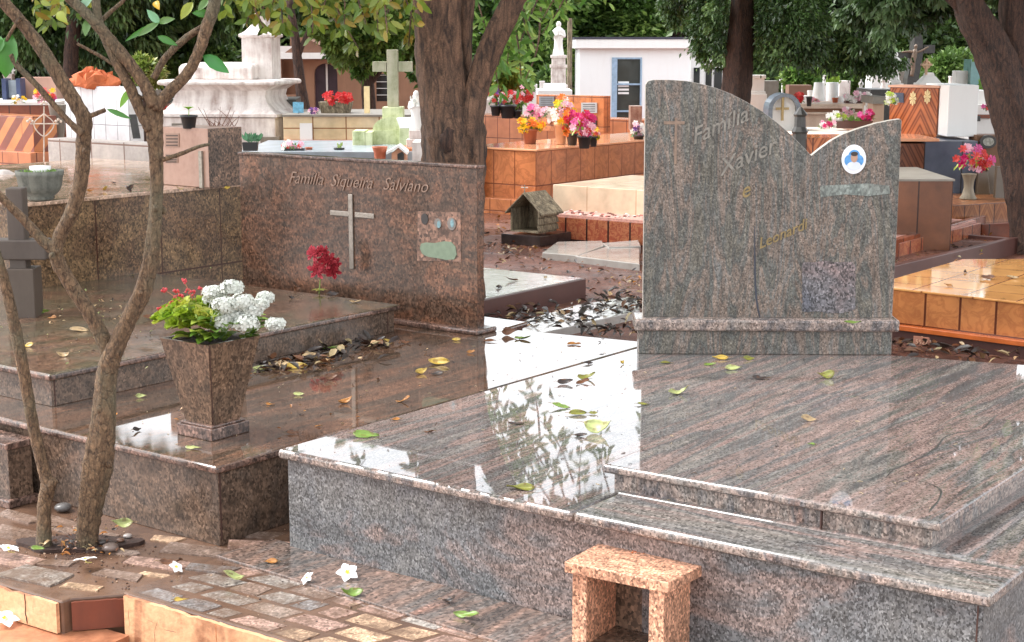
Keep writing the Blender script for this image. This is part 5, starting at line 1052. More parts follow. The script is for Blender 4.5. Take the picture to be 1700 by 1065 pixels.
# veneer headstone with white side
Yv = 14.6
t = thing('veneer_headstone', 'tall orange headstone with a diamond veneer pattern and two small gold plates', 'headstone'); C, L_, R_ = cpoly(1478, 1558, 1576, 142, Yv); mb = MB()
mb.prism([(p.x, p.y) for p in (C, R_, L_+(R_-C), L_)], -.03, C.z-.02); hv_ = mb.build('slab', M['chev'], t, uvo=(L_.x, L_.y, C.z-.94+.0), bevel=.003)
mb = MB(); mb.prism([(p[0], p[1]) for p in inset_poly([C, R_, L_+(R_-C), L_], -.015)], C.z-.02, C.z); mb.build('cap', stained('pale_cap', c(226, 176, 150), c(160, 110, 90), .4), t)
for x, y in ((1516, 163), (1540, 160)):
    mb = MB(); cn_ = PL(x, y, C, DB)-DB*.01
    for k in range(8):
        a = k*.785; mb.extr([cn_, cn_+DA*.03*math.cos(a-.3)+Zv*.055*math.sin(a-.3), cn_+DA*.035*math.cos(a)+Zv*.07*math.sin(a), cn_+DA*.03*math.cos(a+.3)+Zv*.055*math.sin(a+.3)], DB*.006)
    mb.build('gold_plate', FL_COLS['yellow'] if False else plain('pale_gold_figure', c(236, 214, 160), .4), t)
mb = MB(); q0, q1, q2, q3 = [PL(x, y, C, DB)-DB*.012 for x, y in ((1482, 153), (1501, 154), (1501, 170), (1482, 169))]; mb.extr([q0, q1, q2, q3], DB*.01); mb.build('plaque', plain('blue_grey_plaque', c(70, 78, 96), .3, .3, 60), t)
bouquet(1480, 163, 18, 24, Yv-.35, ['white', 'lime', 'white'], 16, 5, 'white and green flowers at the left edge of the veneer headstone')
# lower tomb: wet orange ledge, dark veneer and slate fronts

t = thing('slate_tomb', 'tomb front of dark veneer and blue-grey tiles under the veneer headstone', 'tomb'); fy = 14.0
a = Q(1440, 238, fy); b = Q(1536, 236, fy); c_ = Q(1624, 232, fy); mb = MB(); z1 = a.z
mb.box(a.x, b.x, fy, fy+1.6, -.03, z1); mb.build('veneer_front', M['chev_d'], t, uvo=(b.x-.4, fy, z1-.5)); mb = MB(); mb.box(b.x+.001, c_.x, fy+.01, fy+1.6, -.03, z1+.02); mb.build('slate_front', M['slate_tile'], t, uvo=(b.x, 0, z1-.56))
mb = MB(); mb.box(a.x, c_.x-.35, fy-.015, fy+1.7, z1+.02, z1+.045); mb.build('wet_ledge', plain('wet_orange_ledge', c(226, 166, 130), .1, .15, 3), t)
t = thing('white_block', 'blank bright white plastered block right of the veneer headstone', 'tomb'); mb = MB(); a = Q(1576, 141, 14.3); b = Q(1612, 228, 14.3); mb.box(a.x, b.x+.05, 14.3, 15.1, z1+.046, a.z); mb.build('block', M['white_clean'], t, bevel=.004)
t = thing('white_tomb', 'white stepped tomb with a dark slot between the white block and the right trunk', 'tomb'); mb = MB(); fbox(mb, 1608, 1720, 196, None, 15.5, 1.2); fbox(mb, 1612, 1715, 173, 190, 15.6, 1); fbox(mb, 1600, 1648, 150, 173, 15.7, .6); mb.build('body', M['white'], t, bevel=.006); mb = MB(); fbox(mb, 1606, 1725, 190, 196, 15.48, 1.2); mb.build('band', M['rust_tile'], t); mb = MB(); fbox(mb, 1610, 1628, 192, 201, 15.45, .04); mb.build('slot', M['bronze'], t)
bouquet(1642, 176, 20, 14, 15.2, ['coral', 'pink', 'purple'], 12, 4.5, 'pink and violet flowers on the white stepped tomb')
stack(1596, 19, [(14, 117, None, 13)], 'plinth_block', 'cream plastered pedestal block behind the bright white block', 'pedestal', 'white')
mb = MB(); a = Q(1612, 105, 18.8); mb.obox((a.x, 18.8, a.z-.4), (.01, .0, 0), (0, .3, 0), (0, 0, .45)); mb.box(a.x+.0, a.x+.22, 18.79, 18.80, a.z-.4, a.z+.02); tag(mb.build('glass_lantern', plain('greenish_glass', c(120, 160, 160), .05)), 'greenish glass screen beside the cream pedestal', 'glass screen')
herbs(1640, 150, 34, 34, 18, c(120, 170, 60), 'bright green bush between the glass screen and the right trunk', 120, 12)
# crucifix, saint, round cross
t = thing('crucifix', 'dark stone crucifix with a hanging figure, above the veneer headstone', 'crucifix', (Q(1522, 140, 22).x, 22, gz(22))); Yk = 22.0; xk = lambda x: Q(x, 100, Yk).x; zk_ = lambda y: Q(1522, y, Yk).z
mb = MB(); mb.loft([[(xk(1502), Yk, gz(22)), (xk(1534), Yk, gz(22)), (xk(1534), Yk+.3, gz(22)), (xk(1502), Yk+.3, gz(22))], [(xk(1508), Yk, zk_(130)), (xk(1527), Yk, zk_(130)), (xk(1527), Yk+.25, zk_(130)), (xk(1508), Yk+.25, zk_(130))], [(xk(1516), Yk, zk_(90)), (xk(1532), Yk, zk_(90)), (xk(1532), Yk+.25, zk_(90)), (xk(1516), Yk+.25, zk_(90))], [(xk(1517), Yk, zk_(52)), (xk(1530), Yk, zk_(52)), (xk(1530), Yk+.25, zk_(52)), (xk(1517), Yk+.25, zk_(52))]]); mb.box(xk(1490), xk(1515), Yk+.02, Yk+.2, zk_(96), zk_(86)); mb.box(xk(1533), xk(1552), Yk+.02, Yk+.2, zk_(88), zk_(74)); mb.build('cross', M['bronze'], t)
sK = Yk/F; cK = Vector((xk(1514), Yk-.08, 0)); at_ = lambda x, y: Vector((xk(x), Yk-.08, zk_(y)))
mb = MB(); mb.tube([at_(1512, 126), at_(1514, 112), at_(1513, 103), at_(1515, 92), at_(1516, 84), at_(1517, 81), at_(1517, 76), at_(1518, 73)], [3*sK, 3.4*sK, 4.2*sK, 4.4*sK, 4.2*sK, 2*sK, 3*sK, 1*sK], 8)
mb.tube([at_(1516, 86), at_(1526, 84), at_(1538, 77)], [2*sK, 1.7*sK, 1.2*sK], 6); mb.tube([at_(1515, 86), at_(1506, 85), at_(1494, 86)], [2*sK, 1.7*sK, 1.2*sK], 6); mb.build('figure', plain('brown_bronze_figure', c(120, 100, 84), .4, .3, 30), t, smooth=True)
stack(1485, 19.5, [(12, 138, None), (8, 133, 138)], 'saint_statue', 'white statue of a robed figure left of the dark crucifix', 'statue', 'white', (86, 134))
t = stack(1541, 19, [(20, 137, None), (17, 126, 137, 9), (8, 120, 126, 6)], 'mound', 'cream plaster mound carrying a small ringed cross, right of the crucifix', 'monument', 'white')
mb = MB(); cr = Q(1538, 107, 18.95); s = 19/F
mb.tube([cr+Vector((9*s*math.cos(a), 0, 9*s*math.sin(a)))*.6 for a in [6.283*i/12 for i in range(13)]], [1.6*s]*13, 6); mb.box(cr.x-1.6*s, cr.x+1.6*s, 18.93, 18.97, cr.z-16*s, cr.z+10*s); mb.box(cr.x-9*s, cr.x+9*s, 18.925, 18.975, cr.z-1.6*s, cr.z+1.6*s); mb.build('ringed_cross', plain('tan_stone', c(206, 170, 140), .6), t)
# brown box, kerbs stepping down, vase with lilies
t = thing('brown_tomb', 'plain brown tile box tomb right of the streaked headstone', 'tomb'); mb = MB(); C, L_, R_ = cpoly(1400, 1583, 1590, 297, 11.8); C = Q(1583, 297, 11.8); L_ = C-Vector((1.6, .02, 0)); mb.prism([(p.x, p.y) for p in (C, C+Vector((.02, 1.2, 0)), L_+Vector((0, 1.2, 0)), L_)], -.03, C.z-.015); mb.build('body', M['brown_tile'], t, uvo=(C.x, C.y, -.03)); mb = MB(); mb.prism([(p.x, p.y) for p in (C+Vector((.01, -.01, 0)), C+Vector((.03, 1.2, 0)), L_+Vector((0, 1.2, 0)), L_-Vector((0, .01, 0)))], C.z-.015, C.z); mb.build('top', M['conc'], t)
def kerbrun(x_near, y_near, x_far, y_far, z, depth, mt, label, bed='brown'):
    a, b = P(x_near, y_near, z), P(x_far, y_far, z); d = (b-a).normalized(); n = Vector((-d.y, d.x, 0)); a = a-d*.6; t = thing('kerbed_grave', label, 'grave')
    mb = MB(); mb.obox((a.x, a.y, -.05), b-a, n*.06, (0, 0, z+.05)); mb.obox((b.x, b.y, -.05), d*-.06, n*depth, (0, 0, z+.045)); mb.build('kerb', mt, t, bevel=.004, uvo=(b.x, b.y, -.05))
    mb = MB(); mb.obox(Vector((a.x, a.y, -.05))+n*.06, b-a-d*.06, n*(depth-.06), (0, 0, z+.02)); mb.build('soil_bed', mg, t); return t
kerbrun(1488, 398, 1637, 357, .20, 1.3, M['rust_tile'], 'grave edged with rust-brown tiles below the brown box tomb')
kerbrun(1482, 442, 1690, 394, .10, 1.2, M['maroon'], 'low maroon kerb grave, nearest of the kerbs right of the headstone')
t = thing('lily_ledge', 'tan diamond-tiled ledge carrying the lily vase', 'tomb'); mb = MB(); a, b = P(1582, 341, .30), P(1700, 325, .30); mb.prism([(a.x, a.y), (b.x+.6, b.y-.05), (b.x+.6, b.y+1.3), (a.x-.02, a.y+1.5)], -.05, .30); mb.build('body', tiles('tan_diamond_tile', c(176, 118, 74), c(164, 106, 66), c(80, 40, 26), .17, .3, .006, c(110, 58, 36), .3, 9, .7, 'chevron'), t, bevel=.004)
a, b = P(1630, 372, .14), P(1700, 362, .14); mb = MB(); mb.prism([(a.x, a.y), (b.x+.5, b.y-.05), (b.x+.5, b.y+.35), (a.x, a.y+.35)], -.05, .14); mb.build('step', M['rust_tile'], t, bevel=.004)
pv, *_ = pot(1607, 330, 14, 42, z=.302, mt=stained('grey_vase', c(150, 140, 120), c(96, 84, 72), .7, 5), label='flared grey stone vase of pink lilies near the right trunk', kind='vase', cat='vase', prof=[(1, 0), (1, .04), (.72, .2), (.55, .45), (.6, .7), (.85, .96), (.92, 1), (.8, 1), (.5, .8), (.05, .78)])
bouquet(1611, 262, 66, 40, pv.y, ['pink', 'pale', 'coral', 'coral', 'magenta'], 26, 8, 'pink and white artificial lilies in the grey stone vase', lcol=c(190, 200, 90), leafl=1.6)
t = thing('brown_memorial', 'brown stone memorial with a photo medallion behind the lilies', 'memorial'); mb = MB(); fbox(mb, 1622, 1700, 224, None, 14.2, .25); mb.build('slab', stained('brown_marble_slab', c(124, 88, 62), c(80, 54, 40), .6, 4), t)
mb = MB(); cm = Q(1641, 235, 14.15); disc(mb, cm, Vector((1, 0, 0)), Zv, .075, .06, .03, Vector((0, 1, 0)), 0); disc(mb, cm-Vector((0, .005, 0)), Vector((1, 0, 0)), Zv, .05, .038, .01, Vector((0, 1, 0)), 1); mb.build('photo_medallion', [M['bronze'], plain('old_photo', c(150, 150, 140), .3, .5, 40)], t)
for x0, x1, yt, Y in ((1640, 1652, 268, 14.0), (1655, 1692, 276, 13.6), (1624, 1640, 284, 13.95)):
    mb = MB(); a = Q(x0, yt, Y); b = Q(x1, yt, Y); mb.loft([[(a.x-.02, Y-.06, .28), (b.x+.02, Y-.06, .28), (b.x+.02, Y, .28), (a.x-.02, Y, .28)], [(a.x, Y, a.z), (b.x, Y, a.z), (b.x, Y+.05, a.z), (a.x, Y+.05, a.z)]]); mb.build('leaning_slab', plain('olive_slab', c(104, 88, 70), .3, .2, 6), t, bevel=.004)
# amber tiled tomb at right
t = thing('amber_tomb', 'low amber tiled tomb with a bright wet top at the right edge', 'tomb'); za = .27; A = P(1481, 477, za); Bq = P(1700, 501, za); d = (Bq-A).normalized(); A0 = A-d*.5; B0 = Bq+d*1.2; cK = P(1600, 430, za); dd = (cK-A).normalized()
poly = [A0, B0, B0+DB*1.9, A0+DB*1.9]
A0b = P(1481, 462, za); poly = [A0, B0, P(1860, 430, za), P(1600, 430, za), P(1460, 470, za)]
mb = MB(); mb.prism([(p.x, p.y) for p in poly], .07, za-.012); mb.build('body', M['amber_tile'], t, uvo=(A.x, A.y, .07)); mb = MB(); mb.prism([(p[0], p[1]) for p in inset_poly(poly, -.012)], za-.012, za); mb.build('top', M['amber_top'], t, bevel=.003)
mb = MB(); mb.prism([(p[0], p[1]) for p in inset_poly(poly, -.07)], .04, .07); mb.build('amber_ledge', plain('wet_orange_glaze', c(190, 100, 50), .1, .2, 8), t, bevel=.004); mb = MB(); mb.prism([(p[0], p[1]) for p in inset_poly(poly, -.03)], -.05, .04); mb.build('footing', M['maroon'], t)
mb = MB(); pq = Q(1526, 561, P(1526, 566, .02).y-.02); a = pq+Vector((-.045, -.06, -.03)); mb.obox(a, (.085, -.005, -.01), (0, .012, .0), (.005, .02, .05)); o = mb.build('number_tag', stained('brown_clay_tag', c(150, 96, 72), c(90, 60, 50), .6, 5), loc=tuple(a), bevel=.003); tag(o, 'small leaning clay number tag against the foot of the amber tomb', 'tag')
text(o, '5527', a+Vector((.008, -.002, .012)), Vector((1, -.06, -.1)).normalized(), Vector((.1, .35, .93)).normalized(), .034, plain('pale_digits', c(196, 150, 120), .6), .002, 0, 'digits')
# extra far background: small crosses and stones in rows
for i, (x, yt, yb, w_, Y, kind, lab) in enumerate(((1300, 126, 145, 5, 27, 'c', 'small pale cross beyond the arched shrine'), (1498, 118, 140, 5, 24, 's', 'low white pedestal beside the robed white statue'), (1350, 128, 140, 4, 28, 'c', 'small pale cross behind the tall white vase'), (1403, 134, 150, 9, 25, 's', 'pink-grey block behind the white flower trough'), (1460, 125, 150, 12, 26, 's', 'grey headstone block left of the robed white statue'), (1620, 98, 140, 4, 24, 'c', 'white cross above the glass screen'), (246, 150, 200, 7, 20, 's', 'cream block just right of the white tile tomb'), (20, 110, 135, 5, 26, 'c', 'small white cross far off at the left edge'), (812, 130, 155, 10, 30, 's', 'pale stone block far behind the trunk'), (880, 140, 158, 12, 32, 's', 'pale tomb block behind the orange headstone'), (1675, 120, 150, 12, 25, 's', 'pale block beyond the right trunk'))):
    t = thing('far_cross' if kind == 'c' else 'far_tomb', lab, 'cross' if kind == 'c' else 'tomb'); mb = MB()
    if kind == 's': fbox(mb, x-w_, x+w_, yt, None, Y, .5); mb.build('block', random.choice((M['white'], M['conc'], M['old_white'])), t)
    else:
        s = Y/F; a = Q(x, yt, Y); mb.box(a.x-1.3*s, a.x+1.3*s, Y, Y+.05, gz(Y), a.z); mb.box(a.x-w_*s, a.x+w_*s, Y-.002, Y+.052, a.z-8*s, a.z-5*s); mb.build('cross', M['white_clean'], t)
# ================================================================ trees
def cloud(name, pts, dirs, L_, W_, cols, mat, parent=None, loc=(0, 0, 0)):
    o0 = np.array(ORG[parent.name] if parent is not None else loc, dtype=float); N = len(pts); rng = np.random
    side = np.cross(dirs, rng.normal(size=(N, 3))); side /= np.linalg.norm(side, axis=1)[:, None]+1e-9; nr = np.cross(side, dirs)
    b = pts-o0; L1 = L_[:, None]; W1 = (L_*W_)[:, None]; k = rng.uniform(.1, .3, (N, 1))
    V = np.stack([b, b+dirs*L1*.45+side*W1*.5+nr*L1*k*.5, b+dirs*L1-nr*L1*k*.6, b+dirs*L1*.45-side*W1*.5+nr*L1*k*.5], 1).reshape(-1, 3)
    me = bpy.data.meshes.new(name); me.vertices.add(4*N); me.vertices.foreach_set('co', V.ravel()); me.loops.add(4*N); me.loops.foreach_set('vertex_index', np.arange(4*N))
    me.polygons.add(N); me.polygons.foreach_set('loop_start', np.arange(0, 4*N, 4)); me.update(calc_edges=True); me.materials.append(mat)
    at = me.color_attributes.new('tint', 'FLOAT_COLOR', 'CORNER'); at.data.foreach_set('color', np.repeat(cols, 4, axis=0).ravel())
    o = bpy.data.objects.new(name, me); COL.objects.link(o)
    if parent is not None: o.parent = parent; ORG[o.name] = ORG[parent.name]
    else: o.location = loc; ORG[o.name] = Vector(loc)
    return o
def mirror_px(p):
    """where the wet slabs (z about .3) mirror a point"""
    z = .62-p[:, 2]; dep = p[:, 1]*ct-(z-H)*st; u = p[:, 1]*st+(z-H)*ct
    return CX+F*p[:, 0]/dep, CY-F*u/dep
def view_px(p):
    dep = p[:, 1]*ct-(p[:, 2]-H)*st; u = p[:, 1]*st+(p[:, 2]-H)*ct; return CX+F*p[:, 0]/dep, CY-F*u/dep
def gaps(p):
    """openings between the crowns through which the sky shows (they reach the wet slabs as bright reflections)"""
    x, y = mirror_px(p); n = 14*np.sin(y*.05)+10*np.sin(y*.021+2)+6*np.sin(x*.2)
    g = (x > 878+n+np.random.normal(size=len(x))*16-(y > 735)*25-(y < 610)*40+np.clip((y-600)/60, 0, 1)*18) & (x < 1085+n*.5) & (y > 540) & (y < 835)
    g |= (x > 196+n*.6) & (x < 415+n*.4) & (y > 664) & (y < 750+n*.5)
    g |= (x > 478) & (x < 566+n) & (y > 725) & (y < 778)
    g |= (x > 1470) & (x < 1622+n) & (y > 415) & (y < 500)
    g |= (x > 800) & (x < 1085) & (y > 430) & (y < 545)
    return ~g
def crown(name, blobs, n, L_, W_, pal, mat, parent, droop=.3, zmin=None, keep=None, shell=.55, sub=None):
    """blobs: (x, y, z, rx, ry, rz); leaves sit in many small clumps scattered over each blob"""
    rng = np.random; vol = np.array([b[3]*b[4]*b[5] for b in blobs])**.67; P_, D_, C_ = [], [], []
    for b, w_ in zip(blobs, vol/vol.sum()):
        nb = int(n*w_); nc = max(6, nb//(sub or 60)); d = rng.normal(size=(nc, 3)); d /= np.linalg.norm(d, axis=1)[:, None]
        cc_ = np.array(b[:3])+d*np.array(b[3:])*rng.uniform(shell, 1, (nc, 1)); idx = rng.randint(0, nc, nb); cr_ = min(b[3:])*.32
        off = rng.normal(size=(nb, 3))*cr_*.55*np.array([1, 1, .8]); p = cc_[idx]+off
        dd = off/ (np.linalg.norm(off, axis=1)[:, None]+1e-6)*.7+d[idx]*.5+rng.normal(size=(nb, 3))*.5-np.array([0, 0, droop*2]); dd /= np.linalg.norm(dd, axis=1)[:, None]
        base = np.array(pal)[rng.randint(0, len(pal), nc)][idx]*rng.uniform(.75, 1.25, (nc, 1))[idx]*rng.uniform(.75, 1.25, (nb, 1)); base[:, 3] = 1
        P_.append(p); D_.append(dd); C_.append(np.clip(base, 0, 1))
    p, d, cl = np.concatenate(P_), np.concatenate(D_), np.concatenate(C_); k = gaps(p)
    if zmin is not None: k &= p[:, 2] > zmin
    if keep is not None: k &= keep(p)
    p, d, cl = p[k], d[k], cl[k]
    return cloud(name, p, d, L_*np.random.uniform(.6, 1.3, len(p)), W_, cl, mat, parent)
M['crown'] = leafmat('tree_leaves', .4, .3)
DK = [c(78, 104, 50), c(94, 122, 60), c(64, 90, 46), c(114, 140, 72)]
MD = [c(92, 126, 56), c(112, 144, 66), c(72, 104, 48), c(132, 158, 80)]
YG = [c(120, 138, 48), c(96, 120, 44), c(140, 148, 60), c(84, 104, 40), c(150, 130, 50)]
brown_bark = bark('grey_brown_bark', c(46, 33, 26), c(118, 88, 68), 9, 1.0)
dark_bark = bark('dark_red_brown_bark', c(34, 24, 20), c(84, 58, 46), 14, 1.0)
pale_bark = bark('frangipani_bark', c(74, 54, 38), c(140, 112, 84), 30, 1.0, c(112, 106, 84), .4)

def stem(mb, pts, Y, n=14, mi=0, gn=.03, lobes=0, sub=7):
    """pts: (px, py, half width px, optional distance offset)"""
    W, R_ = [], []
    for q_ in pts:
        y = Y+(q_[3] if len(q_) > 3 else 0); W.append(Q(q_[0], q_[1], y)); R_.append(q_[2]*y/F)
    mb.tube(W, R_, n, mi, sub, gn, lobes=lobes, seed=int(pts[0][0])); return W
# central tree behind the brown headstone
Y1 = 9.35; T = thing('broadleaf_tree', 'big brown-barked tree forking into three stems directly behind the brown headstone', 'tree', (Q(757, 540, Y1).x, Y1, 0))
mb = MB(); stem(mb, [(762, 556, 66), (760, 530, 54), (757, 440, 50), (754, 340, 49), (753, 270, 50), (748, 220, 50), (736, 170, 42), (728, 110, 37), (726, 40, 35), (724, -60, 34), (700, -240, 30), (660, -480, 22)], Y1, 22, 0, .03, 3, 6); 
mb.build('trunk', brown_bark, T, smooth=True)
mb = MB(); stem(mb, [(768, 300, 32, .02), (772, 250, 30, -.02), (776, 205, 25, -.03), (788, 150, 21), (804, 100, 20), (822, 60, 19), (850, 5, 18), (866, -60, 17), (862, -260, 13), (820, -520, 8)], Y1, 16, 0, .03, 3); mb.build('limb', brown_bark, T, smooth=True)
mb = MB(); stem(mb, [(762, 250, 26, .06), (770, 190, 17, .1), (771, 120, 14, .15), (768, 60, 15, .2), (772, 0, 15, .2), (790, -120, 14, .3), (800, -420, 10, .4)], Y1, 14, 0, .03, 3); mb.build('limb', brown_bark, T, smooth=True)
mb = MB(); stem(mb, [(746, 215, 12, -.15), (742, 235, 16, -.17), (744, 262, 9, -.15)], Y1, 10, 0, .2, 2, 3); mb.build('bark_knot', dark_bark, T, smooth=True)
x1 = Q(757, 0, Y1).x
crown('crown', [(x1-.6, Y1, 5.2, 2.6, 2.4, 1.3), (x1-2.2, Y1+.3, 4.2, 1.7, 1.9, 1.1), (x1+1.5, Y1+.4, 5.4, 1.8, 2, 1.0), (x1-1, Y1-1.2, 4.6, 1.6, 1.5, .9), (x1-.3, Y1+1.8, 4.0, 2.0, 1.4, 1.0), (x1-3.2, Y1+2, 4.4, 1.8, 1.6, 1.2)], 36000, .075, .5, YG, M['crown'], T, .35, 2.15, sub=45)
# hanging sprays of larger leaves in view
def sprays(parent, name, tips, Y, leaf, pal, n=16, spread=26, wid=.42, up=150, dY=.8):
    V, Fc, Cc = [], [], []; mb = MB()
    for (x, y) in tips:
        yy = Y+random.uniform(-dY, dY); a = Q(x+random.uniform(-60, 60), y-up, yy+.3); b = Q(x, y-18, yy); m_ = a.lerp(b, .55)+rv(.05)
        mb.tube([a, m_, b], [.009, .006, .003], 5, 0, 3)
        for k in range(n):
            t_ = random.uniform(.35, 1); p = (a.lerp(m_, t_/.55) if t_ < .55 else m_.lerp(b, (t_-.55)/.45))+rv(spread*yy/F*.35)
            d = (Vector((random.uniform(-.8, .8), random.uniform(-.6, .6), -1.0+random.uniform(0, .9)))).normalized()
            quadleaf(V, Fc, Cc, p, d, Vector((random.uniform(-1, 1), -1, random.uniform(-.3, .6))), leaf*random.uniform(.7, 1.2), leaf*wid, jc(random.choice(pal), .25), random.uniform(.05, .2), random.uniform(.0, .35), 5)
    mb.build('twigs', brown_bark, parent); return leafobj(name, V, Fc, Cc, M['leaf'], parent)
tips = [(x+random.uniform(-14, 14), y+random.uniform(-14, 12)) for x, y in [(380, 40), (395, 62), (412, 40), (440, 70), (462, 72), (480, 66), (500, 38), (520, 55), (545, 40), (560, 62), (580, 50), (600, 86), (622, 70), (640, 92), (655, 62), (672, 84), (690, 66), (700, 50), (610, 40), (530, 20), (450, 30), (420, 15), (470, 20), (500, 10), (565, 15), (640, 25), (680, 20), (390, 5), (60, 30), (80, 50), (95, 28), (110, 10), (50, 5), (120, 35), (585, 15), (545, 8), (610, 60), (655, 35), (430, 50), (510, 70)]]
sprays(T, 'hanging_leaves', tips, 8.9, .078, YG, 24)
tips = [(x+random.uniform(-12, 12), y+random.uniform(-12, 12)) for x, y in [(840, 90), (850, 130), (868, 60), (880, 110), (895, 40), (905, 75), (925, 30), (945, 25), (830, 60), (862, 150), (820, 120), (850, 30), (890, 10), (980, 10), (1010, 15), (835, 160), (875, 140), (812, 90), (858, 95)]]
sprays(T, 'hanging_leaves', tips, 10.6, .09, [c(110, 148, 60), c(84, 124, 48), c(132, 160, 78)], 20, 30, .3)

# straight trunk and its dark crown
Y2 = 18.0; T = thing('conifer_tree', 'straight dark trunk with a low dense dark green crown behind the streaked headstone', 'tree', (Q(1222, 300, Y2).x, Y2, gz(Y2)))
mb = MB(); stem(mb, [(1216, 300, 27), (1218, 200, 24), (1222, 140, 22), (1228, 70, 20), (1233, 0, 18), (1236, -200, 15), (1240, -700, 8)], Y2, 14, 0, .03, 4); mb.build('trunk', dark_bark, T, smooth=True)
X = lambda px, Y: Q(px, 60, Y).x
def low_blobs(lst, Y):  # (px, bottom py, half width px)
    out = []
    for px, py, hw in lst:
        y = Y+random.uniform(-1.2, 1.2); s = y/F; q_ = Q(px, py, y); rz = max(.5, hw*s*1.0); out.append((q_.x, y, q_.z+rz, hw*s, hw*s*1.1, rz))
    return out
bl = low_blobs([(1085, 18, 36), (1125, 48, 36), (1182, 112, 34), (1205, 108, 34), (1255, 100, 60), (1310, 122, 60), (1365, 112, 55), (1420, 118, 55), (1460, 122, 50), (1110, 0, 50), (1500, 80, 50), (1300, 60, 80), (1400, 60, 80)], Y2)
crown('lower_crown', bl, 120000, .055, .45, [c(60, 84, 42), c(76, 104, 52), c(50, 72, 36), c(104, 130, 76), c(62, 88, 44)], M['crown'], T, .5, sub=90, keep=lambda p: ~((abs(view_px(p)[0]-1230) < 26) & (p[:, 1] < 18.4) & (view_px(p)[1] < 135)))
crown('crown', [(X(1235, 18), 18, 5.5, 3.0, 2.8, 2.6), (X(1400, 18), 18.5, 4.8, 2.2, 2.4, 2.0), (X(1130, 18), 18.4, 4.4, 1.2, 1.6, 1.6), (X(1235, 18), 18, 8, 2.2, 2.2, 2)], 16000, .24, .5, DK, M['crown'], T, .3)
# right forked tree
Y3 = 12.5; T = thing('conifer_tree', 'thick forked dark trunk under a dark crown at the right edge', 'tree', (Q(1705, 430, Y3).x, Y3, 0))
mb = MB(); stem(mb, [(1728, 440, 62), (1722, 390, 46), (1712, 320, 42), (1700, 250, 38), (1680, 180, 34), (1662, 120, 30), (1640, 70, 27), (1618, 30, 26), (1600, -20, 22), (1560, -160, 16), (1500, -420, 8)], Y3, 20, 0, .03, 4, 6); mb.build('trunk', dark_bark, T, smooth=True)
mb = MB(); stem(mb, [(1712, 300, 34), (1704, 230, 28), (1696, 150, 24), (1690, 80, 26), (1688, 0, 28), (1700, -120, 24), (1730, -420, 12)], Y3+.1, 16, 0, .03, 4); mb.build('limb', dark_bark, T, smooth=True)
mb = MB(); stem(mb, [(1640, 78, 16), (1622, 52, 12), (1600, 20, 9), (1560, -20, 7), (1500, -80, 4)], Y3, 10, 0, .05); mb.build('limb', dark_bark, T, smooth=True)
bl = low_blobs([(1480, 70, 48), (1530, 62, 45), (1580, 40, 45), (1630, 20, 40), (1690, 30, 50), (1440, 90, 46), (1560, 10, 60)], 14)
crown('lower_crown', bl, 30000, .075, .42, [c(60, 84, 46), c(50, 70, 36), c(74, 100, 58), c(96, 122, 80)], M['crown'], T, .5, sub=110)
crown('crown', [(X(1640, 13), 13, 4.4, 2.6, 2.2, 1.6), (X(1500, 13), 13.5, 4.0, 1.4, 1.8, 1.4), (X(1800, 13), 12.6, 3.8, 2.0, 2.4, 1.6), (X(1500, 12), 11.6, 6.0, 2.4, 2.4, 1.3)], 16000, .17, .5, DK, M['crown'], T, .3)
# left-hand tree out of frame whose crown shades and mirrors in the brown tomb
T = thing('broadleaf_tree', 'dark tree with a hanging feathery crown at the far upper left', 'tree', (Q(118, 200, 24).x, 24, gz(24)))
mb = MB(); stem(mb, [(116, 175, 13), (117, 130, 12), (118, 90, 12), (124, 0, 11), (130, -300, 6)], 24, 10); mb.build('trunk', dark_bark, T, smooth=True)
bl = low_blobs([(20, 95, 60), (70, 110, 55), (130, 100, 50), (190, 110, 60), (240, 90, 55), (300, 80, 55), (350, 70, 50), (60, 50, 80), (180, 40, 90), (300, 30, 80)], 25)
crown('lower_crown', bl, 70000, .11, .4, [c(76, 102, 58), c(92, 120, 68), c(62, 88, 52), c(116, 142, 84)], M['crown'], T, .7, sub=110)
crown('crown', [(X(120, 24), 24, 5.2, 3.2, 2.6, 2.6), (X(300, 24), 24.5, 4.8, 2.4, 2.2, 2.2), (X(-60, 24), 24, 6, 2.6, 2.4, 3)], 9000, .3, .5, DK, M['crown'], T, .4)
T = thing('broadleaf_tree', 'leafy tree out past the left edge whose boughs hang over the tiled tomb', 'tree', (-5.2, 9.5, 0))
mb = MB(); mb.tube([(-5.2, 9.5, 0), (-5.1, 9.4, 2), (-4.7, 9.2, 4)], [.2, .16, .1], 12, 0, 4, .03, lobes=3); mb.build('trunk', brown_bark, T, smooth=True)
crown('crown', [(-4.2, 9, 4.0, 1.6, 2, .9), (-3.4, 8, 4.6, 1.6, 1.6, .9), (-5.5, 9.5, 4.4, 2, 2, 1.2)], 8000, .13, .5, YG, M['crown'], T, .35, 2.4)
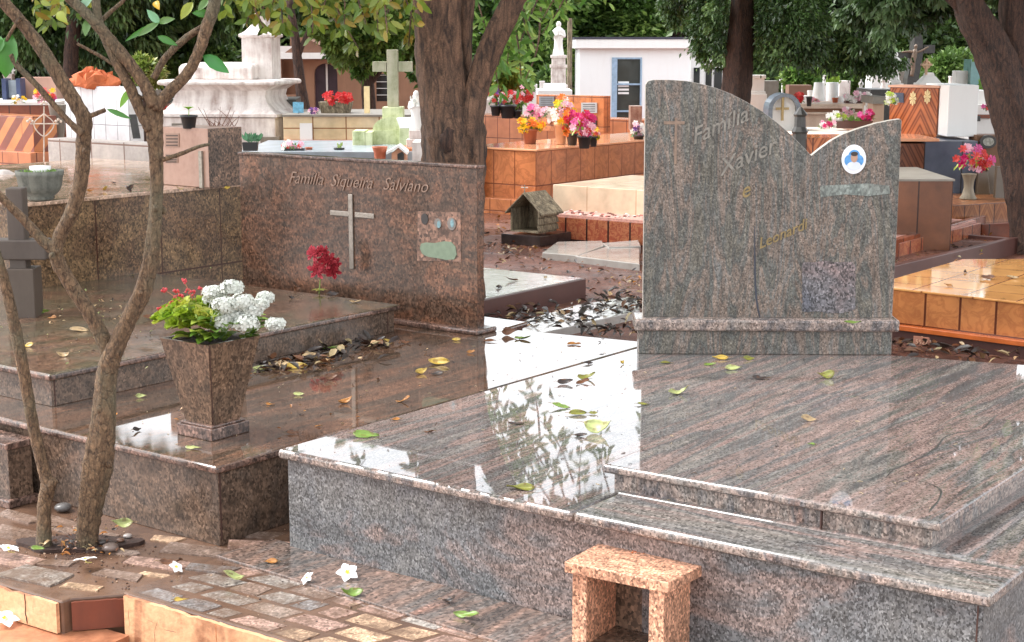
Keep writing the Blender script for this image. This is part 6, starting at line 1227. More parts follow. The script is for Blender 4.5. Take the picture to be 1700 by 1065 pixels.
# small round tree and slim dark tree in front of the brown house
T = thing('broadleaf_tree', 'small round-crowned tree in front of the brown house', 'tree', (Q(612, 200, 24).x, 24, gz(24)))
mb = MB(); stem(mb, [(614, 200, 12), (611, 150, 11), (608, 110, 9), (600, 60, 6)], 24, 10); mb.build('trunk', dark_bark, T, smooth=True)
mb = MB(); stem(mb, [(611, 140, 7), (630, 115, 6), (650, 80, 4)], 24, 8); mb.build('limb', dark_bark, T, smooth=True)
crown('crown', low_blobs([(560, 92, 34), (600, 120, 34), (575, 112, 30), (640, 122, 34), (680, 105, 40), (620, 70, 50), (570, 50, 44), (670, 50, 50), (700, 140, 22)], 24), 42000, .11, .45, MD, M['crown'], T, .2, sub=100)
T = thing('slim_tree', 'slim dark trunk rising beside the porch of the brown house', 'tree', (Q(500, 200, 21).x, 21, gz(21)))
mb = MB(); stem(mb, [(506, 200, 13), (500, 150, 9), (494, 100, 8), (490, 60, 7), (480, 0, 6)], 21, 10, 0, .05); mb.build('trunk', dark_bark, T, smooth=True)
mb = MB(); stem(mb, [(494, 95, 5), (504, 70, 4), (520, 30, 3)], 21, 8); mb.build('limb', dark_bark, T, smooth=True)
crown('crown', low_blobs([(490, 40, 40), (450, 30, 50), (420, 45, 40), (390, 25, 40)], 22), 16000, .12, .45, DK, M['crown'], T, .3, sub=100)
# bushes
for i, (px, py, hw, Y, n, L_, pal, lab) in enumerate([(235, 135, 34, 19, 4200, .07, [c(150, 160, 80), c(120, 140, 60), c(170, 170, 100)], 'thin yellow-green bush between the white tile tomb and the white monument'), (860, 165, 30, 30, 4000, .14, MD, 'green bush far behind the orange headstone'), (830, 150, 30, 26, 4000, .12, YG, 'light green bush just right of the big trunk'), (1320, 150, 34, 27, 6000, .12, MD, 'bush behind the arched shrine'), (1420, 150, 40, 28, 6500, .12, [c(100, 130, 60), c(80, 110, 50)], 'green bush behind the white trough'), (1580, 140, 40, 27, 6500, .13, [c(110, 136, 70), c(84, 112, 54)], 'olive green bush behind the ringed cross'), (1650, 150, 40, 22, 6000, .1, MD, 'bush behind the right trunk'), (1480, 150, 40, 30, 6000, .13, DK, 'dark bush behind the robed white statue'), (910, 150, 24, 36, 3500, .16, DK, 'dark bush behind the statue pedestal'), (330, 150, 70, 26, 7000, .13, DK, 'dark shrub mass behind the white monument'), (30, 150, 50, 27, 6000, .13, [c(40, 56, 40), c(56, 76, 46)], 'dark shrub behind the pink headstone')]):
    s = Y/F; q_ = Q(px, py, Y); T = thing('bush', lab, 'bush', (q_.x, Y, gz(Y)))
    mb = MB(); mb.tube([(q_.x, Y, gz(Y)), (q_.x+.03, Y, q_.z+hw*s*.5)], [.05, .03], 6); mb.build('stem', dark_bark, T)
    crown('foliage', [(q_.x+random.uniform(-.5, .5)*hw*s, Y+random.uniform(-.3, .3), q_.z+hw*s*random.uniform(.3, 1), hw*s*.6, hw*s*.6, hw*s*.55) for _ in range(4)], n, L_, .45, pal, M['crown'], T, .2, sub=40)
# wall of trees closing the view, three kinds copied along a row
def make_far(name, lab, pal, kind):
    T = thing(name, lab, 'tree', (0, 0, 0), 'trees closing the view'); h = 8.2
    mb = MB(); mb.tube([(0, 0, -.3), (.1, 0, 3), (0, .1, 6.5)], [.28, .2, .08], 9, 0, 3, .04); mb.build('trunk', dark_bark, T, smooth=True)
    rn = random.Random(kind*7+1); B = []
    for k in range(13):
        a = rn.uniform(0, 6.28); z = rn.uniform(1.2, h-1.3); r = (2.6 if kind != 1 else 1.9)*(1-((z-2.8)/7)**2)*rn.uniform(.4, .8); B.append((r*math.cos(a), r*math.sin(a), z, 1.25, 1.25, 1.1 if kind != 1 else 1.6))
    pt = [np.array(b) for b in B]
    global gaps; g0 = gaps; gaps = lambda p: np.ones(len(p), bool)
    crown('crown', B, 21000, .2, .45, pal, M['crown'], T, .5 if kind == 1 else .2, sub=80); gaps = g0; return T
protos = [make_far('far_tree', '', DK, 0), make_far('far_tree', '', [c(66, 88, 46), c(84, 106, 56), c(54, 74, 40)], 1), make_far('far_tree', '', MD, 2)]
places = ['behind the left tree fork', 'at the far upper left corner', 'behind the white monument pillar', 'left of the brown house', 'behind the roof of the brown house', 'right of the brown house', 'behind the central trunk', 'behind the white statue column', 'left of the chapel roof', 'above the middle of the chapel roof', 'right above the chapel roof', 'behind the straight trunk', 'far behind the arched shrine', 'far behind the white vases', 'far behind the crucifix', 'behind the ringed cross', 'behind the right trunk', 'past the right edge']
kinds = ['dense dark green', 'feathery olive green', 'mid green bushy']
for i, pl in enumerate(places):
    px = [60, -120, 400, 470, 560, 660, 760, 870, 950, 1040, 1130, 1210, 1300, 1380, 1480, 1570, 1660, 1780][i]; Y = 46+random.uniform(-3, 6)+(i % 2)*4; k = (i*2+i//3) % 3
    x = (px-CX)/F*Y; s = random.uniform(.85, 1.0)*(.7 if i in (7, 8, 14, 15) else 1); lab = 'tall %s tree %s' % (kinds[k], pl); pr = protos[k]
    if not pr.get('used'): pr['used'] = 1; pr.location = (x, Y, gz(Y)); pr.scale = (1.25, 1.25, s); pr['label'] = lab
    else: copy_tree(pr, (x, Y, gz(Y)), random.uniform(0, 6), (1.25, 1.25, s), lab)
for p_ in protos: del p_['used']
for o in list(COL.objects):
    if 'used' in o: del o['used']
# far wood behind them, one mass
rng = np.random; N = 60000; xs = rng.uniform(-42, 52, N); ys = rng.uniform(62, 68, N); zs = -.6+7.4*rng.uniform(0, 1, N)**.8*(.82+.18*np.sin(xs*.7)+.1*np.sin(xs*1.9)); dd = rng.normal(size=(N, 3)); dd /= np.linalg.norm(dd, axis=1)[:, None]
cl = np.array(DK)[rng.randint(0, 4, N)]*rng.uniform(.6, 1.2, (N, 1)); cl[:, 3] = 1
tag(cloud('far_wood', np.stack([xs, ys, zs], 1), dd, rng.uniform(.4, .8, N), .6, cl, M['crown']), kind='stuff')

# ---------------------------------------------------------------- frangipani trees in front
Yf = P(145, 905, -.015).y; bx = P(145, 905, -.015)
T = thing('frangipani_tree', 'forked bare-limbed small tree with mottled bark in the paving, nearest at left', 'tree', tuple(bx))
mb = MB(); stem(mb, [(143, 915, 24), (146, 880, 20), (150, 840, 20), (162, 770, 23), (172, 700, 19), (176, 640, 18), (182, 600, 19), (196, 570, 16), (214, 530, 13), (234, 490, 13), (248, 440, 12), (256, 380, 12), (260, 320, 12), (259, 260, 12), (257, 210, 13), (257, 168, 13)], Yf, 20, 0, .06, 2, 9); mb.build('trunk', pale_bark, T, smooth=True)
LB_ = [[(184, 590, 14), (168, 555, 13), (146, 515, 12), (120, 475, 12), (95, 430, 12), (98, 395, 11), (118, 355, 12), (134, 300, 12), (138, 240, 12), (140, 200, 13), (130, 178, 12), (100, 130, 12), (66, 76, 11), (30, 30, 10), (-10, -15, 10), (-60, -80, 9)],
       [(98, 420, 11), (72, 400, 9), (45, 370, 8), (20, 345, 7), (-5, 320, 7), (-60, 260, 6)],
       [(257, 175, 11), (240, 140, 10), (215, 105, 10), (184, 68, 10), (150, 28, 9), (110, -8, 8), (60, -60, 7)],
       [(258, 178, 11), (282, 152, 10), (312, 120, 9), (330, 85, 9), (345, 40, 10), (357, 0, 10), (362, -60, 9)],
       [(250, 215, 10), (236, 190, 9), (216, 145, 9), (192, 100, 8), (174, 60, 8), (163, 30, 7), (158, -10, 7)],
       [(137, 222, 7), (118, 205, 5), (95, 180, 5), (60, 140, 5), (30, 110, 5), (18, 90, 4)],
       [(255, 130, 6), (275, 95, 6), (310, 62, 6), (340, 42, 5), (350, 28, 5)],
       [(270, 265, 4), (300, 255, 3.5), (330, 243, 3), (348, 239, 2.5)], [(143, 195, 4), (155, 190, 4), (175, 182, 3.5)], [(216, 128, 3.5), (190, 108, 3), (165, 92, 3), (128, 72, 2.5)], [(170, 32, 4), (185, 18, 3.5), (205, 0, 3), (215, -20, 2.5)], [(10, 68, 3), (20, 50, 3), (34, 28, 3)], [(262, 345, 7), (272, 350, 6), (276, 352, 3)], [(258, 170, 4), (232, 160, 3), (210, 140, 3), (142, 175, 0)][:3]]
for i, q_ in enumerate(LB_):
    mb = MB(); stem(mb, q_, Yf+random.uniform(-.02, .02), 14 if q_[0][2] > 6 else 8, 0, .07); mb.build('limb' if q_[0][2] > 6 else 'twig', pale_bark, T, smooth=True)
V, Fc, Cc = [], [], []
def bigleaf(x, y, x2, y2, w_, col, Y=Yf, cup=.3, bend=.25, up=(0, -1, .2)):
    a, b = Q(x, y, Y), Q(x2, y2, Y-.03); d = b-a; quadleaf(V, Fc, Cc, a, d.normalized(), Vector(up), d.length, w_*Y/F, jc(col, .05), cup, bend, 5)
g = c(72, 128, 54); g2 = c(106, 142, 80)
for a in [(20, 58, 4, 125, 40, c(70, 128, 52)), (264, 37, 230, 56, 12, g2), (264, 37, 206, 64, 9, g), (264, 37, 246, 18, 14, c(130, 180, 140)), (264, 37, 285, 30, 12, g2), (338, 92, 376, 117, 22, c(70, 140, 70)), (178, 181, 212, 194, 9, g), (220, 145, 198, 175, 12, c(120, 170, 60)), (131, 18, 150, -6, 14, c(150, 190, 160)), (148, 32, 140, 56, 14, g2), (320, 4, 300, 28, 16, c(150, 160, 60)), (258, 2, 262, 12, 12, c(200, 160, 40)), (96, 20, 108, 34, 16, c(150, 160, 60)), (0, 60, -12, 90, 30, g), (348, 24, 322, 20, 14, g), (345, 0, 330, 14, 12, g2), (262, 60, 290, 72, 12, g)]: bigleaf(*a)
for k in range(130):
    cx_, cz_ = random.choice([(-1.7, 2.4), (-1.2, 2.6), (-.9, 2.5), (-2.1, 2.3), (-.6, 2.8)]); p = Vector((cx_+random.gauss(0, .18), Yf+random.gauss(0, .25), cz_+random.gauss(0, .12)+.1)); quadleaf(V, Fc, Cc, p, (Vector((random.uniform(-1, 1), random.uniform(-1, 1), .3))).normalized(), Zv, .2, .06, jc(g, .2), .15, .3, 5)
leafobj('leaves', V, Fc, Cc, M['leaf'], T)
b2 = P(74, 900, -.015); T = thing('frangipani_tree', 'thinner curved trunk with a broken stub left of the forked frangipani', 'tree', tuple(b2))
mb = MB(); stem(mb, [(73, 908, 14), (73, 870, 12), (74, 835, 12), (80, 805, 13), (74, 785, 10), (64, 745, 10), (52, 690, 10), (40, 620, 10), (24, 540, 10), (8, 470, 9), (-6, 420, 8), (-40, 300, 7)], Yf-.02, 12, 0, .06); mb.build('trunk', pale_bark, T, smooth=True)
mb = MB(); stem(mb, [(76, 815, 12), (86, 802, 9), (92, 796, 6)], Yf-.03, 9, 0, .15); mb.build('broken_stub', pale_bark, T, smooth=True)

# ================================================================ fallen leaves and blossoms
def inpoly(p, poly):
    r = False; n = len(poly)
    for i in range(n):
        a, b = poly[i], poly[(i+1) % n]
        if (a[1] > p[1]) != (b[1] > p[1]) and p[0] < (b[0]-a[0])*(p[1]-a[1])/(b[1]-a[1])+a[0]: r = not r
    return r
def gsurf(x, y): return ZL if inpoly(P(x, y, ZL), [LL, LR, RBk, LB]) else ZG
LC = dict(yellow=c(188, 158, 70), green=c(112, 138, 58), pale=c(168, 174, 112), olive=c(124, 124, 50), orange=c(170, 112, 48), brown=c(108, 70, 46), dark=c(54, 44, 40), tan=c(176, 150, 112))
def fallen(x, y, z, L_, colr, label, curl=.6, rot=None, group='fallen leaves', cup=.3, name='fallen_leaf'):
    p = P(x, y, z); s = p.y/F; Lm = L_*s*.98; Wm = Lm*random.uniform(.42, .58); a = random.uniform(0, 6.28) if rot is None else rot+random.choice((0, 0, 3.14))
    NI, NJ = 10, 6; V, Fc, Cc = [], [], []; ph = [random.uniform(0, 6.28) for _ in range(4)]; cu = curl*random.uniform(.7, 1.2); cp_ = cup*random.uniform(.6, 2.2); tw = random.uniform(-.7, .7); base = LC[colr]
    asym = random.uniform(-.25, .25); bite = random.uniform(.1, .9) if random.random() < .45 else -1; bx_ = 0; px_, pz_, ang = 0, 0, -cu*.9
    for i in range(NI+1):
        t = i/NI; w_ = math.sin(math.pi*min(1, t*.97+.02)**.85)**.75*(1-.35*t); w_ = max(w_, .03)
        if bite > 0 and abs(t-bite) < .12: w_ *= .72
        for j in range(NJ+1):
            v = (j/NJ-.5)*2; q_ = v*Wm*.5*w_*(1+asym*v); zz_ = cp_*Wm*.5*w_*abs(v)**1.5+.05*Lm*math.sin(5*t+ph[0]+2*v)*abs(v)+tw*q_*(t-.5)
            V.append(Vector((px_-math.sin(ang)*zz_, q_, pz_+math.cos(ang)*zz_)))
        px_ += math.cos(ang)*Lm/NI; pz_ += math.sin(ang)*Lm/NI; ang += cu*2.0/NI*(1+.5*math.sin(3*t+ph[1]))
    for i in range(NI):
        for j in range(NJ):
            Fc.append((i*(NJ+1)+j, i*(NJ+1)+j+1, (i+1)*(NJ+1)+j+1, (i+1)*(NJ+1)+j)); mid = abs(j-NJ/2+.5) < .6; k = 1.12 if mid else (.86 if (i+ (j if j < NJ/2 else NJ-j)) % 3 == 0 else 1)
            sp = math.sin(i*.9+ph[2])*math.sin(j*1.1+ph[3]); col = [b*k for b in base[:3]]
            if sp > .55: col = [b*.5+m*.5 for b, m in zip(col, c(104, 66, 36)[:3])]
            if i in (0, NI-1): col = [b*.7+m*.3 for b, m in zip(col, c(90, 60, 36)[:3])]
            Cc.append(tuple(col)+(1,))
    V = [v-Vector((Lm*.45, 0, 0)) for v in V]; tr = Matrix.Rotation(random.uniform(.0, .85) if cup > .1 else 0, 3, 'X'); rz = Matrix.Rotation(a, 3, 'Z')
    if math.cos(a) < 0: tr = tr.inverted()
    V = [rz @ (tr @ v) for v in V]; mz = min(v.z for v in V); V = [v+Vector((0, 0, -mz+.0012)) for v in V]
    mb = MB(); mb.add([v+p for v in V], Fc); o = mb.build(name, M['leafwet'], loc=tuple(p), smooth=True); set_colors(o, [jc(k, .06) for k in Cc])
    sm = o.modifiers.new('thickness', 'SOLIDIFY'); sm.thickness = .0007
    if random.random() < .6:
        e = V[3]+p; mb = MB(); mb.tube([e, e+(rz @ Vector((-Lm*.12, Lm*.02, .001))), e+(rz @ Vector((-Lm*.22, Lm*.05, -.001)))], [.0012, .001, .0008], 4); mb.build('leaf_stalk', M['stalk'], o)
    tag(o, label, 'leaf', group); return o
M['stalk'] = plain('leaf_stalk_brown', c(120, 96, 56), .5)
GL = [(1127, 654, 42, 'pale', 'pale green boat-shaped leaf just below the left foot of the streaked headstone', .9, .2), (1197, 596, 30, 'yellow', 'yellow leaf against the middle of the streaked headstone base', .6, 0), (1178, 606, 22, 'green', 'green leaf beside the yellow one at the streaked headstone base', .3, .1), (1216, 613, 30, 'pale', 'pale flat leaf right in front of the yellow leaf at the headstone base', .2, 0), (1243, 597, 24, 'olive', 'small olive leaf right of the leaf cluster at the headstone base', .6, .2), (1262, 630, 28, 'dark', 'dark curled leaf halfway along in front of the streaked headstone', .5, .1), (1370, 628, 34, 'olive', 'upturned yellow-green leaf below the right half of the streaked headstone', .9, .1), (1343, 699, 32, 'tan', 'pale tan leaf alone in the middle of the raised slab', .6, .1), (1347, 738, 14, 'green', 'tiny bright green leaf on the raised slab', .1, 0), (1067, 672, 22, 'olive', 'small olive leaf left of the boat-shaped leaf', .2, 0), (1033, 604, 20, 'yellow', 'upright yellow leaf on the white reflection near the headstone foot', .4, 1.3), (974, 628, 36, 'olive', 'wide green leaf of the pile on the white reflection', .7, .1), (968, 636, 30, 'brown', 'brown leaf under the wide green one on the white reflection', .6, .7), (938, 637, 30, 'dark', 'dark upcurled leaf left of the small leaf pile', 1.0, .2), (930, 677, 34, 'green', 'green leaf left of two olive leaves on the white reflection', .5, -.2), (958, 688, 32, 'olive', 'olive leaf touching the green one on the white reflection', .3, 0), (984, 687, 16, 'olive', 'smallest olive leaf at the right end of its row', .2, 0), (994, 718, 62, 'pale', 'largest pale green leaf, arched, above the raised slab corner', .9, -.4), (963, 724, 24, 'dark', 'small dark leaf behind the largest pale leaf', .4, 0), (866, 812, 50, 'olive', 'long olive leaf near the front edge of the grey tomb', .4, -.1), (858, 704, 28, 'dark', 'dark olive leaf on the left half of the grey tomb', .3, 0), (713, 718, 18, 'brown', 'small brown leaf near the middle of the grey tomb front half', .5, 0), (657, 697, 18, 'orange', 'small orange leaf just inside the seam of the grey tomb', .4, .2), (606, 725, 46, 'green', 'long ragged green leaf near the left corner of the grey tomb', .4, 0), (1105, 603, 20, 'olive', 'small dull leaf near the left foot of the streaked headstone', .2, 0), (976, 604, 18, 'dark', 'little dark green leaf above the leaf pile', .5, .2), (999, 589, 9, 'dark', 'tiny dark leaf on the seam line', .3, .5)]
for x, y, l, k, lab, cu, ro in GL: fallen(x, y, gsurf(x, y), l, k, lab, cu, ro)
fallen(1414, 536, zm1, 30, 'green', 'green leaf lying on the moulding of the streaked headstone', .1, .0, cup=.05)
for x, y, l, k, lab, cu, ro in [(952, 572, 24, 'orange', 'orange oval leaf on the bright strip of the brown tomb', .2, 0), (996, 568, 10, 'dark', 'tiny dark leaf on the bright far corner of the brown tomb', .6, 1), (867, 563, 30, 'green', 'green leaf near the foot of the brown headstone', .4, 0), (846, 556, 30, 'brown', 'reddish brown leaf touching the brown headstone foot', .7, .1), (812, 567, 24, 'brown', 'flat brown leaf left of the reddish one', .2, .1), (728, 604, 42, 'yellow', 'crescent-shaped yellow leaf in the middle of the brown tomb', 1.0, -.3), (700, 620, 28, 'yellow', 'upright pale yellow leaf below the crescent leaf', .8, .7), (725, 622, 26, 'dark', 'dark leaf below the crescent yellow leaf', .5, 0), (757, 565, 16, 'yellow', 'small yellow leaf in front of the brown headstone moulding', .3, 0), (782, 586, 16, 'orange', 'small amber leaf right of the crescent leaf', .5, 0), (672, 570, 24, 'brown', 'curled brown leaf at the corner below the brown headstone', .9, 0), (644, 568, 20, 'yellow', 'yellow leaf at the end of the dark leaf pile', .6, .5), (574, 669, 32, 'orange', 'orange-yellow curled leaf in the middle of the brown lower slab', .9, .5), (668, 667, 28, 'orange', 'arched amber leaf close to the seam of the grey tomb', .9, .1), (550, 630, 26, 'brown', 'curled dark brown leaf behind the orange-yellow one', .9, .2), (628, 630, 14, 'brown', 'thin brown leaf standing on the brown slab', .9, 1.3), (495, 656, 20, 'pale', 'pale green leaf right of the granite planter', .4, 0), (448, 672, 16, 'orange', 'small amber leaf beside the planter reflection', .4, 0), (500, 689, 10, 'dark', 'tiny dark leaf on the brown lower slab', .5, 0), (485, 720, 22, 'brown', 'flat brown leaf near the front right edge of the brown tomb', .2, 0), (528, 708, 12, 'orange', 'tiny orange leaf near the front right edge of the brown tomb', .3, 0), (234, 660, 20, 'pale', 'pale green leaf left of the granite planter', .6, .2), (320, 745, 30, 'pale', 'pale green leaf in front of the planter foot', .3, -.2), (228, 716, 22, 'dark', 'dark green leaf on the white reflection left of the planter', .7, 1.0), (545, 580, 38, 'green', 'bright green leaf lying on the dark leaf pile', .4, .4), (490, 611, 40, 'yellow', 'long yellow leaf at the near end of the dark leaf pile', .4, 0), (432, 614, 28, 'pale', 'pale leaf just right of the white flowers', .4, 0), (516, 592, 30, 'tan', 'tan leaf inside the dark leaf pile', .4, .8)]: fallen(x, y, ZB, l, k, lab, cu, ro)
for x, y, l, k, lab, cu, ro in [(65, 521, 36, 'green', 'green leaf at the far left of the brown raised slab', .4, 0), (45, 576, 24, 'yellow', 'yellow leaf left of the thin trunk', .9, .3), (106, 592, 28, 'tan', 'pale rolled leaf between the two frangipani trunks', 1.0, 0), (130, 550, 32, 'tan', 'long tan leaf behind the forked trunk', .5, 0), (248, 530, 24, 'brown', 'brown leaf left of the coral flower stalks', .8, .1), (590, 502, 22, 'tan', 'pale rolled leaf right of the crimson flowers', .9, 0), (492, 481, 16, 'brown', 'brown leaf left of the crimson flower stem', .9, .2), (482, 496, 16, 'dark', 'darker brown leaf lowest of the two left of the crimson flowers', .9, .3), (552, 491, 22, 'dark', 'thin dark leaf under the crimson flowers', .3, .2), (36, 516, 14, 'orange', 'small orange leaf beside the grey cross', .4, 0), (86, 529, 18, 'orange', 'orange-brown leaf next to the far-left green leaf', .6, 0), (157, 508, 12, 'tan', 'thin straw-coloured leaf in front of the tiled tomb', .3, 1.2)]: fallen(x, y, ZBL, l, k, lab, cu, ro)
for x, y, l, k, lab in [(172, 317, 24, 'yellow', 'yellow leaf on the tiled tomb right of the stone bowl'), (150, 318, 14, 'orange', 'orange leaf on the tiled tomb beside the tree limb'), (215, 318, 30, 'dark', 'long dark leaf on the tiled tomb between the limbs'), (298, 315, 20, 'tan', 'pale leaf on the tiled tomb in front of the pink headstone'), (377, 314, 24, 'yellow', 'yellow leaf on the tiled tomb under the brown pilaster'), (190, 304, 9, 'dark', 'tiny dark leaf further back on the tiled tomb')]: fallen(x, y, zT, l, k, lab, .7)
for x, y, l, k, lab, cu, ro in [(203, 874, 42, 'pale', 'folded pale green leaf on the paving right of the forked trunk', .6, .1), (283, 936, 44, 'brown', 'upright rusty brown leaf on the muddy paving', .9, .1), (450, 934, 26, 'orange', 'amber leaf on the granite border of the paving', .3, 0), (390, 962, 44, 'pale', 'blocky pale green curled leaf on the mosaic paving', 1.0, .3), (582, 990, 50, 'green', 'ragged green leaf under the right white blossom', .7, .2), (775, 1026, 50, 'green', 'long green leaf near the candle box on the mosaic', .4, -.3), (748, 1000, 34, 'dark', 'shrivelled black leaf on the granite border', 1.0, 0), (300, 997, 26, 'yellow', 'thin yellow leaf on the front row of mosaic stones', .3, .3), (190, 880, 12, 'dark', 'small black leaf by the forked trunk', .5, 0), (62, 912, 24, 'green', 'green leaf at the foot of the thin trunk', .4, 0)]: fallen(x, y, .01, l, k, lab, cu, ro)
for x, y, l, k, z, lab in [(850, 466, 26, 'brown', zk, 'brown leaf on the low wet grave beside the big trunk'), (828, 478, 24, 'dark', zk, 'dark leaf on the near side of the low wet grave'), (905, 462, 14, 'tan', zk, 'pale leaf in the middle of the low wet grave'), (1602, 452, 14, 'dark', za, 'dark leaf on the bright amber tomb top'), (1640, 463, 26, 'brown', za, 'larger brown leaf on the bright amber tomb top'), (1575, 475, 18, 'orange', za, 'orange leaf nearest the front of the amber tomb top'), (1680, 462, 22, 'tan', za, 'pale leaf at the right end of the amber tomb top'), (1575, 538, 30, 'green', .075, 'green leaf on the orange ledge of the amber tomb'), (1540, 530, 26, 'olive', .075, 'olive leaf at the left end of the orange ledge'), (1500, 425, 34, 'green', .03, 'green leaf inside the low maroon kerb')]: fallen(x, y, z+.002, l, k, lab, .7)
# dense litter nobody could count
def litter(name, spots, z, n, cols, L_=22, spread=1.0):
    V, Fc, Cc = [], [], []
    for k in range(n):
        x, y, rx, ry = random.choice(spots); p = P(x+random.gauss(0, rx), y+random.gauss(0, ry), z); s = p.y/F; a = random.uniform(0, 6.28); Lm = L_*s*random.uniform(.5, 1.2)
        quadleaf(V, Fc, Cc, p+Zv*random.uniform(.002, .016), Vector((math.cos(a), math.sin(a), random.uniform(-.1, .5))).normalized(), (Zv+rv(.5)).normalized(), Lm, Lm*.45, jc(LC[random.choice(cols)], .3), random.uniform(.1, .5), random.uniform(-.3, .9))
    o = leafobj(name, V, Fc, Cc, M['leafwet']); tag(o, kind='stuff')
litter('leaf_litter', [(450, 612, 22, 7), (500, 602, 26, 7), (555, 588, 28, 7), (610, 574, 22, 4)], ZB, 130, ['dark', 'dark', 'dark', 'brown', 'tan'], 26)
litter('leaf_litter', [(850, 532, 26, 9), (900, 520, 34, 8), (960, 528, 40, 10), (1000, 510, 36, 7), (1010, 548, 30, 6), (1040, 500, 20, 10)], .02, 260, ['dark', 'dark', 'dark', 'dark', 'brown', 'dark', 'tan'], 20)
litter('leaf_litter', [(1520, 572, 30, 4), (1570, 580, 40, 4), (1620, 590, 60, 4)], .0, 90, ['dark', 'dark', 'brown', 'tan'], 24)
litter('leaf_litter', [(930, 430, 90, 30), (860, 470, 30, 50), (1020, 460, 40, 30), (840, 400, 30, 20)], -.025, 420, ['dark', 'tan', 'brown', 'orange', 'brown'], 11)
litter('leaf_litter', [(1560, 420, 60, 14), (1600, 385, 40, 10), (1530, 400, 40, 14), (1660, 330, 30, 8)], .06, 160, ['dark', 'tan', 'olive', 'orange', 'brown'], 10)
litter('leaf_litter', [(120, 560, 90, 26), (250, 505, 60, 16), (190, 520, 60, 16)], ZBL, 90, ['tan', 'tan', 'pale', 'dark'], 7)
litter('leaf_litter', [(600, 610, 130, 24), (520, 680, 90, 26), (700, 590, 70, 16), (300, 690, 60, 16)], ZB, 60, ['brown', 'dark', 'tan', 'orange'], 7)
litter('leaf_litter', [(120, 895, 36, 10), (140, 912, 40, 8)], 0, 90, ['brown', 'dark', 'tan', 'orange'], 12)
# white blossoms
def blossom(x, y, z, r, label, tilt=(0, 0)):
    p = P(x, y, z); rr = r*p.y/F; V, Fc, Cc = [], [], []; ax = Vector((tilt[0], tilt[1], 1)).normalized(); u = ax.orthogonal().normalized(); v = ax.cross(u); ce = p+Zv*rr*.35
    for j in range(5):
        a = j*1.2566+x*.1; d = u*math.cos(a)+v*math.sin(a); quadleaf(V, Fc, Cc, ce, (d+ax*.35).normalized(), ax, rr*1.05, rr*.85, c(246, 246, 244), .12, .25, 5)
    for j in range(5): a = j*1.25; quadleaf(V, Fc, Cc, ce+ax*.002, (u*math.cos(a)+v*math.sin(a)+ax*.8).normalized(), ax, rr*.3, rr*.2, c(240, 206, 70), .1, .1)
    o = leafobj('blossom', V, Fc, Cc, M['leafwet'], loc=tuple(p)); tag(o, label, 'flower', 'fallen white blossoms')
    mb = MB(); mb.tube([ce, ce-ax*rr*.2+u*rr*.1, p+u*rr*.6+Zv*.002], [.002, .002, .0015], 5); mb.build('stalk', plain('pale_stalk', c(214, 200, 120), .5), o)
for a in [(14, 918, 0, 20, 'white blossom on the muddy paving at the left edge', (.2, .1)), (142, 936, 0, 20, 'white blossom at the foot of the forked trunk', (-.1, .2)), (292, 946, .01, 13, 'small crumpled white blossom on the corner of the mosaic', (.7, -.4)), (511, 964, .012, 13, 'white blossom left of the open one on the mosaic', (-.8, -.5)), (577, 957, .015, 19, 'open white blossom on the granite border', (.1, -.7)), (8, 1036, -.118, 24, 'white blossom lowest at the left corner', (.3, -.2))]: blossom(a[0], a[1], a[2], a[3], a[4], a[5])
# pebbles round the trees
for i, (x, y, r, lab) in enumerate([(105, 845, 15, 'smooth grey pebble against the brown tomb'), (183, 912, 15, 'round grey pebble right of the forked trunk'), (212, 893, 8, 'small white-grey pebble at the hollow rim'), (170, 903, 9, 'dark pebble touching the round grey one'), (200, 900, 7, 'smallest brown pebble at the hollow rim')]):
    p = P(x, y, -.012 if x < 110 else -.01); mb = MB(); mb.ball(p+Zv*.008, r*p.y/F, 0, 12, 8, .5, .04); tag(mb.build('pebble', plain('pebble_stone_%d' % i, [c(92, 88, 86), c(112, 96, 88), c(150, 140, 134), c(70, 62, 58), c(110, 80, 64)][i], .35, .2, 30), loc=tuple(p), smooth=True), lab, 'pebble', 'pebbles by the trees')
# knots and scars on the frangipani bark
for T_ in [o for o in COL.objects if o.name.startswith('frangipani_tree')]:
    mainT = T_['label'].startswith('forked')
    ks = [(166, 680, 8), (192, 585, 9), (140, 870, 7), (236, 486, 6), (262, 345, 8), (90, 425, 8), (139, 250, 6), (258, 175, 9), (120, 360, 6), (178, 770, 7), (150, 820, 6), (66, 76, 5), (184, 70, 6), (247, 150, 6)] if mainT else [(76, 860, 6), (58, 720, 6), (40, 622, 6), (80, 806, 9)]
    for x, y, r in ks:
        mb = MB(); q_ = Q(x+random.uniform(-4, 4), y, Yf-.022-.0002*r); rr = r*Yf/F*.7; mb.ball(q_, rr, 0, 9, 6, 1.3, .12); k_ = mb.build('bark_knot', pale_bark, T_, smooth=True)
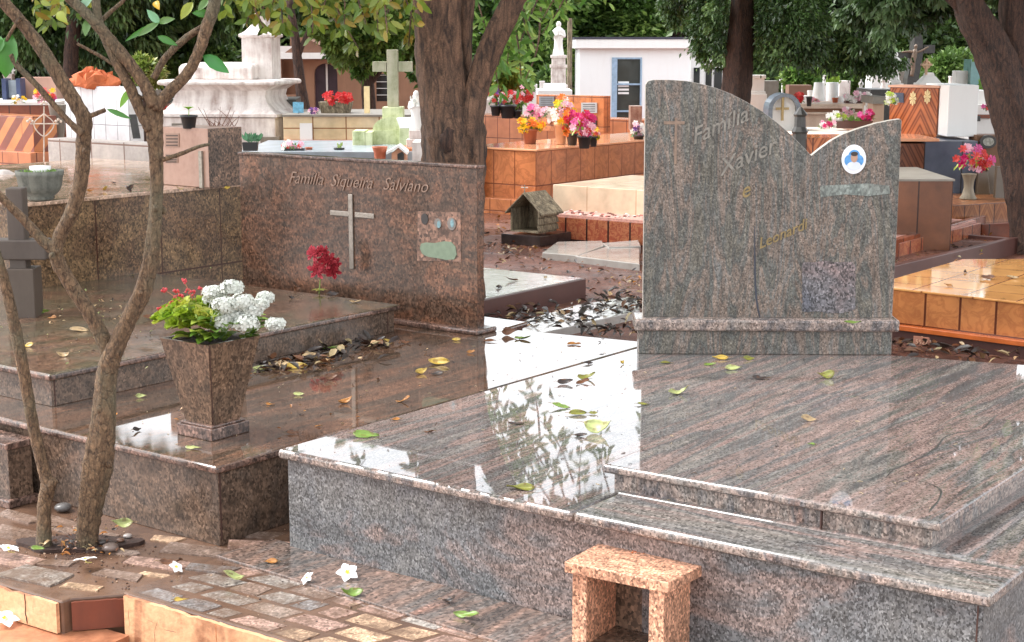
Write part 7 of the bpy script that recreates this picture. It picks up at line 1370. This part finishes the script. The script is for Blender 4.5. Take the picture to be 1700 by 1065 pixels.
# a little more of the crowded far rows
for px, yt, hw, Y, mt, lab, nm in [(1335, 158, 6, 22, 'white', 'small cream block between the arched shrine and the baroque tomb', 'far_tomb'), (1408, 128, 7, 30, 'conc', 'far grey headstone above the white flower trough', 'far_tomb'), (1370, 124, 5, 31, 'white', 'far white headstone above the wide white vase', 'far_tomb'), (1468, 132, 6, 24, 'old_white', 'thin weathered headstone left of the robed white statue', 'far_tomb'), (60, 118, 9, 27, 'white', 'far white headstone above the pink headstone block', 'far_tomb'), (16, 122, 9, 25, 'old_white', 'weathered headstone above the glass-fronted box', 'far_tomb'), (98, 126, 7, 24, 'conc', 'grey headstone left of the dark feathery tree trunk', 'far_tomb'), (255, 122, 8, 24, 'old_white', 'weathered far headstone above the yellow-green bush', 'far_tomb'), (900, 134, 5, 34, 'white', 'slender far white post left of the statue pedestal', 'far_tomb'), (1580, 126, 6, 24, 'old_white', 'weathered block left of the cream pedestal', 'far_tomb'), (1632, 132, 7, 20, 'white', 'white block above the white stepped tomb', 'far_tomb')]:
    stack(px, Y, [(hw, yt+12, None), (hw*.8, yt+3, yt+12), (hw*.9, yt, yt+3)], nm, lab, 'tomb', mt)
for px, py, w_, h_, Y, cols, lab in [(1352, 168, 16, 10, 18.6, ['coral', 'pale'], 'small coral flowers left of the tall white vase'), (1410, 183, 20, 9, 17.3, ['white', 'pale'], 'pale flowers under the white trough'), (30, 165, 26, 12, 17.8, ['yellow', 'white'], 'yellow and white flowers on the brown tile tomb'), (1598, 168, 16, 12, 15.3, ['pink', 'white'], 'pink and white flowers beside the bright white block'), (268, 175, 14, 10, 15.6, ['red', 'coral'], 'little red bunch at the left foot of the white monument'), (520, 184, 14, 10, 15.7, ['purple', 'pale'], 'faded violet bunch left of the wooden trough')]:
    bouquet(px, py, w_, h_, Y, cols, 12, 4, lab, leaves=14)
# cracks in the kerb
for pts, lab in [([(578, 1), (0, 0)], '')][:0]: pass
ck = plain('dark_crack_line', c(44, 28, 22), .8)
for o in [o for o in COL.objects if o.name.startswith('kerb_facing')]:
    if o['label'].startswith('cracked'): A_, B_, z1_, z0_ = E0, E0+dE*.385, -.004, -.16
    elif o['label'].startswith('long'): A_, B_, z1_, z0_ = E0+dE*.39, E0+dE*1.2, -.004, -.2
    elif o['label'].startswith('rain'): A_, B_, z1_, z0_ = L1-dL*1.0, L1, -.024, -.115
    else: continue
    t = (B_-A_).normalized(); n = Vector((t.y, -t.x, 0)); f = .0175 if 'long' in o['label'] else .0155 if 'cracked' in o['label'] else .0155
    Ls = (B_-A_).length; k0 = 0
    for s0 in ([.02, .17] if Ls < .6 else [.2, .42, .63, .86]):
        x = s0; pts = []
        for i in range(9): pts.append(Vector((A_.x, A_.y, z1_+(z0_-z1_)*i/8))+t*x+n*f); x += random.uniform(-.008, .008)*(.4 if s0 != .17 else 2.2)
        mb = MB(); mb.tube(pts, [random.uniform(.0008, .0024) for _ in pts], 5, 0, 2); mb.build('crack', ck, o)
    pts = [Vector((A_.x, A_.y, z1_-.05-.02*i/8+random.uniform(-.006, .006)))+t*(i*.03)+n*f for i in range(9)]; mb = MB(); mb.tube(pts, [random.uniform(.0008, .002) for _ in pts], 5, 0, 2); mb.build('crack', ck, o)
# grit and small debris on the paving
mb = MB()
for k in range(700):
    x, y = random.choice([(random.uniform(0, 480), random.uniform(850, 960)), (random.uniform(0, 230), random.uniform(900, 985)), (random.uniform(230, 900), random.uniform(900, 1060)), (130+random.gauss(0, 45), 905+random.gauss(0, 12))]); p = P(x, y, 0)
    z = .002 if (p-E0).dot(nE) > 0 and (p-E0).dot(dE) > 0 else -.018
    if (p-E0).dot(dE) > 0 and (p-E0).dot(nE) < .01: continue
    if (p-E0).dot(dE) <= 0 and (p-L1).dot(nL) < .12: continue
    p = P(x, y, z); mb.ball(p, random.uniform(.001, .0045), random.choice((0, 1, 1, 2)), 5, 3, .6, .3)
tag(mb.build('grit', [plain('pale_grit', c(170, 140, 116), .6), plain('brown_grit', c(92, 62, 46), .6), plain('dark_grit', c(50, 38, 32), .6)]), kind='stuff')
# specks of bark and dirt lying on the wet slabs
mb = MB()
for k in range(900):
    x, y = random.uniform(200, 1600), random.uniform(555, 850); z = None
    for zz_, poly_ in ((ZL, [LL, LR, RBk, LB]), (ZG, [FL, FR, FRb, H1, BL]), (ZBL, [C1, C2, C3, C0]), (ZB, [BF, rt, Bc, Bd, BLf])):
        if inpoly(P(x, y, zz_), poly_): z = zz_; break
    if z is None: continue
    p = P(x, y, z+.0008); r = random.uniform(.0008, .0028); a = random.uniform(0, 3.14); e = Vector((math.cos(a), math.sin(a), 0))
    if random.random() < .5: mb.ball(p, r, random.choice((0, 1)), 5, 3, .5, .3)
    else: mb.tube([p-e*r*3, p+rv(r*.6)+Zv*r*.5, p+e*r*3], [r*.35, r*.5, r*.25], 4, random.choice((0, 1, 2)), 2)
tag(mb.build('slab_debris', [plain('brown_bits', c(84, 60, 44), .5), plain('dark_bits', c(44, 36, 32), .5), plain('pale_bits', c(170, 150, 120), .5)]), kind='stuff')
